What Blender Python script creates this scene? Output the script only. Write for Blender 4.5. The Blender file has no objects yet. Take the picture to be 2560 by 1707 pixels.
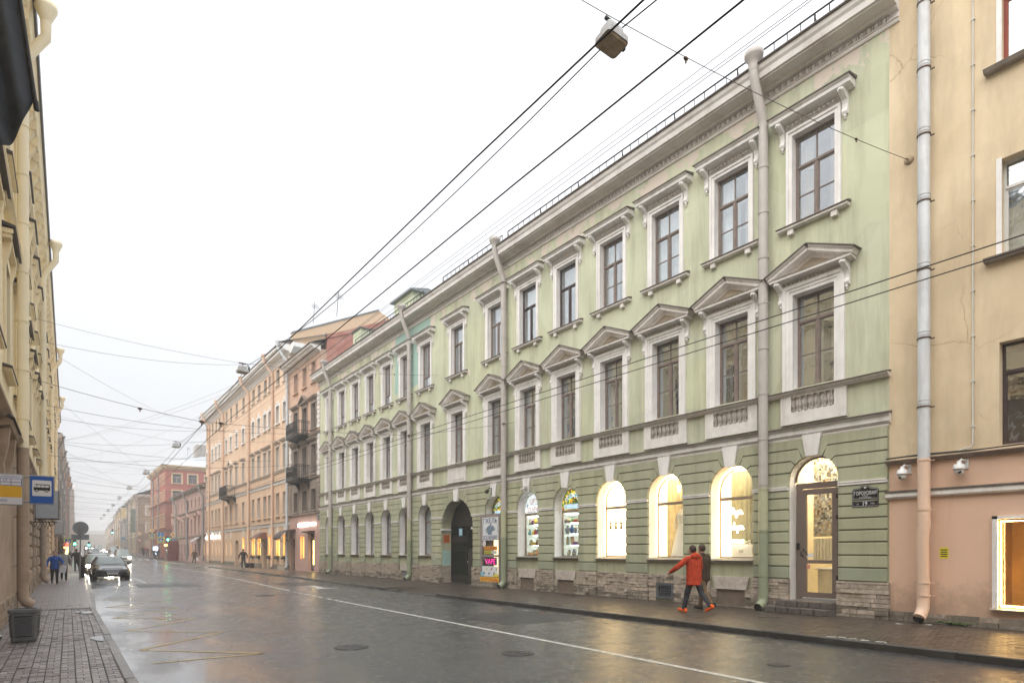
import bpy, bmesh, math, random
from mathutils import Vector, Matrix, noise as mnoise
R = math.radians
rnd = random.Random(11)
sc = bpy.context.scene
col = sc.collection

# ---------------------------------------------------------------- camera, sky, sun, exposure
F_PX, C_PX = 1520.0, 1133.0
cam_d = bpy.data.cameras.new('camera')
cam = bpy.data.objects.new('camera', cam_d); col.objects.link(cam)
cam_d.sensor_width = 36.0
cam_d.lens = F_PX / 2560 * 36.0
cam_d.shift_y = (1376 - 853.5) / 2560
cam_d.clip_start = 0.05; cam_d.clip_end = 3000
cam.location = (0, 0, 1.6)
cam.rotation_euler = (R(90), 0, -math.atan2(C_PX, F_PX))
sc.camera = cam

world = bpy.data.worlds.new('World'); sc.world = world; world.use_nodes = True
wn = world.node_tree.nodes; wl = world.node_tree.links
wn.clear()
w_out = wn.new('ShaderNodeOutputWorld'); w_bg = wn.new('ShaderNodeBackground')
w_sky = wn.new('ShaderNodeTexSky'); w_sky.sky_type = 'NISHITA'; w_sky.sun_disc = False
w_sky.sun_elevation = R(45); w_sky.sun_rotation = R(250)
w_sky.air_density = 1.0; w_sky.dust_density = 6.0
# overcast: the clear-sky colour is buried under an even cloud deck that brightens towards the zenith
w_tc = wn.new('ShaderNodeTexCoord'); w_sep = wn.new('ShaderNodeSeparateXYZ')
w_ramp = wn.new('ShaderNodeMapRange'); w_ramp.inputs[1].default_value = 0.0; w_ramp.inputs[2].default_value = 1.0
w_ramp.inputs[3].default_value = 3.5; w_ramp.inputs[4].default_value = 9.4
w_pow = wn.new('ShaderNodeMath'); w_pow.operation = 'POWER'; w_pow.use_clamp = True; w_pow.inputs[1].default_value = 1.5
w_mul = wn.new('ShaderNodeMix'); w_mul.data_type = 'RGBA'; w_mul.blend_type = 'MULTIPLY'; w_mul.inputs[0].default_value = 1.0
w_mul.inputs[6].default_value = (0.94, 0.965, 1.0, 1)
w_mix = wn.new('ShaderNodeMix'); w_mix.data_type = 'RGBA'; w_mix.inputs[0].default_value = 0.94
wl.new(w_tc.outputs['Generated'], w_sep.inputs[0]); wl.new(w_sep.outputs[2], w_pow.inputs[0]); wl.new(w_pow.outputs[0], w_ramp.inputs[0])
wl.new(w_ramp.outputs[0], w_mul.inputs[7])
wl.new(w_sky.outputs[0], w_mix.inputs[6]); wl.new(w_mul.outputs[2], w_mix.inputs[7])
wl.new(w_mix.outputs[2], w_bg.inputs[0]); w_bg.inputs[1].default_value = 0.12
wl.new(w_bg.outputs[0], w_out.inputs[0])

sun_d = bpy.data.lights.new('sun', 'SUN'); sun_d.energy = 1.5; sun_d.angle = R(75); sun_d.color = (1, 0.97, 0.92)
sun = bpy.data.objects.new('sun', sun_d); col.objects.link(sun)
sun.rotation_euler = (R(45), 0, R(-67))

sc.view_settings.view_transform = 'Standard'; sc.view_settings.look = 'None'
sc.view_settings.gamma = 1.0; sc.view_settings.use_curve_mapping = False
sc.view_settings.exposure = 1.08
sc.render.engine = 'CYCLES'
sc.cycles.use_denoising = True
try: sc.cycles.denoiser = 'OPENIMAGEDENOISE'
except Exception: pass
sc.cycles.max_bounces = 8; sc.cycles.diffuse_bounces = 4; sc.cycles.glossy_bounces = 4
sc.cycles.transparent_max_bounces = 16; sc.cycles.transmission_bounces = 4; sc.cycles.volume_bounces = 2
sc.cycles.sample_clamp_indirect = 6.0

# ---------------------------------------------------------------- materials
MATS = {}
def nodes_of(name):
    m = bpy.data.materials.new(name); m.use_nodes = True
    nt = m.node_tree; b = nt.nodes['Principled BSDF']
    return m, nt, nt.nodes, nt.links, b
def _noise(n, l, coord, scale, detail=5, rough=0.6, dim=None):
    t = n.new('ShaderNodeTexNoise'); t.inputs['Scale'].default_value = scale
    t.inputs['Detail'].default_value = detail; t.inputs['Roughness'].default_value = rough
    l.new(coord, t.inputs['Vector']); return t
def _range(n, l, src, a, b, c, d):
    r = n.new('ShaderNodeMapRange'); r.inputs[1].default_value = a; r.inputs[2].default_value = b
    r.inputs[3].default_value = c; r.inputs[4].default_value = d; l.new(src, r.inputs[0]); return r.outputs[0]
def _mix(n, l, fac, a, b, mode='MIX'):
    x = n.new('ShaderNodeMix'); x.data_type = 'RGBA'; x.blend_type = mode
    if isinstance(fac, (int, float)): x.inputs[0].default_value = fac
    else: l.new(fac, x.inputs[0])
    for i, v in ((6, a), (7, b)):
        if isinstance(v, tuple): x.inputs[i].default_value = (*v[:3], 1)
        else: l.new(v, x.inputs[i])
    return x.outputs[2]
def _math(n, l, op, a, b=None):
    x = n.new('ShaderNodeMath'); x.operation = op
    for i, v in ((0, a), (1, b)):
        if v is None: continue
        if isinstance(v, (int, float)): x.inputs[i].default_value = v
        else: l.new(v, x.inputs[i])
    return x.outputs[0]
def mat(name, c, rough=0.7, metal=0.0, var=0.12, scale=2.0, bump=0.0, bscale=60.0, spec=0.4,
        grime=None, gscale=0.8, gamt=0.0, obj_var=0.0, streak=False, splash=None):
    """generic painted / plastered / metal surface: colour with cloudy variation, optional grime and fine relief"""
    if name in MATS: return MATS[name]
    m, nt, n, l, b = nodes_of(name)
    geo = n.new('ShaderNodeNewGeometry'); pos = geo.outputs['Position']
    out = None
    if var > 0:
        t = _noise(n, l, pos, scale); f = _range(n, l, t.outputs[0], 0.3, 0.7, 0, 1)
        lo = tuple(v * (1 - var) for v in c); hi = tuple(min(1, v * (1 + var)) for v in c)
        out = _mix(n, l, f, lo, hi)
    if grime and gamt > 0:
        mp = n.new('ShaderNodeMapping'); l.new(pos, mp.inputs[0])
        if streak: mp.inputs['Scale'].default_value = (1, 1, 0.12)
        t2 = _noise(n, l, mp.outputs[0], gscale, 8, 0.7); f2 = _range(n, l, t2.outputs[0], 0.48, 0.75, 0, gamt)
        out = _mix(n, l, f2, out if out else tuple(c), grime)
    if splash:      # ragged tide mark of street dirt, higher in some places than in others
        sx = n.new('ShaderNodeSeparateXYZ'); l.new(pos, sx.inputs[0]); sn = _noise(n, l, pos, 2.3, 9, .72); sf = _noise(n, l, pos, 14, 5, .7)
        edge = _math(n, l, 'SUBTRACT', _math(n, l, 'ADD', _math(n, l, 'MULTIPLY', sn.outputs[0], 2.2), _math(n, l, 'MULTIPLY', sf.outputs[0], .5)), sx.outputs[2])
        out = _mix(n, l, _range(n, l, edge, .35, 1.05, 0, .55), out if out else tuple(c), splash)
    if obj_var > 0:
        oi = n.new('ShaderNodeObjectInfo'); hs = n.new('ShaderNodeHueSaturation')
        l.new(_range(n, l, oi.outputs['Random'], 0, 1, 1 - obj_var, 1 + obj_var), hs.inputs['Value'])
        if out: l.new(out, hs.inputs['Color'])
        else: hs.inputs['Color'].default_value = (*c, 1)
        out = hs.outputs[0]
    if out: l.new(out, b.inputs['Base Color'])
    else: b.inputs['Base Color'].default_value = (*c, 1)
    b.inputs['Roughness'].default_value = rough; b.inputs['Metallic'].default_value = metal
    b.inputs['Specular IOR Level'].default_value = spec
    if bump > 0:
        t3 = _noise(n, l, pos, bscale, 4); bp = n.new('ShaderNodeBump'); bp.inputs['Strength'].default_value = bump
        bp.inputs['Distance'].default_value = 0.02; l.new(t3.outputs[0], bp.inputs['Height']); l.new(bp.outputs[0], b.inputs['Normal'])
    MATS[name] = m; return m
def emit(name, c, s):
    if name in MATS: return MATS[name]
    m, nt, n, l, b = nodes_of(name)
    b.inputs['Base Color'].default_value = (*c, 1); b.inputs['Roughness'].default_value = 0.5
    b.inputs['Emission Color'].default_value = (*c, 1); b.inputs['Emission Strength'].default_value = s
    MATS[name] = m; return m
def glass(name, refl=0.12, tint=(0.85, 0.9, 0.88), rough=0.02, wav=0.0):
    if name in MATS: return MATS[name]
    m, nt, n, l, b = nodes_of(name); n.remove(b)
    tr = n.new('ShaderNodeBsdfTransparent'); tr.inputs[0].default_value = (*tint, 1)
    gl = n.new('ShaderNodeBsdfGlossy'); gl.inputs['Roughness'].default_value = rough; gl.inputs[0].default_value = (0.95, 0.97, 1, 1)
    fr = n.new('ShaderNodeLayerWeight'); fr.inputs[0].default_value = .5
    f = _math(n, l, 'ADD', _math(n, l, 'MULTIPLY', _math(n, l, 'POWER', fr.outputs['Facing'], 4.0), .9), refl)
    mx = n.new('ShaderNodeMixShader'); l.new(f, mx.inputs[0]); l.new(tr.outputs[0], mx.inputs[1]); l.new(gl.outputs[0], mx.inputs[2])
    if wav > 0:
        geo = n.new('ShaderNodeNewGeometry'); t = _noise(n, l, geo.outputs['Position'], 2.2, 2)
        bp = n.new('ShaderNodeBump'); bp.inputs['Strength'].default_value = wav; bp.inputs['Distance'].default_value = 0.05
        l.new(t.outputs[0], bp.inputs['Height']); l.new(bp.outputs[0], gl.inputs['Normal']); l.new(bp.outputs[0], fr.inputs['Normal'])
    l.new(mx.outputs[0], n['Material Output'].inputs[0]); MATS[name] = m; return m

# ---------------------------------------------------------------- mesh builder
class MB:
    def __init__(s): s.v = []; s.f = []; s.m = []; s.sm = []
    def add(s, vs, fs, m=0, smooth=False):
        o = len(s.v); s.v += [tuple(p) for p in vs]
        for f in fs: s.f.append(tuple(i + o for i in f)); s.m.append(m); s.sm.append(smooth)
        return s
    def box(s, x0, x1, y0, y1, z0, z1, m=0):
        return s.add([(x0,y0,z0),(x1,y0,z0),(x1,y1,z0),(x0,y1,z0),(x0,y0,z1),(x1,y0,z1),(x1,y1,z1),(x0,y1,z1)],
                     [(0,3,2,1),(4,5,6,7),(0,1,5,4),(1,2,6,5),(2,3,7,6),(3,0,4,7)], m)
    def bbox(s, x0, x1, y0, y1, z0, z1, c=0.01, m=0):
        """box whose front (-y) face is chamfered by c"""
        return s.add([(x0,y1,z0),(x1,y1,z0),(x1,y1,z1),(x0,y1,z1),(x0,y0+c,z0),(x1,y0+c,z0),(x1,y0+c,z1),(x0,y0+c,z1),
                      (x0+c,y0,z0+c),(x1-c,y0,z0+c),(x1-c,y0,z1-c),(x0+c,y0,z1-c)],
                     [(0,3,2,1),(0,1,5,4),(1,2,6,5),(2,3,7,6),(3,0,4,7),(4,5,9,8),(5,6,10,9),(6,7,11,10),(7,4,8,11),(8,9,10,11)], m)
    def prism(s, poly, y0, y1, m=0):
        """(x,z) polygon extruded from y0 (front) to y1"""
        n = len(poly); vs = [(x, y0, z) for x, z in poly] + [(x, y1, z) for x, z in poly]
        fs = [tuple(range(n)), tuple(reversed(range(n, 2*n)))] + [(i, i+n, (i+1) % n + n, (i+1) % n) for i in range(n)]
        return s.add(vs, fs, m)
    def sweep(s, prof, x0, x1, m=0):
        """(y,z) profile swept along x"""
        n = len(prof); vs = [(x0, y, z) for y, z in prof] + [(x1, y, z) for y, z in prof]
        fs = [tuple(reversed(range(n))), tuple(range(n, 2*n))] + [(i, (i+1) % n, (i+1) % n + n, i+n) for i in range(n)]
        return s.add(vs, fs, m)
    def tube(s, pts, r, n=8, m=0, smooth=True, ry=None):
        pts = [Vector(p) for p in pts]; k = len(pts); vs = []; fs = []
        rr = r if isinstance(r, (list, tuple)) else [r] * k
        up = None
        for i, p in enumerate(pts):
            t = (pts[min(i+1, k-1)] - pts[max(i-1, 0)]).normalized()
            if up is None:
                up = Vector((0, 0, 1)) if abs(t.z) < 0.9 else Vector((1, 0, 0))
            a = t.cross(up)
            if a.length < 1e-4: a = t.cross(Vector((0, 1, 0.1)))
            a.normalize(); b = a.cross(t).normalized(); up = b
            for j in range(n):
                th = 2 * math.pi * j / n
                vs.append(p + a * (math.cos(th) * rr[i]) + b * (math.sin(th) * rr[i]))
        for i in range(k-1):
            for j in range(n): fs.append((i*n+j, i*n+(j+1) % n, (i+1)*n+(j+1) % n, (i+1)*n+j))
        s.add(vs, fs, m, smooth)
        s.add(vs[:n], [tuple(reversed(range(n)))], m); s.add(vs[-n:], [tuple(range(n))], m)
        return s
    def lathe(s, prof, c=(0,0,0), n=10, m=0, smooth=True, sx=1, sy=1):
        vs = []; fs = []; k = len(prof)
        for r, z in prof:
            for j in range(n):
                th = 2*math.pi*j/n; vs.append((c[0]+r*sx*math.cos(th), c[1]+r*sy*math.sin(th), c[2]+z))
        for i in range(k-1):
            for j in range(n): fs.append((i*n+j, i*n+(j+1) % n, (i+1)*n+(j+1) % n, (i+1)*n+j))
        s.add(vs, fs, m, smooth)
        s.add(vs[:n], [tuple(reversed(range(n)))], m); s.add(vs[-n:], [tuple(range(n))], m)
        return s
    def ball(s, c, r, n=8, k=5, m=0, sx=1, sy=1, sz=1):
        prof = [(max(1e-3, r*math.sin(math.pi*i/k)), -r*sz*math.cos(math.pi*i/k)) for i in range(k+1)]
        return s.lathe(prof, c, n, m, True, sx, sy)
    def disc(s, c, r, y, n=20, m=0):
        """disc facing -y at depth y, centre (x,z)"""
        return s.add([(c[0]+r*math.cos(2*math.pi*j/n), y, c[1]+r*math.sin(2*math.pi*j/n)) for j in range(n)], [tuple(range(n))], m)
    def xf(s, M):
        s.v = [tuple(M @ Vector(p)) for p in s.v]; return s
    def mesh(s, name, mats):
        me = bpy.data.meshes.new(name); me.from_pydata(s.v, [], s.f)
        for q in (mats if isinstance(mats, (list, tuple)) else [mats]): me.materials.append(q)
        me.polygons.foreach_set('material_index', s.m); me.polygons.foreach_set('use_smooth', s.sm)
        me.update(); return me
    def build(s, name, mats, parent=None, loc=(0,0,0), rz=0.0, **kw):
        return link(name, s.mesh(name, mats), parent, loc, rz, **kw)
def link(name, me, parent=None, loc=(0,0,0), rz=0.0, scale=None, label=None, cat=None, group=None, kind=None, rot=None):
    o = bpy.data.objects.new(name, me); col.objects.link(o)
    if parent: o.parent = parent
    o.location = loc; o.rotation_euler = rot if rot else (0, 0, rz)
    if scale: o.scale = scale
    tag(o, label, cat, group, kind); return o
def tag(o, label=None, cat=None, group=None, kind=None):
    if label: o['label'] = label
    if cat: o['category'] = cat
    if group: o['group'] = group
    if kind: o['kind'] = kind
    return o
def thing(name, label, cat, loc=(0,0,0), rz=0.0, group=None):
    return link(name, None, None, loc, rz, label=label, cat=cat, group=group)
def dup(o, parent=None, mats=None):
    c = o.copy(); col.objects.link(c)
    if parent: c.parent = parent
    for ch in list(o.children): dup(ch, c)
    return c
UNIT = {}
def unit(m, cham=False):
    k = (m.name, cham)
    if k not in UNIT:
        b = MB()
        if cham: b.bbox(-.5, .5, -.5, .5, -.5, .5, 0.06)
        else: b.box(-.5, .5, -.5, .5, -.5, .5)
        UNIT[k] = b.mesh('piece', m)
    return UNIT[k]
def pieces(parent, name, boxes, key, limit=300, cham=False):
    """boxes: (x0,x1,y0,y1,z0,z1,material[,tilt]); the nearest are parts of their own, the rest one stuff part"""
    boxes = sorted(boxes, key=key); rest = {}
    for i, q in enumerate(boxes):
        x0, x1, y0, y1, z0, z1, m = q[:7]
        if i < limit:
            link(name, unit(m, cham), parent, ((x0+x1)/2, (y0+y1)/2, (z0+z1)/2), rot=q[7] if len(q) > 7 else None,
                 scale=(x1-x0, y1-y0, z1-z0))
        else: rest.setdefault(m.name, (m, []))[1].append(q)
    if rest:
        mb = MB(); ms = []
        for m, qs in rest.values():
            ms.append(m)
            for q in qs: mb.box(*q[:6], len(ms)-1)
        mb.build(name + '_courses', ms, parent, kind='stuff')
# ---- lettering, turned to mesh in one go at the end
TEXTS = []
def text(body, w, h, m, parent, loc, rot=(R(90), 0, 0), name='lettering', ext=0.002, shear=0.0, arc=None):
    """lettering w wide and h high, centred on loc, standing in the parent's x-z plane and facing -y"""
    cu = bpy.data.curves.new(name, 'FONT'); cu.body = body; cu.align_x = 'CENTER'; cu.extrude = 0.0
    cu.shear = shear; cu.resolution_u = 3
    o = bpy.data.objects.new(name, cu); col.objects.link(o)
    TEXTS.append((o, w, h, m, parent, loc, rot, name, ext, arc))
def finish_texts():
    bpy.context.view_layer.update(); dg = bpy.context.evaluated_depsgraph_get()
    for o, w, h, m, parent, loc, rot, name, ext, arc in TEXTS:
        me = bpy.data.meshes.new_from_object(o.evaluated_get(dg)); cu = o.data
        bpy.data.objects.remove(o)
        if not me.vertices: continue
        xs = [v.co.x for v in me.vertices]; ys = [v.co.y for v in me.vertices]
        cx, cy = (min(xs)+max(xs))/2, (min(ys)+max(ys))/2; sx = w/(max(xs)-min(xs)); sy = h/(max(ys)-min(ys))
        for v in me.vertices:
            x, y = (v.co.x-cx)*sx, (v.co.y-cy)*sy
            if arc:
                th = x/arc; rr = arc+y; x, y = rr*math.sin(th), rr*math.cos(th)-arc
            v.co = (x, y, 0)
        bm = bmesh.new(); bm.from_mesh(me)
        ex = bmesh.ops.extrude_face_region(bm, geom=bm.faces[:])
        for v in ex['geom']:
            if isinstance(v, bmesh.types.BMVert): v.co.z += ext
        bm.to_mesh(me); bm.free()
        me.materials.clear(); me.materials.append(m)
        link(name, me, parent, loc, rot=rot)
# ---- walls with openings (front at y, reveals going in)
def arch_pts(cx, hw, zs, n=12, r=None):
    r = r or hw
    return [(cx - hw*math.cos(math.pi*i/n), zs + r*math.sin(math.pi*i/n)) for i in range(n+1)]
def wall_band(mb, xL, xR, z0, z1, ops, y=0.0, m=0, mrev=1):
    """ops: dict(cx,hw,zb,zt,arch,depth,rev) ; arch: zt is the spring line"""
    ops = sorted(ops, key=lambda o: o['cx']); x = xL
    q = lambda a, b, c, d, mm=m: mb.add([(a,y,c),(b,y,c),(b,y,d),(a,y,d)], [(0,1,2,3)], mm) if b-a > 1e-4 and d-c > 1e-4 else None
    for o in ops:
        a, b = o['cx']-o['hw'], o['cx']+o['hw']; q(x, a, z0, z1); x = b
        zb, zt, d, rv = o['zb'], o['zt'], o.get('depth', .3), o.get('rev', mrev)
        q(a, b, z0, zb)
        mb.add([(a,y,zb),(b,y,zb),(b,y+d,zb),(a,y+d,zb)], [(0,1,2,3)], rv)
        mb.add([(a,y,zb),(a,y+d,zb),(a,y+d,zt),(a,y,zt)], [(0,1,2,3)], rv)
        mb.add([(b,y,zb),(b,y,zt),(b,y+d,zt),(b,y+d,zb)], [(0,1,2,3)], rv)
        if o.get('arch'):
            p = arch_pts(o['cx'], o['hw'], zt, 14, o.get('r'))
            for i in range(len(p)-1):
                (xa, za), (xb, zc) = p[i], p[i+1]
                mb.add([(xa,y,za),(xb,y,zc),(xb,y,z1),(xa,y,z1)], [(0,1,2,3)], m)
                mb.add([(xa,y,za),(xa,y+d,za),(xb,y+d,zc),(xb,y,zc)], [(0,1,2,3)], rv, True)
        else:
            q(a, b, zt, z1)
            mb.add([(a,y,zt),(a,y+d,zt),(b,y+d,zt),(b,y,zt)], [(0,1,2,3)], rv)
    q(x, xR, z0, z1)
# ================================================================ GROUND, ROAD, PAVEMENTS
def interp(tab, a):
    if a <= tab[0][0]: return tab[0][1]
    for (a0, x0), (a1, x1) in zip(tab, tab[1:]):
        if a <= a1: return x0 + (x1-x0)*(a-a0)/(a1-a0)
    return tab[-1][1]
def bend(A): return 0.0
def zg(A): return 0.02*max(0.0, min(A, 195)-110)
KLT = [(-40,.72),(0,.76),(8,.78),(20,.82),(26.5,1.02),(36,1.2),(46,1.43),(100,2.4),(160,3.5),(215,4.5),(400,9),(600,14)]
KRT = [(-40,11.3),(20,11.35),(30,11.5),(40,11.9),(70,12.3),(100,12.6),(220,13),(315,16.5),(600,28)]
WLT = [(-40,-1.6),(21,-.95),(86,-.26),(127,.7),(163,1.6),(215,2.4),(400,6.5),(600,11)]
WRT = [(-40,15.45),(220,15.45),(315,19),(600,30)]
def KL(A): return interp(KLT, A) + bend(A)
def KR(A): return interp(KRT, A) + bend(A)
def WL(A): return interp(WLT, A)          # left building line
def WR(A): return interp(WRT, A)
ROAD_Z = -0.12
def stations(a0, a1, step):
    n = max(1, int(round((a1-a0)/step))); return [a0+(a1-a0)*i/n for i in range(n+1)]
def strip(mb, A, fl, fr, z, m=0):
    vs = []
    for a in A: vs += [(fl(a), a, z(a)), (fr(a), a, z(a))]
    mb.add(vs, [(2*i, 2*i+1, 2*i+3, 2*i+2) for i in range(len(A)-1)], m)

def wet(name, c, lo, hi, puddle, pud_r, pscale, stretch, fine, bstr, spec=0.5, var=0.25, gutter=False, soft=.09, coat=False):
    m, nt, n, l, b = nodes_of(name)
    geo = n.new('ShaderNodeNewGeometry'); pos = geo.outputs['Position']
    mp = n.new('ShaderNodeMapping'); mp.inputs['Scale'].default_value = stretch; l.new(pos, mp.inputs[0])
    big = _noise(n, l, mp.outputs[0], pscale, 4, 0.55)
    bigv = big.outputs[0]
    if gutter:      # water gathers along the left kerb
        sx = n.new('ShaderNodeSeparateXYZ'); l.new(pos, sx.inputs[0])
        bigv = _math(n, l, 'ADD', bigv, _range(n, l, sx.outputs[0], 1.0, 5.5, .30, -.05))
    pud = _range(n, l, bigv, puddle, puddle+soft, 0, 1)
    grain = _noise(n, l, pos, fine, 3, 0.7); mid = _noise(n, l, pos, 1.3, 6, 0.65)
    colr = _mix(n, l, _range(n, l, mid.outputs[0], .3, .7, 0, 1), tuple(v*(1-var) for v in c), tuple(v*(1+var) for v in c))
    colr = _mix(n, l, _range(n, l, grain.outputs[0], .35, .7, 0, .55), colr, tuple(v*2.4 for v in c))
    colr = _mix(n, l, pud, colr, tuple(v*0.55 for v in c))
    l.new(colr, b.inputs['Base Color'])
    r0 = _range(n, l, mid.outputs[0], .3, .7, lo, hi)
    rr = n.new('ShaderNodeMix'); l.new(pud, rr.inputs[0]); l.new(r0, rr.inputs[2]); rr.inputs[3].default_value = pud_r
    l.new(rr.outputs[0], b.inputs['Roughness'])
    b.inputs['Specular IOR Level'].default_value = spec
    bp = n.new('ShaderNodeBump'); bp.inputs['Distance'].default_value = 0.012
    l.new(_range(n, l, pud, 0, 1, bstr, 0.02), bp.inputs['Strength']); l.new(grain.outputs[0], bp.inputs['Height']); l.new(bp.outputs[0], b.inputs['Normal'])
    if coat:        # film of rain water over the stones, smooth where it stands
        gr = _noise(n, l, pos, 30, 4, .75); lo_ = _noise(n, l, pos, 2.2, 3, .6); cb = n.new('ShaderNodeBump'); cb.inputs['Distance'].default_value = .012
        l.new(_range(n, l, pud, 0, 1, .36, .015), cb.inputs['Strength']); l.new(_math(n, l, 'ADD', gr.outputs[0], _math(n, l, 'MULTIPLY', lo_.outputs[0], 1.2)), cb.inputs['Height']); l.new(cb.outputs[0], b.inputs['Coat Normal'])
        l.new(_range(n, l, pud, 0, 1, .65, 1.0), b.inputs['Coat Weight']); b.inputs['Coat IOR'].default_value = 1.4
        cr = n.new('ShaderNodeMix'); l.new(pud, cr.inputs[0]); l.new(_range(n, l, lo_.outputs[0], .35, .65, .15, .32), cr.inputs[2]); cr.inputs[3].default_value = .11; l.new(cr.outputs[0], b.inputs['Coat Roughness'])
    MATS[name] = m; return m
M_asphalt = wet('wet_asphalt', (0.025,0.027,0.031), .38, .52, .60, .20, .8, (0.9,0.3,1), 48, .6, spec=.6, gutter=True, soft=.22, coat=True)
M_pave_l = wet('wet_paver_left', (0.185,0.165,0.162), .26, .5, .62, .06, 1.1, (1,.4,1), 60, .35, spec=.45)
M_pave_l2 = wet('wet_paver_left_dark', (0.13,0.113,0.112), .26, .5, .64, .08, 1.1, (1,.4,1), 60, .35, spec=.45)
M_pave_l3 = wet('wet_paver_left_pale', (0.25,0.228,0.225), .26, .5, .64, .08, 1.1, (1,.4,1), 60, .35, spec=.45)
M_joint = mat('wet_joint_grit', (0.026,0.020,0.017), .55, var=.3, scale=20)
M_pave_r = wet('wet_paver_right', (0.060,0.047,0.038), .27, .45, .64, .12, .8, (1,.5,1), 60, .35)
M_pave_r2 = wet('wet_paver_right_dark', (0.043,0.034,0.028), .27, .45, .66, .12, .8, (1,.5,1), 60, .35)
M_pave_far = wet('wet_pavement_far', (0.085,0.072,0.064), .28, .45, .62, .1, .9, (1,.4,1), 40, .3)
def bond(name):
    m = wet(name, (.17,.15,.147), .28, .46, .62, .1, .9, (1,.4,1), 40, .3); nt = m.node_tree; n, l = nt.nodes, nt.links; b = n['Principled BSDF']
    geo = n.new('ShaderNodeNewGeometry'); sp = n.new('ShaderNodeSeparateXYZ'); l.new(geo.outputs['Position'], sp.inputs[0])
    u = _math(n, l, 'SUBTRACT', sp.outputs[0], _math(n, l, 'MULTIPLY', sp.outputs[1], .0095))
    f = _math(n, l, 'FRACT', _math(n, l, 'DIVIDE', _math(n, l, 'ADD', u, 40), .162)); g1 = _math(n, l, 'LESS_THAN', f, .10)
    fy = _math(n, l, 'FRACT', _math(n, l, 'DIVIDE', sp.outputs[1], .324)); dash = _math(n, l, 'MULTIPLY', _math(n, l, 'LESS_THAN', _math(n, l, 'ABSOLUTE', _math(n, l, 'SUBTRACT', f, .55)), .04), _math(n, l, 'LESS_THAN', fy, .5))
    jn = _math(n, l, 'MAXIMUM', g1, dash); src = b.inputs['Base Color'].links[0].from_socket
    l.new(_mix(n, l, _math(n, l, 'MULTIPLY', jn, .8), src, (.03,.024,.02)), b.inputs['Base Color']); return m
M_bond = bond('wet_woven_pavers_far')
M_kerb_l = mat('granite_kerb_pale', (0.24,0.23,0.225), .4, var=.2, scale=9, bump=.25, bscale=90, obj_var=.14, grime=(.09,.085,.08), gamt=.7, gscale=3)
M_kerb_r = mat('granite_kerb_dark', (0.060,0.055,0.050), .32, var=.3, scale=8, bump=.25, bscale=90, obj_var=.2, grime=(.02,.018,.016), gamt=.8, gscale=2)
M_soil = mat('earth_base', (0.08,0.075,0.07), .9)

g = MB(); g.add([(-700,-300,-1.0),(900,-300,-1.0),(900,1100,-1.0),(-700,1100,-1.0)], [(0,1,2,3)])
g.build('ground', M_soil, kind='structure')
mb = MB(); strip(mb, stations(-40,100,5)+stations(110,600,7)[0:], lambda a: KL(a)-.0, KR, lambda a: ROAD_Z+zg(a))
mb.build('road', M_asphalt, kind='structure')
# pavement slabs (bed + far surface)
lp = thing('pavement', None, None); tag(lp, kind='structure')
mb = MB()
strip(mb, stations(-40,20.8,3), lambda a: WL(a)-1.5, lambda a: KL(a)-.11, lambda a: -.026, 0)
strip(mb, stations(20.8,100,4)+stations(110,600,8), lambda a: WL(a)-3, lambda a: KL(a)-.11, lambda a: zg(a), 1 if 1 else 0)
mb.build('paver_bed', [M_joint, M_bond], lp)
rp = thing('pavement', None, None); tag(rp, kind='structure')
def drop(a): return max(0.0, min(1.0, (a-19.4)/1.2, (24.6-a)/1.2))*0.085     # lowered kerb in front of the gateway
mb = MB()
Ar = stations(-14,46,.75)
for (f0, f1, k0, k1) in ((lambda a: KR(a)+.15, lambda a: 12.6, 1, .45), (lambda a: 12.6, lambda a: 16.0, .45, 0)):
    vs = []
    for a in Ar: vs += [(f0(a), a, -.010-drop(a)*k0), (f1(a), a, -.010-drop(a)*k1)]
    mb.add(vs, [(2*i,2*i+1,2*i+3,2*i+2) for i in range(len(Ar)-1)], 0)
strip(mb, stations(46,100,6)+stations(106,116,5), lambda a: KR(a)+.15, lambda a: 16+bend(a), lambda a: zg(a), 1)
strip(mb, stations(127,600,8), lambda a: KR(a)+.15, lambda a: WR(a)+3, lambda a: zg(a), 1)
mb.build('paver_bed', [M_pave_r2, M_pave_far], rp)
# left pavers: courses across the walk, two bricks between the long joints
def left_pavers():
    """woven bond: two bricks along the walk, then two across it, in columns parted by long dark joints"""
    out = []; r = random.Random(3); W = .162
    for c in range(-11, 13):
        a = 4.7+.05*(c % 3); k = 0
        while a < 21:
            xa = c*W + .0095*(a-8) + .003*math.sin(a*1.1+c)
            cells = ((0,W/2,0,W),(W/2,W,0,W)) if k % 2 == 0 else ((0,W,0,W/2),(0,W,W/2,W))
            dip = -.006-.010*max(0, math.sin(a*.7+c*.35)) if r.random() < .9 else -.016
            for (u0,u1,v0,v1) in cells:
                x0, x1 = xa+u0+(.0075 if u0 == 0 else .004), xa+u1-(.0075 if u1 == W else .004)
                if x1 > KL(a)-.115: x1 = KL(a)-.118
                if x1-x0 < .03 or x0 < WL(a)-.2: continue
                t = (r.uniform(-.014,.014), r.uniform(-.014,.014), r.uniform(-.015,.015)); zt = dip+r.uniform(-.003,.003)
                out.append((x0, x1, a+v0+.004, a+v1-.004, zt-.05, zt, r.choice((M_pave_l, M_pave_l, M_pave_l2, M_pave_l3)), t))
            a += W; k += 1
    return out
pieces(lp, 'paver', left_pavers(), key=lambda q: math.hypot(q[0], q[2]), limit=300)
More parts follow.
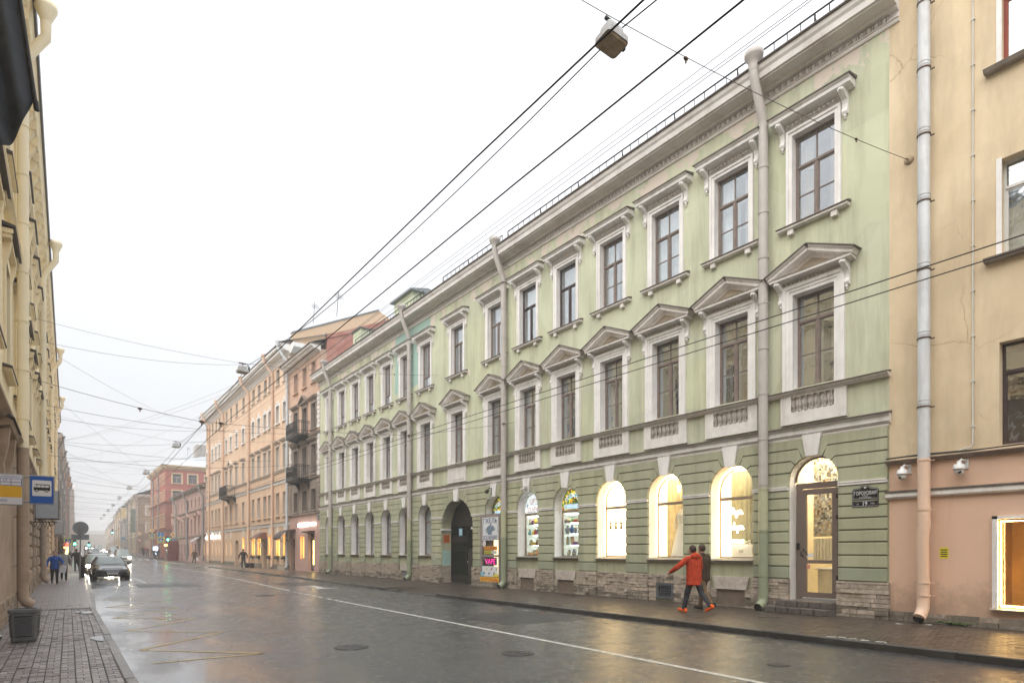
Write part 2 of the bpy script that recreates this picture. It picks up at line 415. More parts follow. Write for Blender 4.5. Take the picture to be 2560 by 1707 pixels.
def right_pavers():
    out = []; r = random.Random(4); a = 1.2
    while a < 34:
        x = KR(a)+.16; k = 0
        while x < 15.32:
            zz = -drop(a+.05)*max(0, min(1, (12.6-x)/1.2*.55+.45)) if x < 12.6 else -drop(a+.05)*.45*max(0, (15.45-x)/2.85)
            zz += r.uniform(-.003,.002)
            y0 = a + (.05 if k % 2 else 0)
            out.append((x+.003, min(x+.197, 15.34), y0+.003, y0+.097, zz-.03, zz, M_pave_r if r.random() < .6 else M_pave_r2))
            x += .2; k += 1
        a += .1
    return out
pieces(rp, 'paver', right_pavers(), key=lambda q: math.hypot(q[0]-11.4, q[2]-4), limit=180)
# kerbs
def kerb(fx, width, side, a0, a1, step, m, low):
    k = thing('kerb', None, None); tag(k, kind='structure')
    r = random.Random(5); a = a0
    while a < a1:
        s = step*(1 if a < 45 else 4); b = a+s
        xa, xb = fx(a), fx(b); ang = math.atan2(xb-xa, s); zt = .004 + zg(a+s/2) - low(a+s/2) + r.uniform(-.006,.004)
        mb = MB(); w = width; L = math.hypot(xb-xa, s)-.008
        c = .015
        prof = [(-w/2,-.3),(w/2,-.3),(w/2,0-c),(w/2-c,0),(-w/2+c,0),(-w/2,-c)]
        vs = [(x,0,z) for x, z in prof]+[(x,L,z) for x, z in prof]; n = 6
        mb.add(vs, [tuple(range(n)), tuple(reversed(range(n,2*n)))]+[(i,i+n,(i+1)%n+n,(i+1)%n) for i in range(n)])
        mb.build('kerb_stone', m, k, (xa+side*w/2+r.uniform(-.006,.006), a, zt), rz=-ang)
        a = b
kerb(lambda a: KL(a), .13, -1, -1, 220, 1.0, M_kerb_l, lambda a: 0)
kerb(lambda a: KR(a), .16, 1, -2, 112, 1.1, M_kerb_r, drop)
kerb(lambda a: KR(a), .16, 1, 128, 260, 1.1, M_kerb_r, lambda a: 0)

PUD = ([(.43,13.6),(.60,13.9),(.66,13.7),(.64,13.0),(.52,13.1)], [(.33,19.6),(.84,19.6),(.80,19.0),(.5,18.9)])
# painted marks
M_white = mat('worn_white_paint', (0.62,0.62,0.58), .45, var=.3, scale=7, grime=(.10,.10,.10), gscale=14, gamt=.9)
M_yellow = mat('worn_yellow_paint', (0.52,0.38,0.13), .40, var=.3, scale=7, grime=(.08,.075,.07), gscale=9, gamt=.85)
def mark(name, polys, m):
    mb = MB()
    for p in polys: mb.add([(x, y, ROAD_Z+.004+zg(y)) for x, y in p], [tuple(range(len(p)))])
    return mb.build(name, m, kind='structure')
LNT = [(-10,7.05),(3,7.29),(8,7.45),(14,7.57),(20.7,7.70),(25.4,7.87),(36,8.5),(56,9.3),(78,9.45),(100,9.6)]
LN = lambda a: interp(LNT, a)+bend(a)
ln = [[(LN(a)-.055,a),(LN(a)+.055,a),(LN(b)+.055,b),(LN(b)-.055,b)] for a, b in zip(stations(-6,20.7,2), stations(-6,20.7,2)[1:])]
ln += [[(LN(a)-.06,a),(LN(a)+.06,a),(LN(a+.55)+.06,a+.55),(LN(a+.55)-.06,a+.55)] for a in (20.98,21.97,22.8,23.7,24.6,25.5)]
ln += [[(LN(a)-.06,a),(LN(a)+.06,a),(LN(b)+.06,b),(LN(b)-.06,b)] for a, b in zip(stations(26.4,112,4), stations(26.4,112,4)[1:])]
ln += [[(LN(a)-.06,a),(LN(a)+.06,a),(LN(a+3)+.06,a+3),(LN(a+3)-.06,a+3)] for a in range(136,230,7)]
mark('lane_line', ln, M_white)
zz = [(1.15,10.73),(2.75,10.68),(1.13,12.3),(2.79,13.96),(1.17,15.4),(2.82,17.2),(1.1,18.5),(2.9,20.6),(1.15,22.2),(2.85,23.9),(1.2,25.6),(2.8,27.2)]
def seg(p, q, w):
    d = Vector((q[0]-p[0], q[1]-p[1])).normalized(); nx, ny = -d.y*w/2, d.x*w/2
    return [(p[0]-nx,p[1]-ny),(q[0]-nx,q[1]-ny),(q[0]+nx,q[1]+ny),(p[0]+nx,p[1]+ny)]
mark('bus_stop_zigzag', [seg(p, q, .08) for p, q in zip(zz, zz[1:])], M_yellow)
mark('lane_arrow', [[(10.34,27.0),(9.3,27.3),(9.62,28.15)], [(9.62,28.15),(9.78,30.0),(10.1,29.8),(9.92,28.0)]], M_white)
cw = []
for i in range(10):
    x0 = KL(120)+.6+i*1.05
    cw.append([(x0,118),(x0+.5,118),(x0+.65,122),(x0+.15,122)])
mark('zebra_crossing', cw, M_white)
mark('edge_line', [seg((5.1,74),(4.4,58),.1), seg((3.7,46),(3.75,38),.12), seg((2.0,41),(3.7,40.4),.12)], M_white)
# graffiti scrawl on the kerb and a fallen leaf
mb = MB()
for p in ([(0,0),(.12,.02),(.1,.08)],[(.2,0),(.2,.09),(.3,.05)],[(.36,.0),(.42,.09),(.48,.0)],[(.55,.09),(.55,0),(.65,.04)],[(.75,.02),(.85,.07),(.92,.02)]):
    mb.tube([(11.40+u[1]*1.4, 5.55-u[0]*1.1, .013) for u in p], .010, 5)
mb.build('painted_scrawl', M_white, kind='structure')
# repairs in the asphalt, seams and puddles
M_patch = wet('asphalt_repair', (0.021,0.022,0.025), .38, .50, .62, .12, .8, (0.9,0.3,1), 48, .6, spec=.6, soft=.2)
M_seam = mat('tar_seam', (.010,.010,.011), .3, var=.2)
mark('asphalt_patch', [[(8.3,11.4),(10.9,11.1),(11.0,13.6),(8.4,13.9)], [(3.0,33),(5.6,32.6),(5.7,36),(3.1,36.5)], [(8.9,30.5),(11.2,30.1),(11.3,33.4),(9.0,33.7)]], M_patch)
rs = random.Random(41); sm = []
for x0, a0, a1 in ((9.4,12,40),):
    p = (x0, a0)
    while p[1] < a1:
        q = (x0+rs.uniform(-.05,.05)+interp(LNT,p[1])-7.5, p[1]+rs.uniform(.9,2.2)); 
        if rs.random() < .55: sm.append(seg(p, q, .013))
        p = q
for a in (6.6, 13.2, 24.5, 37.0): 
    p = (KL(a)+.3, a)
    while p[0] < 11:
        q = (p[0]+rs.uniform(.4,.9), p[1]+rs.uniform(-.12,.12)); sm.append(seg(p, q, .010)); p = q
mark('tar_seam', sm, M_seam).location.z = .004
M_water = mat('still_water', (.03,.03,.032), .03, var=0, spec=.6)
def puddle(pts, z):
    c = Vector((sum(p[0] for p in pts)/len(pts), sum(p[1] for p in pts)/len(pts))); out = []
    for (p, q) in zip(pts, pts[1:]+pts[:1]):
        for k in range(5):
            u = Vector(p).lerp(Vector(q), k/5); w = 1+.28*mnoise.noise((u.x*5, u.y*3, 1.7)); out.append(c+(u-c)*w)
    mb = MB(); mb.add([(v.x, v.y, z) for v in out], [tuple(range(len(out)))]); mb.build('puddle', M_water, kind='structure')
for pts in PUD: puddle(pts, .0045)
# manhole covers
M_iron = mat('cast_iron_wet', (0.060,0.057,0.055), .42, metal=.4, var=.3, scale=12, bump=.2, bscale=40)
def manhole(x, y, z, r, lab):
    mb = MB()
    mb.lathe([(r,.0),(r,.006),(r*.93,.010)], (0,0,0), 32)
    o = mb.build('manhole_cover', M_iron, None, (x,y,z), label=lab, cat='manhole cover', group='manhole covers in the street')
    mb = MB()
    for k in range(1, 5):
        rr = r*.2*k
        mb.lathe([(rr,.009),(rr-.012,.016),(rr-.026,.016),(rr-.034,.009)], (0,0,0), 28)
    mb.build('raised_ring', M_iron, o)
manhole(4.18,10.40,ROAD_Z+.001,.30,'iron manhole cover in the near lane left of the solid white line')
manhole(6.17,8.11,ROAD_Z+.001,.27,'iron manhole cover nearest to the solid white centre line')
manhole(6.34,24.36,ROAD_Z+.001,.34,'iron manhole cover beside the short broken dashes of the line')
manhole(8.71,4.96,ROAD_Z+.001,.16,'small round iron cover in the lane next to the right kerb')
manhole(13.79,8.1,.004,.26,'round iron cover in the pavement by the glass shop door step')
M_leaf = mat('orange_leaf', (0.6,0.16,0.03), .6, var=.2)
for i, (x, y, lab) in enumerate(((10.65,12.9,'orange fallen leaf on the asphalt near the right kerb'),)):
    mb = MB(); mb.add([(0,-.06,0),(.035,-.02,.008),(.03,.03,.012),(0,.06,.004),(-.03,.03,.012),(-.035,-.02,.008)], [(0,1,2,3,4,5)])
    o = mb.build('fallen_leaf', M_leaf, None, (x,y,ROAD_Z+.004), .6, label=lab, cat='leaf')
    mb = MB(); mb.tube([(0,-.06,.002),(.01,-.1,.004)],.003,5); mb.build('leaf_stalk', M_leaf, o)
# ================================================================ GREEN HOUSE (the long facade on the right)
A0 = 6.08; FX = 15.45; RZ = R(-90)
def RF(A, z, dy=0.0): return (FX+dy, A, z)
def lx(A): return A0 - A
def green_wall(name, base, upper):
    m, nt, n, l, b = nodes_of(name)
    geo = n.new('ShaderNodeNewGeometry'); pos = geo.outputs['Position']
    sep = n.new('ShaderNodeSeparateXYZ'); l.new(pos, sep.inputs[0])
    t = _noise(n, l, pos, .40, 7, .65); c = _mix(n, l, _range(n, l, t.outputs[0], .3, .7, 0, 1), tuple(v*.86 for v in base), tuple(v*1.08 for v in base))
    vo = n.new('ShaderNodeTexVoronoi'); vo.inputs['Scale'].default_value = .42; l.new(pos, vo.inputs['Vector']); hs = n.new('ShaderNodeHueSaturation'); sv = n.new('ShaderNodeSeparateColor'); l.new(vo.outputs['Color'], sv.inputs[0])
    l.new(_range(n, l, sv.outputs[0], 0, 1, .94, 1.05), hs.inputs['Value']); l.new(_range(n, l, sv.outputs[1], 0, 1, .88, 1.06), hs.inputs['Saturation']); l.new(c, hs.inputs['Color']); c = hs.outputs[0]
    mp = n.new('ShaderNodeMapping'); mp.inputs['Scale'].default_value = (1, 1, .10); l.new(pos, mp.inputs[0])
    st = _noise(n, l, mp.outputs[0], 2.6, 8, .7)
    c = _mix(n, l, _range(n, l, st.outputs[0], .46, .74, 0, .5 if upper else .6), c, (.20,.19,.125))
    sp = _noise(n, l, pos, 9, 8, .75); c = _mix(n, l, _range(n, l, sp.outputs[0], .60, .78, 0, .35), c, (.24,.23,.17))
    if upper:
        pe = _noise(n, l, pos, 1.25, 10, .68)
        zup = _range(n, l, sep.outputs[2], 12.75, 13.5, 0, .17)
        pk = _math(n, l, 'ADD', pe.outputs[0], zup)
        c = _mix(n, l, _range(n, l, pk, .672, .684, 0, 1), c, (.66,.58,.50))
        # teal patch of newer paint round the third downpipe
        te = _noise(n, l, pos, 1.5, 4, .5); jit = _math(n, l, 'MULTIPLY', te.outputs[0], .5)
        ya = _math(n, l, 'GREATER_THAN', _math(n, l, 'ADD', sep.outputs[1], jit), 28.0)
        yb = _math(n, l, 'LESS_THAN', _math(n, l, 'ADD', sep.outputs[1], jit), 32.2)
        za = _math(n, l, 'GREATER_THAN', _math(n, l, 'ADD', sep.outputs[2], jit), 10.75)
        k = _math(n, l, 'MULTIPLY', _math(n, l, 'MULTIPLY', ya, yb), za)
        c = _mix(n, l, _math(n, l, 'MULTIPLY', k, .85), c, (.30,.47,.43))
    l.new(c, b.inputs['Base Color']); b.inputs['Roughness'].default_value = .85; b.inputs['Specular IOR Level'].default_value = .2
    bp = n.new('ShaderNodeBump'); bp.inputs['Strength'].default_value = .18; bp.inputs['Distance'].default_value = .015
    l.new(sp.outputs[0], bp.inputs['Height']); l.new(bp.outputs[0], b.inputs['Normal']); MATS[name] = m; return m
M_gup = green_wall('green_plaster_upper', (.555,.578,.415), True)
M_glo = green_wall('green_plaster_lower', (.425,.435,.295), False)
M_glo2 = green_wall('green_plaster_dado', (.33,.36,.26), False)
M_trim = mat('white_trim_plaster', (.79,.775,.755), .8, var=.07, scale=3, grime=(.42,.37,.33), gscale=2.6, gamt=.55, streak=True, bump=.08)
M_trimd = mat('dirty_trim_plaster', (.74,.705,.67), .8, var=.12, scale=3, grime=(.34,.29,.25), gscale=2.0, gamt=.5, streak=True, bump=.12)
M_corn = mat('cornice_plaster', (.74,.71,.685), .8, var=.10, scale=1.2, grime=(.40,.31,.26), gscale=1.6, gamt=.6, bump=.1)
M_flash = mat('brown_sheet_metal', (.115,.095,.083), .5, var=.25, scale=4)
M_fr = mat('brown_window_frame', (.20,.155,.135), .55, var=.2, scale=6, obj_var=.12)
M_frd = mat('dark_brown_frame', (.055,.035,.035), .45, var=.2, scale=6)
M_frw = mat('white_inner_frame', (.62,.62,.60), .6, var=.08)
M_glass = glass('window_glass', .25, tint=(.95,.97,.96), wav=.08)
M_glass2 = glass('shop_glass', .03, tint=(.97,.98,.97))
M_room = mat('dim_room_wall', (.16,.125,.095), .9, var=.2, scale=1.5)
M_room2 = mat('amber_glow_room_wall', (.62,.36,.13), .9, var=.2, scale=1.5)  # amber glow inside the rooms is put into this wall colour
M_room3 = mat('grey_room_wall', (.22,.23,.23), .9, var=.2, scale=1.5)
M_cur = mat('white_net_curtain', (.74,.76,.78), .9, var=.14, scale=5, obj_var=.25)
M_curb = mat('beige_blind', (.50,.40,.30), .9, var=.08, scale=3, obj_var=.1)
M_stone = mat('limestone_rough', (.45,.38,.31), .75, var=.30, scale=9, bump=1.0, bscale=26, grime=(.13,.10,.08), gscale=5, gamt=.85, obj_var=.14)
M_stone2 = mat('limestone_smooth', (.52,.46,.41), .7, var=.2, scale=10, bump=.3, bscale=50, grime=(.15,.12,.10), gscale=4, gamt=.7)
M_stoned = mat('limestone_damp', (.23,.195,.155), .6, var=.35, scale=7, bump=.6, bscale=30, grime=(.05,.055,.04), gscale=4, gamt=.8, obj_var=.18)
M_mort = mat('old_mortar', (.16,.135,.115), .9, var=.3, scale=12)
M_pipe = mat('beige_grey_pipe', (.47,.435,.405), .5, var=.08, scale=3, grime=(.28,.22,.19), gscale=2, gamt=.35, streak=True)
M_pipeg = mat('pale_green_pipe', (.44,.44,.29), .5, var=.08, scale=3, grime=(.2,.17,.1), gscale=3, gamt=.4)
M_pipeg2 = mat('sage_green_pipe', (.29,.325,.215), .5, var=.1, scale=3, grime=(.12,.1,.07), gscale=3, gamt=.5)
M_black = mat('black_iron', (.018,.017,.017), .45, metal=.3, var=.2, scale=6)
M_dark = mat('dark_void', (.012,.012,.012), .9, var=0)
M_boardd = mat('brown_board_panel', (.17,.13,.10), .7, var=.2, scale=5, grime=(.05,.04,.03), gamt=.6)

gb = thing('green_building', 'long pale green three storey house with white window surrounds and rusticated ground floor', 'building', RF(A0, 0), RZ)
W = 38.3
BR = [7.85+2.355*k for k in range(7)]; BG = 25.15; BL = [28.32+2.355*k for k in range(7)]
ALL = BR+[BG]+BL
# ---- wall
wm = MB()
ops = []
for i, a in enumerate(BR+BL):
    door = i in (0, 6)
    ops.append(dict(cx=lx(a), hw=.63 if i == 0 else .69, zb=(.30 if i == 0 else .23) if door else 1.37, zt=3.40 if i == 0 else 3.36, arch=True, depth=.34, rev=2))
ops.append(dict(cx=lx(BG), hw=1.43, zb=0.0, zt=2.66, arch=True, depth=.56, rev=1))
wall_band(wm, -W, 0, 0, 4.57, ops, 0, 1)
wall_band(wm, -W, 0, 4.57, 9.0, [dict(cx=lx(a), hw=.53, zb=5.84, zt=8.28, depth=.26, rev=2) for a in ALL], 0, 0)
wall_band(wm, -W, 0, 9.0, 14.05, [dict(cx=lx(a), hw=.545, zb=10.12, zt=12.46, depth=.20, rev=2) for a in ALL], 0, 0)
wm.box(-W, 0, 12, 12.3, 0, 15, 0)
wm.box(-W-.0, -W+.3, .02, 12, 0, 14.4, 0); wm.box(-.3, 0, .02, 12, 0, 14.4, 0)
wm.build('wall', [M_gup, M_glo, M_trim], gb)
# dado between plinth and first joint is painted a darker green
# ---- rusticated blocks on every pier
Z = [0.88, 1.19, 1.49, 1.81, 2.10, 2.39, 2.68, 2.98]
J = .034; YB = -.06
def side_pts(cx, sgn, r, spring, gate):
    """joint directions round an arch: list of (z of the horizontal joint, arch point, bend point)"""
    out = []
    for zj, th in (((3.64, 22), (3.94, 44), (4.24, 66)) if not gate else ((3.64, 40), (3.94, 52), (4.24, 63))):
        c, s = math.cos(R(th)), math.sin(R(th)); p = (cx+sgn*r*c, spring+r*s)
        q = max(0, (zj-p[1])/s); out.append((zj, p, (p[0]+sgn*q*c, zj)))
    return out
def arch_seg(cx, sgn, r, spring, t0, t1, n=5):
    return [(cx+sgn*r*math.cos(R(t0+(t1-t0)*i/n)), spring+r*math.sin(R(t0+(t1-t0)*i/n))) for i in range(n+1)]
def arch_of(a):
    if a == BG: return lx(a), 1.44, 2.66, True
    return lx(a), (.64 if a == BR[0] else .70), (3.40 if a == BR[0] else 3.36), False
seq = sorted(ALL, reverse=True)                      # left (far) to right
edges = [None]+seq+[None]
nblk = 0
for i in range(len(edges)-1):
    L_, R_ = edges[i], edges[i+1]
    xa = lx(L_)+arch_of(L_)[1] if L_ else -W+.02
    xb = lx(R_)-arch_of(R_)[1] if R_ else -.02
    la = arch_of(L_) if L_ else None; ra = arch_of(R_) if R_ else None
    for k in range(len(Z)):
        z0 = Z[k]+J/2 if k else Z[0]; z1 = (Z[k+1]-J/2 if k+1 < len(Z) else 3.175)
        mb = MB(); a_, b_ = xa, xb
        if la and la[3] and z1 > 2.66: a_ = la[0]+math.sqrt(max(.01, 1.44**2-(z0-2.66)**2)) if z0 > 2.66 else xa
        if ra and ra[3] and z1 > 2.66: b_ = ra[0]-math.sqrt(max(.01, 1.44**2-(z0-2.66)**2)) if z0 > 2.66 else xb
        mb.bbox(a_, b_, YB, 0.01, z0, z1, .010)
        mb.build('rustic_block', M_glo2 if k == 0 else M_glo, gb)
    # impost band
    a_, b_ = xa, xb
    if la and la[3]: a_ = la[0]+math.sqrt(1.44**2-(3.19-2.66)**2)
    if ra and ra[3]: b_ = ra[0]-math.sqrt(1.44**2-(3.19-2.66)**2)
    mb = MB(); mb.box(a_, b_, -.085, 0.01, 3.195, 3.285); mb.box(a_, b_, -.10, 0.01, 3.255, 3.282); mb.build('impost_band', M_trim, gb)
    # four courses that turn into voussoirs
    def side(par, sgn):
        if not par: return None
        return side_pts(par[0], sgn, par[1], par[2], par[3])
    ls, rs = side(la, 1), side(ra, -1)
    zs = [3.285, 3.64, 3.94, 4.24, 4.485]
    kx = .19
    for k in range(4):
        lo, hi = zs[k], zs[k+1]; poly = []
        g = J/2
        # left flank, from bottom to top
        if la:
            cx, r, sp, ga = la
            if k == 0: t0 = math.degrees(math.asin((lo-sp)/r))
            else: t0 = math.degrees(math.atan2(ls[k-1][1][1]-sp, abs(ls[k-1][1][0]-cx)))
            if k < 3: t1 = math.degrees(math.atan2(ls[k][1][1]-sp, abs(ls[k][1][0]-cx)))
            else: t1 = 76 if not ga else 70
            dt = math.degrees(g/r)
            if k > 0: poly.append((ls[k-1][2][0]+g*.5, lo+g))
            poly += arch_seg(cx, 1, r, sp, t0+(dt if k else 0), t1-(dt if k < 3 else 0))
            if k < 3: poly.append((ls[k][2][0]-g*.3, hi-g))
            else: poly.append((cx+(.245 if not ga else (hi-sp)/math.tan(R(70))+.01), hi))
            pl = poly
        else: pl = [(xa, lo+(g if k else 0)), (xa, hi-(g if k < 3 else 0))]
        if ra:
            cx, r, sp, ga = ra; pr = []
            if k == 0: t0 = math.degrees(math.asin((lo-sp)/r))
            else: t0 = math.degrees(math.atan2(rs[k-1][1][1]-sp, abs(rs[k-1][1][0]-cx)))
            if k < 3: t1 = math.degrees(math.atan2(rs[k][1][1]-sp, abs(rs[k][1][0]-cx)))
            else: t1 = 76 if not ga else 70
            dt = math.degrees(g/r)
            if k > 0: pr.append((rs[k-1][2][0]-g*.5, lo+g))
            pr += arch_seg(cx, -1, r, sp, t0+(dt if k else 0), t1-(dt if k < 3 else 0))
            if k < 3: pr.append((rs[k][2][0]+g*.3, hi-g))
            else: pr.append((cx-(.245 if not ga else (hi-sp)/math.tan(R(70))+.01), hi))
        else: pr = [(xb, lo+(g if k else 0)), (xb, hi-(g if k < 3 else 0))]
        mb = MB(); mb.prism(pl+list(reversed(pr)), YB, 0.01); mb.build('rustic_block', M_glo, gb)
# gate: radial voussoirs between the last blocks and the keystone
for sgn in (-1, 1):
    for t0, t1 in ((70.6, 76.5), (77.1, 82.5)):
        cx, r, sp = lx(BG), 1.44, 2.66; p = arch_seg(cx, sgn, r, sp, t0, t1, 3)
        top = [(cx+sgn*(4.485-sp)/math.tan(R(t)), 4.485) for t in (t1, t0)]
        mb = MB(); mb.prism(p+top, YB, .01); mb.build('rustic_block', M_glo, gb)
for a in ALL:
    cx = lx(a); ga = a == BG
    zb = 4.02 if a == BR[0] else 3.985
    mb = MB(); mb.prism([(cx-(.15 if not ga else .17), zb+.0), (cx+(.15 if not ga else .17), zb+.0), (cx+.245, 4.56), (cx-.245, 4.56)], -.115, .01)
    mb.build('keystone', M_trim, gb)
# ---- string course, sill course, panels and balusters
mb = MB()
mb.sweep([(.01,4.57),(-.06,4.57),(-.075,4.60),(-.10,4.61),(-.10,4.74),(-.15,4.78),(.01,4.80)], -W, .04); mb.build('string_course', M_trim, gb)
mb = MB(); mb.sweep([(.01,4.80),(-.19,4.785),(-.19,4.81),(.01,4.86)], -W, .06); mb.build('course_flashing', M_flash, gb)
mb = MB(); mb.sweep([(.01,4.485),(-.03,4.485),(-.045,4.52),(-.03,4.568),(.01,4.568)], -W, 0); mb.build('lower_fillet', M_corn, gb)
mb = MB(); mb.sweep([(.01,5.64),(-.09,5.64),(-.13,5.68),(-.17,5.70),(-.17,5.745),(.01,5.75)], -W, .03); mb.build('sill_course', M_trimd, gb)
mb = MB(); mb.sweep([(.01,5.752),(-.20,5.735),(-.20,5.757),(.01,5.80)], -W, .04); mb.build('course_flashing', M_flash, gb)
bal = MB(); bal.lathe([(.040,0),(.040,.03),(.025,.04),(.055,.10),(.060,.15),(.045,.22),(.022,.29),(.028,.315),(.042,.33),(.042,.37)], (0,0,0), 10)
bal_me = bal.mesh('baluster', mat('weathered_baluster', (.36,.32,.28), .8, var=.3, scale=12, grime=(.10,.085,.07), gscale=7, gamt=.9, bump=.2))
pan = MB()
for b in ((-.84,.84,-.075,.01,4.90,5.215),(-.84,-.55,-.075,.01,5.215,5.638),(.55,.84,-.075,.01,5.215,5.638),(-.55,.55,-.075,.01,5.60,5.638)): pan.box(*b)
pan.box(-.55,.55,-.012,.008,5.215,5.60)
pan_me = pan.mesh('balustrade_panel', M_trimd)
pan2 = MB(); pan2.box(-.84,.84,-.06,.01,4.90,5.638); pan2.box(-.6,.6,-.075,-.06,5.02,5.55)
pan2_me = pan2.mesh('plain_panel', M_trimd)
M_bal = bal_me.materials[0]
for a in ALL:
    if a == BG: link('plain_panel', pan2_me, gb, (lx(a),0,0)); continue
    p = link('balustrade_panel', pan_me, gb, (lx(a),0,0))
    for k in range(7): link('baluster', bal_me, p, (-.48+.16*k, -.055, 5.222))
# ---- windows
def win_bars(w, h, tr, style, t=.045, d=.06):
    mb = MB(); panes = []
    mb.box(-w/2, -w/2+t, 0, d, 0, h); mb.box(w/2-t, w/2, 0, d, 0, h); mb.box(-w/2+t, w/2-t, 0, d, 0, t); mb.box(-w/2+t, w/2-t, 0, d, h-t, h)
    zt = tr*h; x0, x1 = -w/2+t, w/2-t
    mb.box(x0, x1, -.02, d, zt-.03, zt+.03)
    lowz0, lowz1 = (t, zt-.035) if tr > .5 else (zt+.035, h-t)
    upz0, upz1 = (zt+.035, h-t) if tr > .5 else (t, zt-.035)
    mb.box(-.034, .034, -.012, d, lowz0, lowz1)
    for s in (-1, 1):
        a, b = (x0, -.034) if s < 0 else (.034, x1)
        mb.box(a, a+.03, .005, d-.01, lowz0, lowz1); mb.box(b-.03, b, .005, d-.01, lowz0, lowz1)
        mb.box(a+.03, b-.03, .005, d-.01, lowz0, lowz0+.03); mb.box(a+.03, b-.03, .005, d-.01, lowz1-.03, lowz1)
        if style == 'six':
            zm = lowz0+(lowz1-lowz0)*.5; mb.box(a+.03, b-.03, .01, d-.02, zm-.014, zm+.014)
            panes += [(a+.03, b-.03, lowz0+.03, zm-.014), (a+.03, b-.03, zm+.014, lowz1-.03)]
        else: panes.append((a+.03, b-.03, lowz0+.03, lowz1-.03))
    if style == 'six':
        mb.box(-.016, .016, .008, d-.01, upz0, upz1); panes += [(x0, -.016, upz0, upz1), (.016, x1, upz0, upz1)]
    else: panes.append((x0, x1, upz0, upz1))
    return mb, panes
WM = {}
U_glass = unit(M_glass)
def curtain_me(w, h, m, seed):
    r = random.Random(seed); mb = MB(); n = 26; vs = []
    for i in range(n+1):
        x = -w/2+w*i/n; y = .025*math.sin(i*1.5+seed)+.012*math.sin(i*3.1)
        vs += [(x, y, 0), (x, y*.6, h)]
    mb.add(vs, [(2*i, 2*i+2, 2*i+3, 2*i+1) for i in range(n)], 0, True)
    return mb.mesh('curtain', m)
CURS = {}
def window(parent, cx, zb, w, h, depth, tr, style, frame_m, room_m, inner, cur, seed, glass_m=None):
    key = (w, h, tr, style, frame_m.name)
    if key not in WM:
        mb, panes = win_bars(w, h, tr, style); WM[key] = (mb.mesh('window_frame', frame_m), panes)
    me, panes = WM[key]
    o = link('window', me, parent, (cx, depth, zb))
    ug = unit(glass_m) if glass_m else U_glass
    for (a, b, c, d) in panes: link('pane', ug, o, ((a+b)/2, .03, (c+d)/2), scale=(b-a, .006, d-c))
    k2 = ('in', w, h, tr)
    if inner:
        if k2 not in WM:
            q = MB(); t = .07
            q.box(-w/2, -w/2+t, 0, .05, 0, h); q.box(w/2-t, w/2, 0, .05, 0, h); q.box(-w/2+t, w/2-t, 0, .05, tr*h-.04, tr*h+.04)
            q.box(-.05, .05, 0, .05, 0, tr*h-.04); q.box(-w/2+t, -.05, 0, .05, 0, .06); q.box(.05, w/2-t, 0, .05, 0, .06)
            for sx in (-1, 1): q.box(min(sx*.05, sx*(w/2-t)), max(sx*.05, sx*(w/2-t)), .01, .04, tr*h*.5-.015, tr*h*.5+.015)
            WM[k2] = q.mesh('inner_frame', M_frw)
        link('inner_frame', WM[k2], o, (0, .17, 0))
    rk = ('room', w, h, room_m.name)
    if rk not in WM:
        q = MB(); X = w/2+.25; z0, z1, y0, y1 = -.10, h+.15, .075, 1.5
        q.add([(-X,y0,z0),(X,y0,z0),(X,y1,z0),(-X,y1,z0),(-X,y0,z1),(X,y0,z1),(X,y1,z1),(-X,y1,z1)],
              [(0,1,2,3),(4,7,6,5),(1,5,6,2),(0,3,7,4),(3,2,6,7)])
        WM[rk] = q.mesh('room', room_m)
    link('room', WM[rk], o)
    if cur:
        kind, frac, m = cur
        ck = (w, h, kind, frac, m.name, seed % 3)
        if ck not in CURS: CURS[ck] = curtain_me(w*frac, h*.97, m, seed % 3)
        if kind == 'full': link('curtain', CURS[ck], o, (0, .225, .02))
        else:
            link('curtain', CURS[ck], o, (-w/2+w*frac/2, .29, .02)); link('curtain', CURS[ck], o, (w/2-w*frac/2, .29, .02))
    return o
rr = random.Random(8)
mid_room = {0: M_room, 1: M_room2, 7: M_room2}
for i, a in enumerate(ALL):
    r_m = mid_room.get(i, M_room3 if i % 3 else M_room)
    cur = [('sides', .26, M_cur), ('sides', .22, M_curb), None, ('sides', .34, M_cur), ('sides', .2, M_cur), ('full', 1.0, M_cur), ('sides', .42, M_cur)][i % 7]
    if i == 0: cur = ('sides', .3, M_curb)
    if i == 12: cur = ('full', 1.0, M_cur)
    if i == 7: cur = ('sides', .25, M_curb)
    window(gb, lx(a), 5.84, 1.06, 2.44, .22, .72, 'six', M_fr, r_m, i < 8, cur, i)
    six = i in (0, 1, 2, 3)
    fm = M_frd if i in (4, 5) else M_fr
    cu = [('sides', .3, M_curb), ('sides', .36, M_cur), ('full', 1.0, M_cur), ('sides', .44, M_cur), ('full', 1.0, M_cur), ('full', 1.0, M_cur), ('sides', .4, M_cur), ('full', 1.0, M_cur), ('sides', .3, M_cur), ('full', 1.0, M_cur), ('full', 1.0, M_cur), ('full', 1.0, M_cur), ('full', 1.0, M_curb), ('full', 1.0, M_curb), ('full', 1.0, M_cur)][i]
    window(gb, lx(a), 10.12, 1.09, 2.34, .16, .655 if i < 8 else .27, 'six' if six else 'three', fm, M_room2 if i == 0 else M_room3, i in (1, 2, 3), cu, i+3)
# open vent sash in the nearest top window, warm room seen behind
mb = MB(); mb.box(0,.36,0,.03,0,.03); mb.box(0,.36,0,.03,.6,.63); mb.box(0,.03,0,.03,.03,.6); mb.box(.33,.36,0,.03,.03,.6)
mb.build('vent_sash', M_fr, gb, (lx(BR[0])-.46, .24, 10.98), R(38))
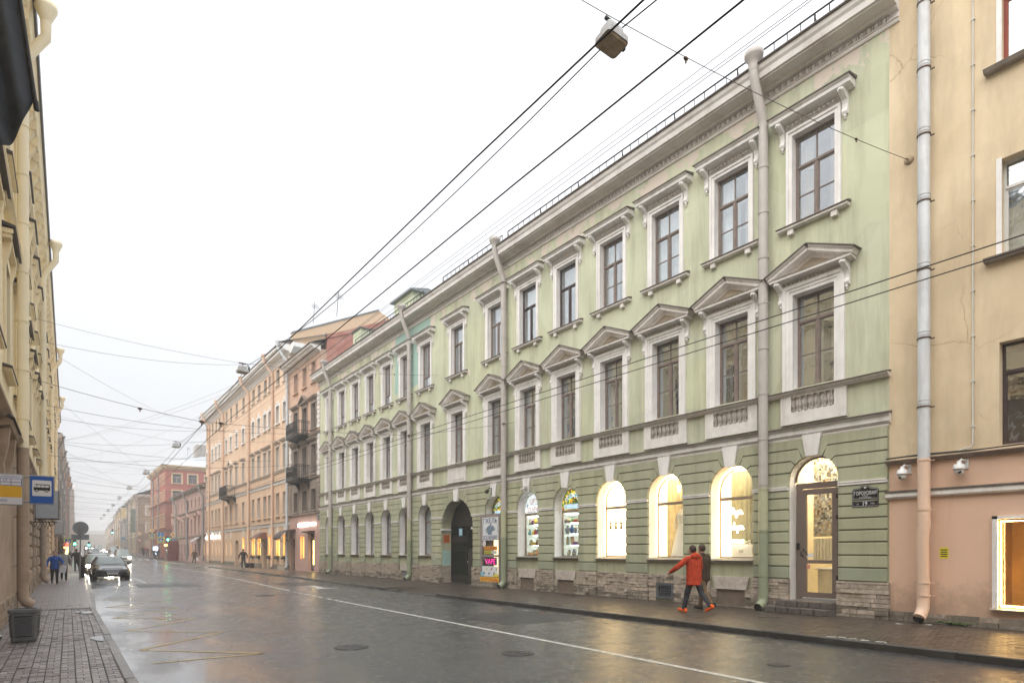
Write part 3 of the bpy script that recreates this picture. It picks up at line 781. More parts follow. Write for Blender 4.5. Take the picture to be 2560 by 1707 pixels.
# ---- architraves, hoods, pediments, brackets, sills
def frame_ring(mb, hw, zb, zt, b, steps):
    for k, (o0, o1, y) in enumerate(steps):
        mb.box(-hw-o1, -hw-o0, y, .01, zb, zt+o1); mb.box(hw+o0, hw+o1, y, .01, zb, zt+o1); mb.box(-hw-o0, hw+o0, y, .01, zt+o0, zt+o1)
mb = MB(); frame_ring(mb, .53, 5.76, 8.28, 0, ((0,.09,-.035),(.09,.17,-.055),(.17,.26,-.085))); arch_mid = mb.mesh('architrave', M_trim)
mb = MB(); frame_ring(mb, .545, 10.09, 12.46, 0, ((0,.09,-.035),(.09,.155,-.065))); arch_up = mb.mesh('architrave', M_trim)
# console bracket: an S in profile
def bracket_me(h, d):
    prof = [(0,0),(-.05,-.01),(-.085,.05),(-.075,.11),(-.05,.15),(-.055,h*.45),(-.085,h*.62),(-d*.75,h*.78),(-d,h*.88),(-d,h*.97),(-d*.8,h),(0,h)]
    q = MB(); n = len(prof)
    for (x0, x1, sc_) in ((-.065,.065,1.0),(-.028,.028,1.12)):
        q.sweep([(y*sc_, z) for y, z in prof], x0, x1)
    q.ball((0,-.05,-.05), .038, 8, 5); q.ball((0,-.03,-.10), .026, 8, 5)
    for s in (-1,1): q.lathe([(.001,-.012),(.055,-.012),(.055,.012),(.001,.012)], (0,0,0), 10)
    q.v = q.v[:]  # volutes on the cheeks
    return q.mesh('bracket', M_trim)
br_me = bracket_me(.54, .30)
egg = MB(); egg.ball((0,0,0), .5, 7, 4); egg_me = {}
def egg_mesh(m):
    if m.name not in egg_me: egg_me[m.name] = egg.mesh('egg_ornament', m)
    return egg_me[m.name]
M_egg = mat('grey_moulding', (.58,.54,.51), .8, var=.2, scale=6, grime=(.22,.18,.15), gscale=6, gamt=.7)
def egg_row(parent, x0, x1, y, z, pitch, sx, sz, objs, dart=True):
    n = int(round((x1-x0)/pitch)); st = MB(); p = (x1-x0)/n
    for i in range(n):
        x = x0+p*(i+.5)
        if objs: link('egg_ornament', egg_mesh(M_egg), parent, (x, y, z), scale=(sx, sx*.9, sz))
        else: st.ball((x, y, z), sx/2, 6, 4, 0, 1, .9, sz/sx)
        if dart: st.box(x+p/2-.008, x+p/2+.008, y-sx*.30, y+.04, z-sz*.5, z+sz*.5)
    if st.v: st.build('dart_ornament', M_egg, parent, kind='stuff')
for i, a in enumerate(ALL):
    cx = lx(a)
    near = i < 4
    link('architrave', arch_mid, gb, (cx,0,0)); link('architrave', arch_up, gb, (cx,0,0))
    # straight hood of the top floor
    hd = MB(); hd.sweep([(.01,12.80),(-.07,12.80),(-.09,12.83),(-.30,12.845),(-.30,12.93),(-.34,12.95),(-.36,12.99),(.01,13.0)], -1.02, 1.02)
    h_ = hd.build('hood', M_trim if i < 7 else M_trim, gb, (cx,0,0))
    q = MB(); q.sweep([(.01,13.003),(-.39,12.985),(-.39,13.005),(.01,13.07)], -1.06, 1.06); q.build('hood_flashing', M_flash, h_)
    q = MB(); q.sweep([(.01,12.655),(-.03,12.655),(-.05,12.675),(-.05,12.797),(.01,12.797)], -.72, .72); eb = q.build('egg_band', M_egg, h_)
    egg_row(h_, -.70, .70, -.062, 12.733, .115, .085, .105, near)
    for s in (-1,1): link('bracket', br_me, gb, (cx+s*.80, 0, 12.262))
    # triangular pediment of the middle floor
    pd = MB()
    pd.sweep([(.01,8.63),(-.07,8.63),(-.09,8.655),(-.30,8.665),(-.30,8.72),(-.33,8.74),(.01,8.75)], -1.04, 1.04)
    pd.prism([(-1.04,8.745),(1.04,8.745),(0,9.20)], -.06, .01)
    for s in (-1,1):
        L = math.hypot(1.07,.47); ang = math.atan2(.47,1.07)
        rk = MB(); rk.sweep([(.01,-.02),(-.30,-.02),(-.30,.045),(-.34,.07),(-.36,.105),(.01,.11)], 0, L)
        M_ = Matrix.Translation((-s*1.07, 0, 8.735)) @ Matrix.Scale(s, 4, (1,0,0)) @ Matrix.Rotation(-ang, 4, 'Y'); rk.xf(M_); pd.add(rk.v, rk.f)
    p_ = pd.build('pediment', M_trimd, gb, (cx,0,0))
    fl = MB()
    for s in (-1,1):
        L = math.hypot(1.12,.49)+.02; ang = math.atan2(.49,1.12)
        rk = MB(); rk.sweep([(.01,.112),(-.385,.100),(-.385,.125),(.01,.14)], -.02, L)
        M_ = Matrix.Translation((-s*1.10, 0, 8.735)) @ Matrix.Scale(s, 4, (1,0,0)) @ Matrix.Rotation(-ang, 4, 'Y'); rk.xf(M_); fl.add(rk.v, rk.f)
    fl.build('pediment_flashing', M_flash, p_)
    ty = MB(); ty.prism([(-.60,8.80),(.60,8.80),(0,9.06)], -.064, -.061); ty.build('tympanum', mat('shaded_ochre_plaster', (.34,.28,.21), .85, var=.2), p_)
    q = MB(); q.sweep([(.01,8.505),(-.03,8.505),(-.05,8.525),(-.05,8.627),(.01,8.627)], -.74, .74); q.build('egg_band', M_egg, p_)
    egg_row(p_, -.72, .72, -.062, 8.573, .115, .085, .10, near)
    for s in (-1,1): link('bracket', br_me, gb, (cx+s*.84, 0, 8.09))
    sl = MB(); sl.sweep([(.01,10.0),(-.12,10.0),(-.15,10.02),(-.15,10.075),(.01,10.09)], -.90, .90)
    for s in (-.56,.56): sl.box(s-.075, s+.075, -.11, .01, 9.87, 9.998)
    s_ = sl.build('sill', M_trimd, gb, (cx,0,0))
    q = MB(); q.sweep([(.01,10.093),(-.18,10.078),(-.18,10.098),(.01,10.15)], -.93, .93); q.build('sill_flashing', M_flash, s_)
# ---- main cornice, gutter, roof and roof rail
mb = MB(); mb.sweep([(.01,13.72),(-.04,13.72),(-.06,13.75),(-.06,13.78),(-.10,13.80),(-.10,13.81),(-.04,13.815),(-.04,13.965),(-.16,13.975),(-.18,14.03),(-.50,14.06),(-.50,14.09),(-.56,14.10),(-.58,14.24),(-.63,14.30),(-.66,14.40),(.3,14.42)], -W-.25, .22)
mb.build('cornice', M_corn, gb)
egg_row(gb, -14, 0, -.055, 13.89, .165, .125, .145, True, True)
egg_row(gb, -W, -14, -.055, 13.89, .165, .125, .145, False, True)
mb = MB(); mb.sweep([(.3,14.424),(-.70,14.404),(-.72,14.43),(-.66,14.50),(.3,14.60)], -W-.28, .25); mb.build('gutter_edge', M_flash, gb)
mb = MB(); mb.add([(-W-.2,-.62,14.53),(.2,-.62,14.53),(.2,6,16.6),(-W-.2,6,16.6)], [(0,1,2,3)]); mb.add([(-W-.2,6,16.6),(.2,6,16.6),(.2,12.3,14.9),(-W-.2,12.3,14.9)], [(0,1,2,3)])
M_roof = mat('grey_sheet_roof', (.20,.22,.23), .45, var=.15, scale=2, metal=.2)
mb.build('roof', M_roof, gb)
rl = MB()
def rail_run(x0, x1, br=True):
    y = -.25
    for z in (15.06, 14.80): rl.tube([(x0,y,z),(x1,y,z)], .025, 5)
    n = int((x1-x0)/.36)
    for i in range(n+1):
        x = x0+(x1-x0)*i/n
        rl.tube([(x,y,14.62),(x,y,15.06)], .026 if i % 6 == 0 else .015, 4)
        if i % 6 == 0: rl.tube([(x,y,15.0),(x-.12,y+.3,14.72)], .010, 4); rl.tube([(x,y,15.0),(x+.12,y-.02,14.55)], .010, 4)
rail_run(-14.6, .2); rail_run(-20.0, -15.0); rail_run(-31, -22)
rl.build('roof_rail', M_black, gb)
mb = MB(); mb.box(-27.2,-24.9,.6,2.4,14.5,16.3); o = mb.build('roof_dormer', mat('plain_green_plaster', (.50,.54,.38), .85, var=.06), gb)
q = MB(); q.sweep([(.4,16.3),(.4,16.36),(1.5,16.62),(2.6,16.36),(2.6,16.3)], -27.4, -24.7); q.build('dormer_roof', M_roof, o)
mb = MB(); mb.box(-34.5,-33.2,1.0,2.4,14.8,16.7); o = mb.build('chimney', MATS['plain_green_plaster'], gb); q = MB(); q.box(-34.6,-33.1,.9,2.5,16.703,16.80); q.build('chimney_cap', M_flash, o)
# ---- downpipes
def downpipe(parent, x, zfun, ybend, zb, secs, m_top, outy=-.66, y=-.21, r=.125, clamps=None, name='drainpipe', side=-1):
    root = MB(); root.tube([(x,outy,zfun-.42),(x,outy,zfun-.62),(x,y-.02,ybend+.15),(x,y,ybend-.12),(x,y,secs[0][0])], [r*.92,r*.92,r,r,r], 14)
    o = root.build(name, m_top, parent)
    q = MB(); q.lathe([(r*.95,-.48),(r*1.1,-.36),(r*1.25,-.2),(r*1.9,-.12),(r*2.0,0),(r*1.85,0),(r*1.5,-.08)], (x,outy,zfun), 16); q.build('rain_hopper', m_top, o)
    for (z1, z0, m) in secs:
        q = MB(); q.tube([(x,y,z1),(x,y,z0)], r, 14); q.tube([(x,y,z1+.02),(x,y,z1-.05)], r+.009, 14); q.build('pipe_section', m, o)
    m = secs[-1][2]; zl = secs[-1][1]
    q = MB(); q.tube([(x,y,zl),(x,y,zl-.12),(x,y-.05,zl-.23),(x,y-.16,zl-.30),(x,y-.26,zl-.34)], r*1.02, 14); q.build('pipe_elbow', m, o)
    q = MB(); q.tube([(x,y-.262,zl-.341),(x,y-.268,zl-.343)], r*.9, 14); q.build('pipe_mouth', M_dark, o)
    z = secs[-1][1]+.5
    while z < ybend-.2:
        q = MB(); q.tube([(x,y,z-.012),(x,y,z+.012)], r+.012, 14); q.box(x-.012, x+.012, y+r, .0, z-.008, z+.008); q.box(x+r, x+r+.09, y-.008, y+.008, z-.006, z+.006)
        q.build('pipe_clamp', m_top if z > secs[0][0] else m, o); z += 1.22
    return o
for k, a in enumerate((9.10, 21.05, 29.78, 41.75)):
    downpipe(gb, lx(a), 14.78, 13.05, .42, [(3.28,2.14 if k < 3 else 1.9,M_pipeg),(2.14 if k < 3 else 1.9,.42,M_pipeg2)], M_pipe)
# ---- plinth of rough limestone
st = []; r = random.Random(21)
def course_run(xa, xb, z0, z1, yf, holes=()):
    z = z0
    while z < z1-.03:
        h = min(r.uniform(.05,.115), z1-z)
        if z1-z-h < .04: h = z1-z
        x = xa
        while x < xb-.02:
            L = min(r.uniform(.13,.55), xb-x)
            if xb-x-L < .12: L = xb-x
            st.append((x+.005, x+L-.005, yf+r.uniform(-.030,.016), .012, z+.005, z+h-.005, M_stone if z > z0+.24 or r.random() < .45 else M_stoned)); x += L
        z += h
base = MB()
for i in range(len(edges)-1):
    L_, R_ = edges[i], edges[i+1]
    xa = lx(L_)+arch_of(L_)[1]+.0 if L_ else -W; xb = lx(R_)-arch_of(R_)[1] if R_ else 0
    course_run(xa-.03, xb+.03, 0, .86, -.10)
lint = MB()
for i, a in enumerate(BR+BL):
    if i in (0, 6): continue
    cx = lx(a); xa, xb = cx-.655, cx+.655
    if i in (1, 4, 5, 7+1):
        sm = i == 8
        w_ = .30 if sm else .46; ht = .40
        course_run(xa, cx-w_, 0, .52, -.045); course_run(cx+w_, xb, 0, .52, -.045)
        q = MB(); q.prism([(xa+.06,.86),(xb-.06,.86),(cx+w_+.05,.50),(cx-w_-.05,.50)], -.07, .01); q.build('stone_lintel', M_stone2, gb)
        q = MB(); q.box(cx-w_, cx+w_, -.008, .015, .03, .495); q.build('basement_panel', M_boardd if not sm else mat('grey_hatch', (.16,.17,.18), .6), gb)
        q = MB(); q.box(cx-w_, cx+w_, -.06, .012, .0, .03); q.build('basement_sill', M_stoned, gb)
    elif i == 2:
        course_run(xa, cx-.34, 0, .86, -.045); course_run(cx+.34, xb, 0, .86, -.045); course_run(cx-.34, cx+.34, .58, .86, -.045)
    else: course_run(xa, xb, 0, .86, -.045)
for sx in (-1, 1):   # return faces inside the gateway
    z = 0
    while z < .84:
        y = .02
        while y < .46:
            L = min(r.uniform(.2,.3), .48-y); xg = lx(BG)+sx*1.43
            st.append((min(xg, xg-sx*.05), max(xg, xg-sx*.05), y+.004, y+L-.004, z+.004, z+.092, M_stoned if sx > 0 else M_stone)); y += L
        z += .096
pieces(gb, 'plinth_stone', st, key=lambda q: abs(q[0]+2), limit=300)
# iron grille of a basement window
cx = lx(BR[2]); M_gr = mat('blue_grey_grille', (.10,.11,.125), .5, metal=.2, var=.2)
q = MB(); q.box(cx-.34,cx+.34,-.06,-.0,.08,.16); q.box(cx-.34,cx+.34,-.06,-.0,.50,.575); q.box(cx-.34,cx-.25,-.06,0,.16,.50); q.box(cx+.25,cx+.34,-.06,0,.16,.50)
o = q.build('basement_grille', M_gr, gb)
q = MB(); q.box(cx-.25,cx+.25,-.004,0.006,.16,.50); q.build('grille_void', M_dark, o)
for k in range(5): link('grille_bar', unit(M_gr), o, (cx-.17+.085*k, -.035, .33), scale=(.016,.016,.34))
for k in range(4): link('grille_bar', unit(M_gr), o, (cx, -.03, .20+.085*k), scale=(.5,.012,.014))
# ---- ground floor: sills
for i, a in enumerate(BR+BL):
    if i in (0, 6): continue
    q = MB(); q.sweep([(.35,1.36),(-.13,1.315),(-.13,1.335),(.35,1.385)], lx(a)-.72, lx(a)+.72)
    q.sweep([(.0,1.26),(-.07,1.26),(-.10,1.30),(.0,1.31)], lx(a)-.70, lx(a)+.70)
    q.build('window_sill', M_flash if i not in (1,2,3) else mat('pale_metal_sill', (.42,.38,.34), .4, metal=.3, var=.1), gb)
# arched frames (shared shape)
def arched_frame(hw, zb, zs, t, tr, d=.07):
    mb = MB(); n = 14
    mb.box(-hw, -hw+t, 0, d, zb, zs); mb.box(hw-t, hw, 0, d, zb, zs); mb.box(-hw+t, hw-t, 0, d, zb, zb+t)
    if tr: mb.box(-hw+t, hw-t, -.015, d, tr-.045, tr+.045)
    po = arch_pts(0, hw, zs, n); pi_ = arch_pts(0, hw-t, zs, n)
    for i in range(n):
        q = [po[i], po[i+1], pi_[i+1], pi_[i]]
        mb.add([(x, 0, z) for x, z in q]+[(x, d, z) for x, z in q], [(0,1,2,3),(7,6,5,4),(3,2,6,7)], 0)
    return mb
def lunette(hw, zs, tr, y, n=12):
    p = [(x, z) for x, z in arch_pts(0, hw, zs, n)]
    poly = [(-hw, tr), (hw, tr)]+list(reversed(p))
    mb = MB(); mb.prism(poly, y, y+.006); return mb
# left hand office windows: brown frames, dull green panes
AF = arched_frame(.66, 1.38, 3.36, .05, 3.12); AF.box(-.03,.03,0,.06,1.43,3.075); AF.box(-.61,-.03,.01,.05,2.27,2.30); AF.box(.03,.61,.01,.05,2.27,2.30)
af_me = AF.mesh('arched_window', M_fr); lu_me = lunette(.61, 3.36, 3.165, .03).mesh('lunette_pane', M_glass)
M_blind = mat('green_vertical_blind', (.17,.24,.19), .8, var=.3, scale=9, streak=False)
bl = MB(); bl.box(-.7,.7,0,.01,1.3,4.1); bl_me = bl.mesh('blind', M_blind)
for i, a in enumerate(BL):
    o = link('arched_window', af_me, gb, (lx(a), .34, 0))
    for (x0,x1,z0,z1) in ((-.61,-.03,1.43,2.27),(.03,.61,1.43,2.27),(-.61,-.03,2.30,3.075),(.03,.61,2.30,3.075)):
        link('pane', U_glass, o, ((x0+x1)/2,.03,(z0+z1)/2), scale=(x1-x0,.006,z1-z0))
    link('lunette_pane', lu_me, o); link('blind', bl_me, o, (0,.16,0))
# ---- gateway
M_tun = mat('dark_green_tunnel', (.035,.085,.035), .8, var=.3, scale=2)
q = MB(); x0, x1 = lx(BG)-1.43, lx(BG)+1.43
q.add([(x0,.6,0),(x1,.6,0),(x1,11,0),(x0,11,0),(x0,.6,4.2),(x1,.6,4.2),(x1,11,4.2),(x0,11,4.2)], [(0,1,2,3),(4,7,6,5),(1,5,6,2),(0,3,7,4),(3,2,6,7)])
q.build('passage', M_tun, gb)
q = MB(); q.box(x0+.01, x1-.01, .0, .59, .001, .006); q.build('gateway_floor', mat('dark_wet_stone', (.05,.045,.04), .4, var=.3, scale=5), gb)
gt = thing('entrance_gate', 'tall black iron gate closing the dark arched gateway', 'gate', RF(BG, 0, .50), RZ)
q = MB(); q.prism([(-1.42,2.9),(1.42,2.9)]+list(reversed(arch_pts(0,1.42,2.66,14)))[0:0]+[(1.40,3.0),(1.2,3.42),(.9,3.76),(.5,4.0),(0,4.08),(-.5,4.0),(-.9,3.76),(-1.2,3.42),(-1.40,3.0)], 0, .03)
q.build('arch_plate', M_black, gt)
q = MB(); q.box(-1.42,-1.36,0,.05,.05,2.9); q.box(1.36,1.42,0,.05,.05,2.9); q.box(-1.36,1.36,0,.05,2.82,2.9); q.box(-.03,.05,0,.05,.05,2.82); q.box(-1.36,-.03,0,.04,1.62,1.68); q.box(.05,1.36,0,.04,1.62,1.68)
q.box(-1.36,1.36,0,.03,.05,.42); q.build('gate_frame', M_black, gt)
for k in range(12): link('gate_bar', unit(M_black), gt, (-1.31+.105*k, .02, 1.63), scale=(.020,.020,2.4))
for k in range(12): link('gate_bar', unit(M_black), gt, (.12+.105*k, .02, 2.25), scale=(.020,.020,1.15))
q = MB(); q.box(.10,1.34,.03,.06,.42,1.62); q.build('wicket_door', mat('brown_black_steel', (.03,.024,.022), .5, var=.2), gt)
q = MB(); q.box(.14,.20,-.02,.0,1.0,1.12); q.build('gate_lock', mat('worn_steel', (.4,.4,.4), .4, metal=.8), gt)
q = MB(); q.box(-1.3,.0,.015,.02,2.0,2.35); q.build('dark_sheet', M_black, gt)
# patch of teal paint and imposts inside the gateway
q = MB(); q.box(lx(BG)-1.432+.004,lx(BG)-1.42,.0,.48,.86,1.62); q.build('paint_patch', mat('teal_paint_patch', (.36,.53,.48), .8, var=.1), gb)
q = MB(); q.box(lx(BG)-1.43,lx(BG)-1.36,-.10,.48,2.60,2.70); q.box(lx(BG)+1.36,lx(BG)+1.43,-.1,.48,2.60,2.70); q.build('gate_impost', M_trim, gb)
# cable clips and drill marks by the corner
q = MB()
for (a, z) in ((6.9,4.36),(6.78,4.36),(6.7,4.36),(6.9,4.08),(6.78,4.08),(6.7,4.08),(9.9,4.33),(12.2,4.33),(15.0,4.34)): q.box(lx(a)-.016, lx(a)+.016, -.058, 0, z-.018, z+.018)
q.build('wall_plug', M_black, gb, kind='stuff')
# ================================================================ SHOP WINDOWS, DOORS, SIGNS ON THE GREEN HOUSE
E_warm = emit('warm_led_strip', (1.0,.66,.24), 12)
E_warmp = emit('warm_light_panel', (1.0,.80,.48), 1.7)
E_warmc = emit('warm_ceiling_panel', (1.0,.86,.62), 6)
E_cool = emit('cool_shelf_light', (1.0,1.0,.97), 7)
E_neon = emit('white_neon_tube', (1.0,.93,.78), 5)
M_shopw = mat('white_shop_wall', (.80,.76,.68), .8, var=.04)
M_gold = mat('gold_satin_drape', (.40,.34,.22), .55, var=.2, scale=6)
M_frs = mat('shop_window_frame', (.26,.20,.15), .5, var=.15)
def showcase(a, name_light, strip=True, wall=None):
    cx = lx(a)
    f = arched_frame(.655, 1.38, 3.36, .045, 3.12)
    o = f.build('shop_window', M_frs, gb, (cx,.34,0))
    link('pane', unit(M_glass2), o, (0,.03,2.25), scale=(1.22,.006,1.66))
    lunette(.61, 3.36, 3.165, .03).build('lunette_pane', M_glass2, o)
    q = MB(); X, z0, z1, y0, y1 = .80, 1.36, 4.12, .075, 1.15
    q.add([(-X,y0,z0),(X,y0,z0),(X,y1,z0),(-X,y1,z0),(-X,y0,z1),(X,y0,z1),(X,y1,z1),(-X,y1,z1)], [(0,1,2,3),(4,7,6,5),(1,5,6,2),(0,3,7,4),(3,2,6,7)])
    q.build('display_niche', wall or M_shopw, o)
    if strip:
        p = [(-.635,-.012,1.42),(-.635,-.012,2.3)]+[(x,-.012,z) for x, z in arch_pts(0,.635,3.36,12)]+[(.635,-.012,2.3),(.635,-.012,1.42)]
        s = MB(); s.tube(p, .008, 5); s.build('led_strip', E_warm, o)
    return o
# dress shop: three lit windows
for k in (1, 2, 3):
    o = showcase(BR[k], E_warm)
    q = MB(); q.box(-.70,.70,.14,.95,4.05,4.09); q.build('ceiling_light', E_warmc, o)
    q = MB()
    if k == 1: q.box(-.775,-.38,.20,.22,1.37,4.0)
    if k == 2: q.box(-.775,-.40,.20,.22,1.37,4.0)
    if k == 3: q.box(-.79,-.775,.12,1.1,1.45,4.0); q.box(-.775,.78,.42,.44,1.37,4.0)
    q.build('light_panel', E_warmp, o)
    if k != 3:
        q = MB(); n = 34; vs = []
        for i in range(n+1):
            x = -.79+1.5*i/n; y = .74+.04*math.sin(i*1.9); vs += [(x,y,1.4),(x,y,4.0)]
        q.add(vs, [(2*i,2*i+2,2*i+3,2*i+1) for i in range(n)], 0, True); q.build('drape', M_gold if k == 2 else mat('sage_gold_drape', (.27,.255,.175), .7, var=.15, scale=5), o)
# neon words in the nearest shop window (handwritten strokes)
G = {
 'Т': ([[(0,.75),(.1,.95),(.22,.9),(.25,.4),(.3,.05)],[(.25,.6),(.35,.95),(.48,.9),(.5,.3),(.58,.02),(.68,.1)]], .72),
 'у': ([[(0,.6),(.04,.2),(.16,.05),(.3,.25),(.34,.6)],[(.34,.6),(.33,-.1),(.24,-.42),(.1,-.38),(.12,-.18),(.45,.15)]], .46),
 'т': ([[(0,.1),(.08,.55),(.1,.0)],[(.1,.35),(.2,.58),(.28,.5),(.28,0)],[(.28,.35),(.4,.58),(.48,.5),(.5,.12),(.58,.02),(.68,.2)]], .70),
 'и': ([[(0,.55),(.02,.15),(.12,.02),(.26,.25),(.28,.58),(.29,.15),(.36,.02),(.46,.18)]], .48),
 'в': ([[(0,.15),(.14,.5),(.25,1.0),(.16,1.1),(.1,.8),(.1,.1),(.2,0),(.34,.1),(.34,.35),(.2,.45),(.36,.42),(.46,.45)]], .48),
 'ж': ([[(0,.5),(.12,.55),(.18,.3),(.1,.02),(0,.05)],[(.28,.6),(.28,0)],[(.56,.52),(.44,.55),(.37,.3),(.45,.02),(.58,.08)],[(.18,.3),(.37,.3)]], .64),
 'п': ([[(0,.1),(.06,.55),(.08,0)],[(.08,.35),(.2,.58),(.3,.5),(.31,.12),(.38,.02),(.48,.2)]], .50),
 'л': ([[(0,.03),(.08,.05),(.2,.55),(.24,.1),(.3,.02),(.4,.15)]], .42),
 'а': ([[(.3,.48),(.18,.58),(.03,.45),(.02,.15),(.14,.02),(.28,.18),(.32,.56),(.33,.12),(.4,.02),(.5,.16)]], .50),
 'ь': ([[(.02,.55),(.04,.1),(.14,0),(.28,.1),(.27,.3),(.12,.35),(.05,.25)]], .36),
 'я': ([[(0,.02),(.1,.05),(.16,.28)],[(.34,.0),(.33,.56),(.18,.55),(.1,.42),(.16,.28),(.33,.28)],[(.34,.0),(.44,.1)]], .46),
}
def smooth(p, n=4):
    p = [Vector((x, 0, z)) for x, z in p]; out = []
    for i in range(len(p)-1):
        a, b, c, d = p[max(i-1,0)], p[i], p[i+1], p[min(i+2,len(p)-1)]
        for k in range(n):
            t = k/n; out.append(.5*((2*b)+(c-a)*t+(2*a-5*b+4*c-d)*t*t+(3*b-a-3*c+d)*t**3))
    return out+[p[-1]]
ns = thing('neon_sign', 'handwritten neon words glowing in the shop window nearest the glass door', 'neon sign', RF(BR[1]-.12, 0), RZ)
for word, x0, z0, s in (('Тут', -.46, 2.66, .205), ('живут', -.62, 2.21, .205), ('платья', -.62, 1.82, .19)):
    x = x0
    for ch in word:
        st_, wd = G[ch]; q = MB()
        for p in st_: q.tube([(x+v.x*s*1.15, .46, z0+v.z*s) for v in smooth(p)], .0075, 6)
        q.build('neon_letter', E_neon, ns); x += wd*s*1.15*.82+.012
# white box with the shop's initials and a posy on it
wb = thing('display_plinth', 'low white box lettered AW standing behind the neon words', 'display box', RF(BR[1]+.28, 1.37, .62), RZ)
q = MB(); q.bbox(-.18,.56,-.05,.30,0,.42,.008); q.build('box_body', M_shopw, wb)
M_greytxt = mat('grey_print', (.22,.20,.18), .6, var=0)
text('AW', .15, .10, M_greytxt, wb, (.22,-.054,.21))
q = MB(); q.tube([(.04,-.0535,.13),(.40,-.0535,.13)], .002, 4); q.build('thin_print_line', M_greytxt, wb)
fl = thing('flower_posy', 'small posy of white flowers on the white box in the shop window', 'flowers', RF(BR[1]+.28, 1.79, .70), RZ)
q = MB(); r = random.Random(2)
for i in range(26): q.ball((.22+r.uniform(-.17,.17), r.uniform(-.05,.08), .03+r.uniform(0,.13)*(1-abs(r.uniform(-.6,.6)))), r.uniform(.02,.035), 6, 4)
q.build('blossoms', mat('cream_petals', (.78,.74,.62), .7), fl)
q = MB()
for i in range(18):
    x = .22+r.uniform(-.18,.18); z = r.uniform(.0,.12); q.add([(x,-.06,z),(x+.02,-.07,z+.03),(x+.005,-.06,z+.07),(x-.015,-.07,z+.03)], [(0,1,2,3)])
q.build('leaves', mat('posy_leaf', (.10,.18,.05), .6), fl)
# bride mannequin
dr = thing('dress_mannequin', 'headless mannequin in a long white wedding dress behind the middle lit arch', 'mannequin', RF(BR[2]+.24, 1.38, .66), RZ)
q = MB(); n = 28; prof = [(.34,0),(.30,.25),(.24,.55),(.165,.85),(.125,1.02),(.118,1.10),(.15,1.28),(.165,1.36),(.12,1.46)]; vs = []
for rr_, z in prof:
    for j in range(n):
        th = 2*math.pi*j/n; f = 1+.09*math.sin(th*7)*(1 if z < .9 else 0)*(1-z/1.0 if z < 1 else 0)
        vs.append((.34+rr_*f*math.cos(th), rr_*.75*f*math.sin(th), z))
q.add(vs, [(i*n+j,i*n+(j+1)%n,(i+1)*n+(j+1)%n,(i+1)*n+j) for i in range(len(prof)-1) for j in range(n)], 0, True)
q.build('gown', mat('white_satin', (.80,.78,.72), .4, var=.05), dr)
q = MB(); q.lathe([(.12,1.46),(.11,1.49),(.05,1.52),(.043,1.58),(.045,1.60)], (.34,0,0), 14, 0, True, 1, .8)
for s in (-1,1): q.tube([(.34+s*.15,0,1.42),(.34+s*.20,-.02,1.22),(.34+s*.19,-.08,1.0),(.34+s*.16,-.13,.88)], [.045,.038,.032,.022], 8)
q.build('mannequin_body', mat('mannequin_skin', (.70,.62,.52), .4), dr)
# printed figures on the farthest lit window
pf = thing('window_decal', 'row of small dark figure stickers on the far lit dress shop window', 'sticker', RF(BR[3], 0, .325), RZ)
M_dec = mat('olive_sticker', (.16,.13,.05), .6, var=0)
for k in range(4):
    x = -.36+.25*k; q = MB(); q.prism([(x-.07,2.36),(x+.07,2.36),(x+.03,2.52),(x+.05,2.60),(x-.05,2.60),(x-.03,2.52)], 0, .003); q.disc((x,2.66), .04, -.0, 12); q.prism([(x-.13,2.5),(x-.11,2.48),(x-.04,2.57),(x-.05,2.6)], 0, .003)
    q.prism([(x+.13,2.5),(x+.11,2.48),(x+.04,2.57),(x+.05,2.6)], 0, .003)
    q.build('figure_sticker', M_dec, pf)
q = MB()
for z in (2.22,2.17,2.10,2.05): q.box(-.34,.36,0,.002,z,z+.012)
q.build('print_lines', mat('pale_print', (.62,.55,.36), .6, var=0), pf)
text('W', .17, .26, emit('pale_sign_light', (1,.95,.85), 1.2), ns, (lx(BR[2])-lx(BR[1])+.16, .30, 3.55), name='window_initial')
# ---- souvenir windows
def mosaic(name, scale, cols, rough=.5, em=0.0):
    m, nt, n, l, b = nodes_of(name); geo = n.new('ShaderNodeNewGeometry')
    v = n.new('ShaderNodeTexVoronoi'); v.inputs['Scale'].default_value = scale; l.new(geo.outputs['Position'], v.inputs['Vector'])
    w = n.new('ShaderNodeTexWhiteNoise'); l.new(v.outputs['Color'], w.inputs['Vector'])
    cr = n.new('ShaderNodeValToRGB'); cr.color_ramp.interpolation = 'CONSTANT'; e = cr.color_ramp.elements
    while len(e) < len(cols): e.new(.5)
    for i, c in enumerate(cols): e[i].position = i/len(cols); e[i].color = (*c, 1)
    l.new(w.outputs['Value'], cr.inputs[0]); l.new(cr.outputs[0], b.inputs['Base Color']); b.inputs['Roughness'].default_value = rough
    if em: l.new(cr.outputs[0], b.inputs['Emission Color']); b.inputs['Emission Strength'].default_value = em
    MATS[name] = m; return m
M_khoh = mosaic('folk_flower_print', 17, [(.03,.035,.02),(.75,.55,.02),(.05,.16,.03),(.8,.62,.05),(.03,.03,.02),(.75,.25,.04),(.10,.25,.03),(.02,.02,.015)], .4, .55)
M_pale = mat('pale_blue_print', (.62,.68,.70), .5, var=.06)
M_ltblue = emit('light_blue_letters', (.42,.66,.85), .75)
M_redl = mat('brick_red_letters', (.50,.13,.06), .5, var=0)
M_navy = mat('navy_print', (.02,.03,.16), .5, var=0)
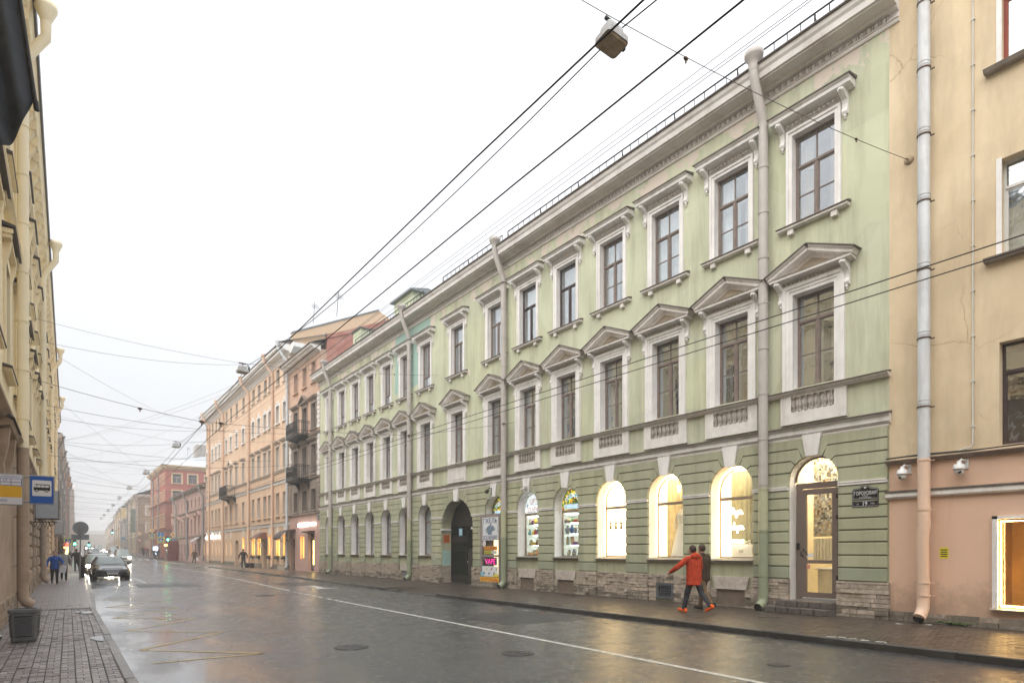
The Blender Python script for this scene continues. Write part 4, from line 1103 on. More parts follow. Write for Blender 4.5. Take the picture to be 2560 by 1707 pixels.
def arched_sign(a, lab, folk, y):
    t = thing('arched_sign', lab, 'shop sign', RF(a, 0, y), RZ, None)
    p = lunette(.60, 3.36, 3.17, 0, 16); 
    if not folk:
        bm_ = p; bm_.build('sign_panel', emit('brightened_white_panel', (.80,.86,.88), .45), t)  # emission added to lift the panel to the brightness of its frame
        text('GIFTS', .62, .20, M_redl, t, (0,-.004,3.66), arc=.75); text('SOUVENIRS', .92, .22, M_redl, t, (0,-.004,3.30))
        q = MB()
        for k in range(22): q.box(-.55+.05*k, -.53+.05*k, -.003, 0, 3.18, 3.215)
        for k in range(14):
            th = R(25+10*k); q.box(.56*math.cos(th)-.012, .56*math.cos(th)+.012, -.003, 0, 3.36+.56*math.sin(th)-.02, 3.36+.56*math.sin(th)+.02)
        for s in (-1,1):
            for k in range(5): q.tube([(s*.42+.03*k*s,-.002,3.42),(s*.38+.03*k*s,-.002,3.50),(s*.44,-.002,3.56)], .008, 4)
        q.tube([(-.25,-.002,3.48),(-.1,-.002,3.53),(.0,-.002,3.48),(.1,-.002,3.53),(.25,-.002,3.48)], .012, 4)
        q.build('blue_ornament', mat('delft_blue_print', (.10,.27,.48), .5, var=0), t)
    else:
        p.build('sign_panel', M_khoh, t)
        q = MB(); po = arch_pts(0,.47,3.36,14)[2:-2]; pi_ = arch_pts(0,.30,3.36,14)[2:-2]
        q.prism([(-.50,3.20),(.50,3.20),(.50,3.40),(-.50,3.40)], -.004, -.001)
        q.build('white_band', mat('white_band_print', (.70,.74,.72), .5, var=0), t)
        text('ПОДАРКИ', .86, .20, M_ltblue, t, (0,-.006,3.72), arc=.42); text('СУВЕНИРЫ', .96, .17, M_ltblue, t, (0,-.008,3.30))
        q = MB(); r = random.Random(4)
        for k in range(16):
            th = r.uniform(0,math.pi); rr_ = r.uniform(.08,.56); x, z = rr_*math.cos(th), 3.44+rr_*.9*math.sin(th)
            q.disc((x,z), r.uniform(.025,.05), -.003, 7)
        q.build('flower_prints', mat('yellow_flower_print', (.80,.60,.03), .5, var=.1), t)
arched_sign(BR[4], 'arched shop sign with folk flowers over the souvenir window next to the lit dress shop', True, .33)
arched_sign(BR[5], 'arched pale blue shop sign lettered GIFTS SOUVENIRS', False, .33)
arched_sign(BR[6], 'arched shop sign with folk flowers half hidden behind the downpipe over the poster door', True, .33)
M_shelf = glass('shelf_glass', .10, tint=(.90,.95,.92))
ITEM = {}
def item_me(kind, m, m2):
    k = (kind, m.name)
    if k in ITEM: return ITEM[k]
    q = MB()
    if kind == 'doll': q.lathe([(.035,0),(.048,.03),(.046,.08),(.030,.115),(.036,.135),(.034,.165),(.012,.185)], (0,0,0), 10); q.lathe([(.0365,.135),(.0375,.15),(.0355,.165)], (0,0,0), 10, 1)
    elif kind == 'plate': q.lathe([(.005,-.012),(.085,-.004),(.09,.004),(.005,.008)], (0,0,0), 16); q.lathe([(.05,.006),(.055,.012),(.045,.012)], (0,0,0), 16, 1); q.xf(Matrix.Translation((0,.02,.09)) @ Matrix.Rotation(R(80),4,'X'))
    elif kind == 'jug': q.lathe([(.03,0),(.055,.04),(.06,.09),(.035,.14),(.025,.17),(.035,.20)], (0,0,0), 10); q.tube([(.03,0,.17),(.08,0,.15),(.075,0,.09),(.055,0,.07)], .008, 6); q.lathe([(.061,.07),(.0615,.09)], (0,0,0), 10, 1)
    elif kind == 'samovar': q.lathe([(.035,0),(.03,.03),(.05,.05),(.065,.12),(.055,.17),(.03,.19),(.02,.23),(.03,.25)], (0,0,0), 12); q.tube([(.06,0,.1),(.10,0,.09)], .008, 6, 1); q.tube([(-.06,0,.13),(-.09,0,.15),(-.085,0,.11),(-.06,0,.10)], .007, 6, 1)
    elif kind == 'casket': q.bbox(-.075,.075,-.05,.05,0,.075,.01); q.prism([(-.078,.077),(.078,.077),(.06,.105),(-.06,.105)], -.052, .05, 1)
    elif kind == 'bell': q.lathe([(.055,0),(.05,.02),(.035,.07),(.028,.10),(.012,.11),(.012,.15),(.018,.165),(.008,.18)], (0,0,0), 10); q.lathe([(.052,.015),(.053,.02),(.0505,.025)], (0,0,0), 10, 1)
    elif kind == 'towel': q.box(-.055,.055,0,.02,0,.22); q.box(-.05,.05,-.008,0,.02,.20,1); q.box(-.055,.055,-.004,.02,.22,.235,1)
    ITEM[k] = q.mesh(kind, [m, m2]); return ITEM[k]
cols = dict(red=(.45,.05,.04), green=(.06,.30,.08), yellow=(.70,.50,.06), blue=(.05,.12,.35), grey=(.20,.22,.25), purple=(.18,.04,.25), orange=(.70,.28,.08), teal=(.06,.30,.33), brown=(.18,.09,.05), peach=(.75,.45,.30))
M_i2 = mat('gilt_trim', (.62,.48,.25), .4)
shelf_n = {0: 'bottom', 1: 'second', 2: 'third', 3: 'top'}
LAY = {4: [['grey plate','grey jug','grey bell'], ['teal towel','red towel','purple casket','teal jug'], ['grey samovar','blue samovar','grey doll','blue jug'], ['brown casket','green bell','red casket','orange casket']],
       5: [['orange casket','grey plate','orange jug','peach casket'], ['brown plate','yellow casket','brown doll','peach casket'], ['teal doll','yellow bell','red doll','blue samovar','purple casket'], ['grey plate','purple doll','yellow jug','blue bell','brown plate']]}
for k in (4, 5):
    o = showcase(BR[k], E_cool, strip=False, wall=mat('mint_white_wall', (.80,.82,.78), .7, var=.04))
    q = MB(); q.box(-.6,.6,.15,.24,3.0,3.03); q.build('shelf_light', E_cool, o)
    for s in range(4):
        z = 1.40+.43*s
        if s: 
            link('glass_shelf', unit(M_shelf), o, (0,.33,z-.006), scale=(1.5,.42,.010))
            q = MB(); q.box(-.7,.7,.5,.52,z-.034,z-.016); q.build('shelf_light', E_cool, o)
        row = LAY[k][s]; n = len(row); seen = {}
        for j, it in enumerate(row):
            c, kd = it.split(); m = mat('glazed_'+c, cols[c], .3, var=.25, scale=30)
            x = -.70+.95*(j+.5)/n
            other = 'window under the pale blue sign' if k == 5 else 'window nearer the lit dress shop'
            t = link(kd if kd != 'doll' else 'nesting_doll', item_me(kd, m, M_i2), None, RF(BR[k]-x, z+.001, .34+.24+.02*(j % 2)), rot=(0,0,RZ+(.2*(j % 3)-.2)),
                     label=f'{c} {"painted "+kd if kd != "doll" else "nesting doll"} on the {shelf_n[s]} shelf of the souvenir {other}', cat='souvenir', group='souvenirs in the shop windows')
            t.scale = (1.55,1.55,1.35)
# ---- glass door of the dress shop (nearest arch)
gd = thing('shop_door', 'tall brown framed glass door under the nearest arch beside the street name plate', 'door', RF(BR[0]+.0, 0, .28), RZ)
q = MB(); w, z0, z1 = .60, .34, 3.37
q.box(-w,-w+.13,0,.08,z0,z1); q.box(w-.10,w,0,.08,z0,z1); q.box(-w+.13,w-.10,0,.08,3.22,z1); q.build('door_frame', mat('brown_grey_alu', (.20,.155,.135), .4, var=.08, metal=.2), gd)
M_alu = MATS['brown_grey_alu']
q = MB(); a, b = -w+.14, w-.11
q.box(a,a+.14,-.03,.05,.38,3.20); q.box(b-.14,b,-.03,.05,.38,3.20); q.box(a+.14,b-.14,-.03,.05,3.06,3.20); q.box(a+.14,b-.14,-.03,.05,.38,.52); q.box(a+.14,b-.14,-.03,.05,1.27,1.36); q.build('door_leaf', M_alu, gd)
link('door_glass', unit(M_glass2), gd, ((a+b)/2, .01, (3.06+1.36)/2), scale=(b-a-.28,.006,1.70)); link('door_glass', unit(M_glass2), gd, ((a+b)/2, .01, (.52+1.27)/2), scale=(b-a-.28,.006,.75))
lu = lunette(.60, 3.40, 3.375, .02); lu.build('fanlight', M_glass2, gd)
q = MB(); po = arch_pts(0,.63,3.40,14); pi_ = arch_pts(0,.59,3.40,14)
for i in range(14): q.add([(po[i][0],-.01,po[i][1]),(po[i+1][0],-.01,po[i+1][1]),(pi_[i+1][0],-.01,pi_[i+1][1]),(pi_[i][0],-.01,pi_[i][1]),(po[i][0],.05,po[i][1]),(po[i+1][0],.05,po[i+1][1]),(pi_[i+1][0],.05,pi_[i+1][1]),(pi_[i][0],.05,pi_[i][1])], [(0,1,2,3),(3,2,6,7)])
q.build('fanlight_frame', M_alu, gd)
q = MB(); q.tube([(a+.07,-.03,1.66),(a+.09,-.10,1.64),(a+.20,-.12,1.55),(a+.21,-.10,1.47)], .014, 8); q.tube([(a+.07,-.03,1.44),(a+.02,-.08,1.50),(a+.05,-.09,1.58)], .014, 8); q.build('door_handle', M_black, gd)
for z in (2.98,2.45,.92): q = MB(); q.box(w-.14,w-.02,-.06,-.03,z-.05,z+.05); q.lathe([(.018,-.06),(.018,.06)], (w-.03,-.07,z), 8); q.build('hinge', M_black, gd)
q = MB(); q.box(-w+.02,-w+.09,-.03,0,1.62,1.80); q.build('intercom', M_black, gd)
q = MB(); q.box(a+.16,a+.34,-.045,-.042,1.43,1.53); q.build('paper_note', mat('white_paper', (.75,.75,.73), .6), gd)
q = MB(); q.box(a+.16,a+.25,-.034,-.031,1.14,1.24); q.build('sticker', mat('red_white_sticker', (.6,.25,.2), .5, var=.5, scale=60), gd)
# shop interior behind the glass door
q = MB(); X, y0, y1, zf, zc = 1.0, .45, 3.4, .36, 4.3; c0 = lx(BR[0])
q.add([(c0-X,y0,zf),(c0+X,y0,zf),(c0+X,y1,zf),(c0-X,y1,zf),(c0-X,y0,zc),(c0+X,y0,zc),(c0+X,y1,zc),(c0-X,y1,zc)], [(0,1,2,3),(4,7,6,5),(1,5,6,2),(0,3,7,4),(3,2,6,7)])
q.build('shop_room', mat('cream_shop_wall', (.78,.70,.52), .8, var=.05), gb)
q = MB(); q.box(c0-.7,c0+.7,.7,2.6,4.20,4.25); q.build('ceiling_light', emit('shop_ceiling_light', (1,.88,.68), 7), gb)
ph = thing('photo_collage', 'wall collage of many small photographs seen through the glass door', 'wall decoration', RF(BR[0], 0, 1.6), RZ)
M_ph = [mat('photo_'+str(i), c, .4, var=.35, scale=30) for i, c in enumerate(((.60,.50,.36),(.42,.40,.36),(.16,.14,.12),(.68,.66,.60),(.48,.36,.24),(.36,.40,.42)))]
q = MB(); r = random.Random(6); bx = []
for i in range(22):
    for j in range(36):
        x = -.80+.053*i+r.uniform(-.004,.004); z = 2.02+.065*j+r.uniform(-.004,.004); bx.append((x,x+r.uniform(.036,.05),r.uniform(-.02,0),.02,z,z+r.uniform(.048,.062),M_ph[r.randrange(6)]))
q.box(-.82,.38,.02,.05,2.0,4.4); q.build('collage_board', mat('beige_board', (.6,.52,.4), .8), ph)
pieces(ph, 'photo_print', bx, key=lambda t: t[0], limit=290)
rd = thing('radiator', 'white ribbed radiator on the wall behind the glass door', 'radiator', RF(BR[0], 1.35, 1.62), RZ)
q = MB(); q.box(-.80,.38,0,.05,0,.05); q.box(-.80,.38,0,.05,.55,.60); q.build('radiator_pipe', mat('radiator_white', (.7,.66,.56), .4), rd)
for i in range(13): link('radiator_rib', unit(MATS['radiator_white'], True), rd, (-.76+.09*i, -.02, .3), scale=(.07,.07,.6))
tb = thing('reception_counter', 'pale marble counter behind the lower glass of the shop door', 'counter', RF(BR[0], .36, 1.35), RZ)
q = MB(); q.bbox(-.55,.40,-.05,.5,0,.72,.01); q.build('counter_body', mat('veined_marble', (.70,.62,.47), .3, var=.2, scale=4), tb)
q = MB(); q.bbox(-.61,.45,-.10,.55,.722,.77,.01); q.build('counter_top', M_shopw, tb)
# door steps
sp = thing('door_steps', 'two grey tiled steps below the tall glass door', 'steps', RF(BR[0]+.15, 0, 0), RZ)
M_tile = mat('grey_step_tile', (.115,.10,.09), .4, var=.25, scale=8, bump=.15, obj_var=.15)
for (xa, xb, ya, z0, z1) in ((-.88,.76,-.56,.0,.155), (-.74,.76,-.28,.157,.315)):
    n = 5; 
    for k in range(n): link('step_tile', unit(M_tile, True), sp, (xa+(xb-xa)*(k+.5)/n, (ya+.3)/2, (z0+z1)/2), scale=((xb-xa)/n-.006, .3-ya, z1-z0-.004))
s2 = thing('door_steps', 'two stone steps below the poster covered souvenir door', 'steps', RF(BR[6]+.2, 0, 0), RZ)
for (xa, xb, ya, z0, z1) in ((-.85,.75,-.62,.0,.12), (-.72,.75,-.36,.122,.235)):
    for k in range(4): link('step_tile', unit(M_stoned, True), s2, (xa+(xb-xa)*(k+.5)/4, (ya+.3)/2, (z0+z1)/2), scale=((xb-xa)/4-.006, .3-ya, z1-z0-.004))
# ---- souvenir shop door covered with posters
sd = thing('shop_door', 'grey framed souvenir shop door covered with posters next to the gateway', 'door', RF(22.17, 0, -.16), RZ)
q = MB(); w = .76; z0, z1 = .28, 3.22
M_sdf = mat('grey_brown_door_frame', (.27,.23,.21), .5, var=.1)
q.box(-w,-w+.17,0,.07,z0,z1); q.box(w-.10,w,0,.07,z0,z1); q.box(-w+.17,w-.1,0,.07,z1-.14,z1); q.box(-w+.17,w-.1,0,.07,z0,z0+.15); q.box(-w+.17,w-.1,0,.07,1.32,1.42); q.build('door_frame', M_sdf, sd)
link('door_glass', unit(M_glass2), sd, (.03,.03,2.25), scale=(1.26,.006,1.66)); link('door_glass', unit(M_glass2), sd, (.03,.03,.87), scale=(1.26,.006,.88))
q = MB(); q.box(.18,.64,.10,.12,.5,2.9); q.build('lit_blind', emit('warm_blind_light', (1,.80,.48), .9), sd)
q = MB(); q.box(-.62,.18,.10,.12,.4,3.0); q.build('dark_blind', mat('brown_blind', (.20,.15,.10), .8), sd)
def poster(name, x0, x1, z0, z1, m, y=-.004): q = MB(); q.box(x0,x1,y,y+.003,z0,z1); return q.build(name, m, sd)
M_pw = mat('poster_white', (.70,.72,.74), .5, var=.04)
p = poster('poster', -.57,.66,1.95+.55,3.08, M_pw); p2 = poster('poster', -.57,.66,2.06,2.499, M_pw)
text('ГЖЕЛЬ', 1.08, .22, M_navy, sd, (.04,-.008,2.93)); text('SOUVENIRS', 1.10, .20, M_navy, sd, (.04,-.008,2.18))
M_gz = mat('grey_blue_print', (.16,.22,.30), .5, var=.6, scale=40)
q = MB(); q.ball((.0,-.004,2.53), .21, 16, 8, 0, 1.05, .02, .95); q.ball((.22,-.004,2.58), .13, 12, 6, 0, 1, .02, 1); q.box(.05,.14,-.009,-.005,2.70,2.80); q.tube([(-.2,-.006,2.62),(-.30,-.006,2.5),(-.2,-.006,2.4)], .018, 5); q.tube([(.28,-.006,2.55),(.40,-.006,2.50),(.42,-.006,2.62)], .015, 5); q.box(-.15,.22,-.009,-.005,2.32,2.36)
q.build('teapot_print', M_gz, sd)
q = MB()
for s in (-.52,.60):
    for k in range(8): q.tube([(s-.02,-.006,2.36+.06*k),(s+.025,-.006,2.38+.06*k),(s-.01,-.006,2.40+.06*k)], .006, 4)
q.build('border_print', M_navy, sd)
q = MB(); q.disc((-.42,1.92), .14, -.006, 20); q.build('round_sticker', M_pw, sd); q = MB(); q.prism([(-.44,1.84),(-.36,1.84),(-.36,1.87),(-.41,1.87),(-.41,2.0),(-.44,2.0)], -.010, -.007); q.build('letter_print', mat('orange_print', (.65,.22,.03), .5, var=0), sd)
poster('poster', -.46,.58,1.62,1.80, mat('orange_poster', (.72,.36,.05), .5, var=.05)); text('SOUVENIRS', .98, .15, mat('dark_red_print', (.35,.03,.02), .5, var=0), sd, (.06,-.008,1.71))
poster('poster', -.44,.14,1.46,1.60, mat('yellow_poster', (.70,.62,.08), .5, var=.05)); text('МАГНИТЫ', .52, .09, mat('black_print', (.02,.02,.02), .5, var=0), sd, (-.15,-.008,1.53))
poster('poster', .14,.56,1.46,1.60, mat('pale_grey_poster', (.5,.55,.52), .5, var=.05))
poster('poster', -.44,.56,.96,1.30, mat('black_poster', (.012,.010,.012), .4, var=0)); text('VAPE', .80, .24, emit('magenta_letters', (.80,.03,.30), .8), sd, (.05,-.008,1.13))
pz = poster('poster', -.58,.64,.46,.92, M_pw)
r = random.Random(12)
for k, c in enumerate(((.05,.05,.06),(.65,.6,.1),(.1,.12,.3),(.4,.1,.08),(.1,.1,.1),(.5,.35,.2))):
    q = MB(); x, z = -.42+.19*k, .60+.2*(k % 2); q.ball((x,-.005,z), .055, 10, 5, 0, 1, .03, .8); q.tube([(x-.06,-.006,z-.06),(x+.07,-.006,z+.05)], .008, 5); q.build('cartoon_print', mat('print_'+str(k), c, .5, var=.3, scale=40), sd)
poster('poster', .28,.66,.46,.58, MATS['yellow_poster'], -.008); poster('poster', -.70,-.44,.46,.66, mat('pale_blue_poster', (.25,.55,.68), .5), -.009)
poster('poster', -.72,.74,.16,.44, mat('amber_poster', (.78,.42,.02), .5, var=.05), -.02); text('ХОЗТОВАРЫ', 1.30, .19, mat('red_print', (.42,.02,.015), .5, var=0), sd, (0,-.024,.30))
q = MB(); q.tube([(-.66,-.01,1.52),(-.58,-.08,1.50),(-.52,-.08,1.40),(-.60,-.02,1.30)], .014, 7); q.tube([(-.58,-.05,1.40),(.05,-.04,.96)], .007, 5); q.build('door_handle', MATS['worn_steel'], sd)
# ---- signs, notices and lamps fixed to the wall
sg = thing('street_name_plate', 'black street name plate with house number 19 on the green wall', 'sign', RF(6.575, 2.90, -.055), RZ)
M_sb = mat('black_enamel', (.012,.012,.014), .25, var=0); M_sw = mat('white_enamel', (.75,.75,.75), .4, var=0)
q = MB(); q.prism([(-.295,-.075),(.295,-.075),(.295,.15),(.26,.185),(.12,.20),(.08,.245),(-.08,.245),(-.12,.20),(-.26,.185),(-.295,.15)], -.02, 0); q.build('name_panel', M_sb, sg)
q = MB(); q.prism([(-.295,-.255),(.295,-.255),(.295,-.10),(-.295,-.10)], -.02, 0); q.build('number_panel', M_sb, sg)
def outline(pts, y, r_, m, par, nm):
    q = MB(); q.tube([(x, y, z) for x, z in pts+[pts[0]]], r_, 4); q.build(nm, m, par)
outline([(-.275,-.058),(.275,-.058),(.275,.14),(.25,.165),(.11,.182),(.07,.222),(-.07,.222),(-.11,.182),(-.25,.165),(-.275,.14)], -.021, .0035, M_sw, sg, 'white_border')
outline([(-.275,-.238),(.275,-.238),(.275,-.118),(-.275,-.118)], -.021, .0035, M_sw, sg, 'white_border')
text('ГОРОХОВАЯ', .50, .088, M_sw, sg, (0,-.021,.075)); text('УЛИЦА', .13, .032, M_sw, sg, (0,-.021,.005)); text('GOROKHOVAYA ULITSA', .27, .024, M_sw, sg, (0,-.021,-.035))
text('19', .095, .095, M_sw, sg, (0,-.021,-.178)); text('21', .04, .033, M_sw, sg, (-.17,-.021,-.185)); text('17/56', .085, .033, M_sw, sg, (.165,-.021,-.180))
q = MB(); q.box(-.022,.022,-.024,-.02,.185,.212); q.build('small_badge', M_sw, sg)
def notice(nm, lab, A, z, w, h, dy, c, lines, lc, rz=RZ):
    t = thing(nm, lab, 'notice', RF(A, z, dy), rz)
    q = MB(); q.box(-w/2,w/2,-.004,0,-h/2,h/2); q.build('notice_panel', mat(nm+'_panel_'+str(len(MATS)), c, .5, var=.06), t)
    q = MB()
    for i in range(lines):
        zz_ = h/2-h*(i+1)/(lines+1); ww = w*(.38 if i % 2 else .42); q.box(-ww,ww,-.006,-.004,zz_-h*.25/(lines+1),zz_+h*.25/(lines+1))
    q.build('print_lines', lc, t); return t
M_bp = mat('black_print', (.02,.02,.02), .5, var=0)
notice('blue_notice', 'light blue notice on the left leaf of the iron gate', BG+.45, 2.52, .32, .36, .47, (.14,.42,.62), 4, M_sw)
notice('blue_notice', 'light blue notice at the right edge of the iron gate', BG-1.1, 2.55, .40, .34, .47, (.16,.44,.62), 5, M_sw)
t = notice('orange_notice', 'orange notice on the side wall inside the gateway', BG+1.428, 2.20, .36, .42, .24, (.62,.16,.03), 5, mat('dark_orange_print', (.25,.05,.01), .5, var=0), 0.0)
notice('white_notice', 'small white notice on the green pier left of the gateway', 27.3, 1.30, .24, .30, -.055, (.66,.67,.68), 6, mat('grey_lines', (.25,.25,.26), .5, var=0))
notice('white_notice', 'narrow white notice on the pier beside the poster door', 23.15, 2.4, .14, .50, -.055, (.66,.67,.68), 7, mat('grey_lines', (.25,.25,.26), .5, var=0))
notice('blue_number_plate', 'tiny blue number plate on the pier left of the gateway', 26.75, 1.93, .10, .14, -.055, (.10,.12,.42), 1, M_sw)
# floodlight above the poster door, small white camera above the GIFTS sign
ld = thing('floodlight', 'black floodlight on a white keystone above the poster door', 'lamp', RF(22.1, 4.25, -.12), RZ)
q = MB(); q.tube([(0,0,.08),(0,-.12,.12),(0,-.2,.02)], .014, 6); q.box(-.01,.03,-.02,0,-.2,.15); q.build('lamp_arm', M_black, ld)
q = MB(); q.lathe([(.05,-.09),(.085,0),(.09,.07),(.05,.10)], (0,0,0), 12); q.xf(Matrix.Translation((0,-.22,-.04)) @ Matrix.Rotation(R(125),4,'X')); q.build('lamp_head', M_black, ld)
q = MB(); q.box(-.17,.12,-.14,0,-.36,-.30); q.build('lamp_box', mat('grey_plastic', (.45,.45,.44), .5), ld)
sc_ = thing('security_camera', 'small grey white camera perched above the GIFTS SOUVENIRS sign', 'camera', RF(19.62, 4.12, -.12), RZ)
q = MB(); q.box(-.03,.03,-.03,0,-.05,.08); q.build('camera_mount', MATS['grey_plastic'], sc_)
q = MB(); q.tube([(.12,-.05,.04),(-.16,-.12,-.02)], .045, 10); q.build('camera_body', mat('white_plastic', (.68,.68,.67), .4), sc_)
q = MB(); q.box(-.02,.16,-.15,-.03,.09,.10); q.build('camera_hood', MATS['grey_plastic'], sc_)
# ================================================================ OTHER HOUSES ON THE RIGHT
M_farglass = mat('far_window_glass', (.055,.062,.066), .06, var=.3, scale=.6, spec=.8, obj_var=.5)
M_farglass.node_tree.nodes['Principled BSDF'].inputs['Coat Weight'].default_value = .4
M_wfr = mat('grey_white_frame', (.42,.41,.39), .6, var=.1, obj_var=.35)
WIN = {}
def far_window(parent, cx, zb, w, h, y, frame_m, surround=None, sb=.13, hood=None, style=1, pane_m=None, hp=1.0):
    k = ('f', w, h, frame_m.name, style)
    if k not in WIN:
        q = MB(); t = .06
        q.box(-w/2,-w/2+t,0,.05,0,h); q.box(w/2-t,w/2,0,.05,0,h); q.box(-w/2+t,w/2-t,0,.05,0,t); q.box(-w/2+t,w/2-t,0,.05,h-t,h)
        if style: q.box(-w/2+t,w/2-t,-.01,.05,h*.68-.03,h*.68+.03); q.box(-.03,.03,-.005,.05,t,h*.68-.03)
        p = MB(); p.box(-w/2+t,w/2-t,.025,.03,t,h-t)
        WIN[k] = (q.mesh('window', frame_m), p)
    me, p = WIN[k]; o = link('window', me, parent, (cx, y, zb))
    pk = ('p', w, h, (pane_m or M_farglass).name)
    if pk not in WIN: WIN[pk] = p.mesh('pane', pane_m or M_farglass)
    link('pane', WIN[pk], o)
    if surround:
        sk = ('s', w, h, y, surround.name, sb, hood, hp)
        if sk not in WIN:
            q = MB(); e = sb
            q.box(-w/2-e,-w/2,-.05-y,.01-y,-.05,h+e); q.box(w/2,w/2+e,-.05-y,.01-y,-.05,h+e); q.box(-w/2,w/2,-.05-y,.01-y,h,h+e)
            q.box(-w/2-e-.06,w/2+e+.06,-.16-y,.01-y,-.13,-.05)
            if hood == 'flat': q.sweep([(.01-y,h+e+.10),(-.12*hp-y,h+e+.10),(-.28*hp-y,h+e+.22),(-.30*hp-y,h+e+.30),(.01-y,h+e+.34)], -w/2-e-.2, w/2+e+.2)
            if hood == 'ped':
                q.sweep([(.01-y,h+e+.10),(-.25*hp-y,h+e+.12),(-.25*hp-y,h+e+.2),(.01-y,h+e+.22)], -w/2-e-.22, w/2+e+.22)
                X = w/2+e+.25; q.prism([(-X,h+e+.2),(X,h+e+.2),(0,h+e+.72)], -.07-y, .01-y)
                q.prism([(-X,h+e+.2),(-X,h+e+.30),(0,h+e+.82),(0,h+e+.70)], -.30*hp-y, .01-y); q.prism([(X,h+e+.2),(0,h+e+.70),(0,h+e+.82),(X,h+e+.30)], -.30*hp-y, .01-y)
            if hood == 'ear': q.box(-w/2-e-.08,-w/2-e,-.05-y,.01-y,h-.15,h+e+.06); q.box(w/2+e,w/2+e+.08,-.05-y,.01-y,h-.15,h+e+.06); q.prism([(-.14,h+e),(.14,h+e),(.09,h+e+.32),(-.09,h+e+.32)], -.09-y, .01-y)
            WIN[sk] = q.mesh('window_surround', surround)
        link('window_surround', WIN[sk], o)
    return o
def far_pipe(parent, x, ztop, m, r=.11, zb=.3, proj=.5, ylow=-.17):
    q = MB(); q.tube([(x,-proj,ztop-.35),(x,-proj,ztop-.6),(x,ylow,ztop-1.6),(x,ylow,zb),(x,ylow-.12,zb-.18)], r, 9)
    for i in range(int((ztop-2)/1.4)): q.tube([(x,ylow,zb+.5+1.4*i),(x,ylow,zb+.56+1.4*i)], r+.014, 9)
    o = q.build('drainpipe', m, parent); q = MB(); q.lathe([(r,-.5),(r*1.2,-.3),(r*2,-.1),(r*2,0)], (x,-proj,ztop), 10); q.build('rain_hopper', m, o); return o
def cornice_prof(z, h, p): return [(.01,z),(-.06,z),(-.10,z+h*.2),(-p*.7,z+h*.35),(-p*.75,z+h*.55),(-p,z+h*.75),(-p,z+h),(.01,z+h+.02)]
M_roofd = mat('dark_tin_roof', (.075,.070,.068), .5, var=.2, metal=.2)
# ---------------- yellow house at the right edge
yb = thing('yellow_building', 'cracked yellow house with a peach painted ground floor at the right edge', 'building', RF(A0, 0), RZ)
def yellow_wall():
    m, nt, n, l, b = nodes_of('yellow_plaster'); geo = n.new('ShaderNodeNewGeometry'); pos = geo.outputs['Position']
    t = _noise(n, l, pos, .6, 7, .65); c = _mix(n, l, _range(n, l, t.outputs[0], .3, .7, 0, 1), (.60,.475,.315), (.76,.63,.44))
    mp = n.new('ShaderNodeMapping'); mp.inputs['Scale'].default_value = (1,1,.2); l.new(pos, mp.inputs[0])
    s = _noise(n, l, mp.outputs[0], 1.6, 8, .7); c = _mix(n, l, _range(n, l, s.outputs[0], .45, .75, 0, .7), c, (.44,.35,.24))
    wob = _noise(n, l, pos, 1.1, 6, .7); 
    dv = n.new('ShaderNodeVectorMath'); dv.operation = 'MULTIPLY_ADD'; l.new(wob.outputs['Color'], dv.inputs[0]); dv.inputs[1].default_value = (.55,.55,.55); l.new(pos, dv.inputs[2])
    v = n.new('ShaderNodeTexVoronoi'); v.feature = 'DISTANCE_TO_EDGE'; v.inputs['Scale'].default_value = .55; l.new(dv.outputs[0], v.inputs['Vector'])
    cm = _noise(n, l, pos, .5, 2); crk = _math(n, l, 'MULTIPLY', _range(n, l, v.outputs['Distance'], .0, .007, 1, 0), _range(n, l, cm.outputs[0], .50, .58, 0, 1))
    c = _mix(n, l, _math(n, l, 'MULTIPLY', crk, .55), c, (.22,.13,.07))
    ch = _noise(n, l, pos, 2.1, 9, .72); c = _mix(n, l, _range(n, l, ch.outputs[0], .70, .71, 0, .8), c, (.50,.44,.36))
    l.new(c, b.inputs['Base Color']); b.inputs['Roughness'].default_value = .88; b.inputs['Specular IOR Level'].default_value = .15
    bp = n.new('ShaderNodeBump'); bp.inputs['Strength'].default_value = .35; bp.inputs['Distance'].default_value = .02
    sub = _math(n, l, 'SUBTRACT', s.outputs[0], crk); l.new(sub, bp.inputs['Height']); l.new(bp.outputs[0], b.inputs['Normal']); return m
M_yel = yellow_wall(); MATS['yellow_plaster'] = M_yel
M_peachw = mat('peach_plaster_ground', (.70,.475,.345), .85, var=.05, scale=.7, grime=(.48,.32,.22), gscale=.9, gamt=.65, streak=True, bump=.05, splash=(.30,.21,.15))
q = MB(); cW = lx(3.30); hw = .74
wall_band(q, 0, 22, 0, 3.60, [dict(cx=cW, hw=hw, zb=.42, zt=2.25, depth=.20, rev=1)], .0, 1)
wall_band(q, 0, 22, 3.60, 7.0, [dict(cx=cW, hw=.72, zb=3.76, zt=5.86, depth=.22, rev=0)], .0, 0)
wall_band(q, 0, 22, 7.0, 10.6, [dict(cx=cW, hw=.70, zb=7.66, zt=9.60, depth=.22, rev=0)], .0, 0)
wall_band(q, 0, 22, 10.6, 19, [dict(cx=cW, hw=.70, zb=11.55, zt=13.5, depth=.22, rev=0)], .0, 0)
q.box(0, .2, .01, 12, 0, 19, 0); q.box(0, 22, 12, 12.3, 0, 19, 0); q.box(21.8,22,.01,12,0,19,0); q.box(0,22,.01,12,18.7,18.9,0)
q.build('wall', [M_yel, M_peachw], yb)
q = MB(); q.sweep([(.01,3.57),(-.05,3.57),(-.10,3.62),(-.16,3.65),(.01,3.69)], -.04, 22); q.build('string_course', mat('brown_grey_course', (.27,.21,.17), .7, var=.2, scale=5), yb)
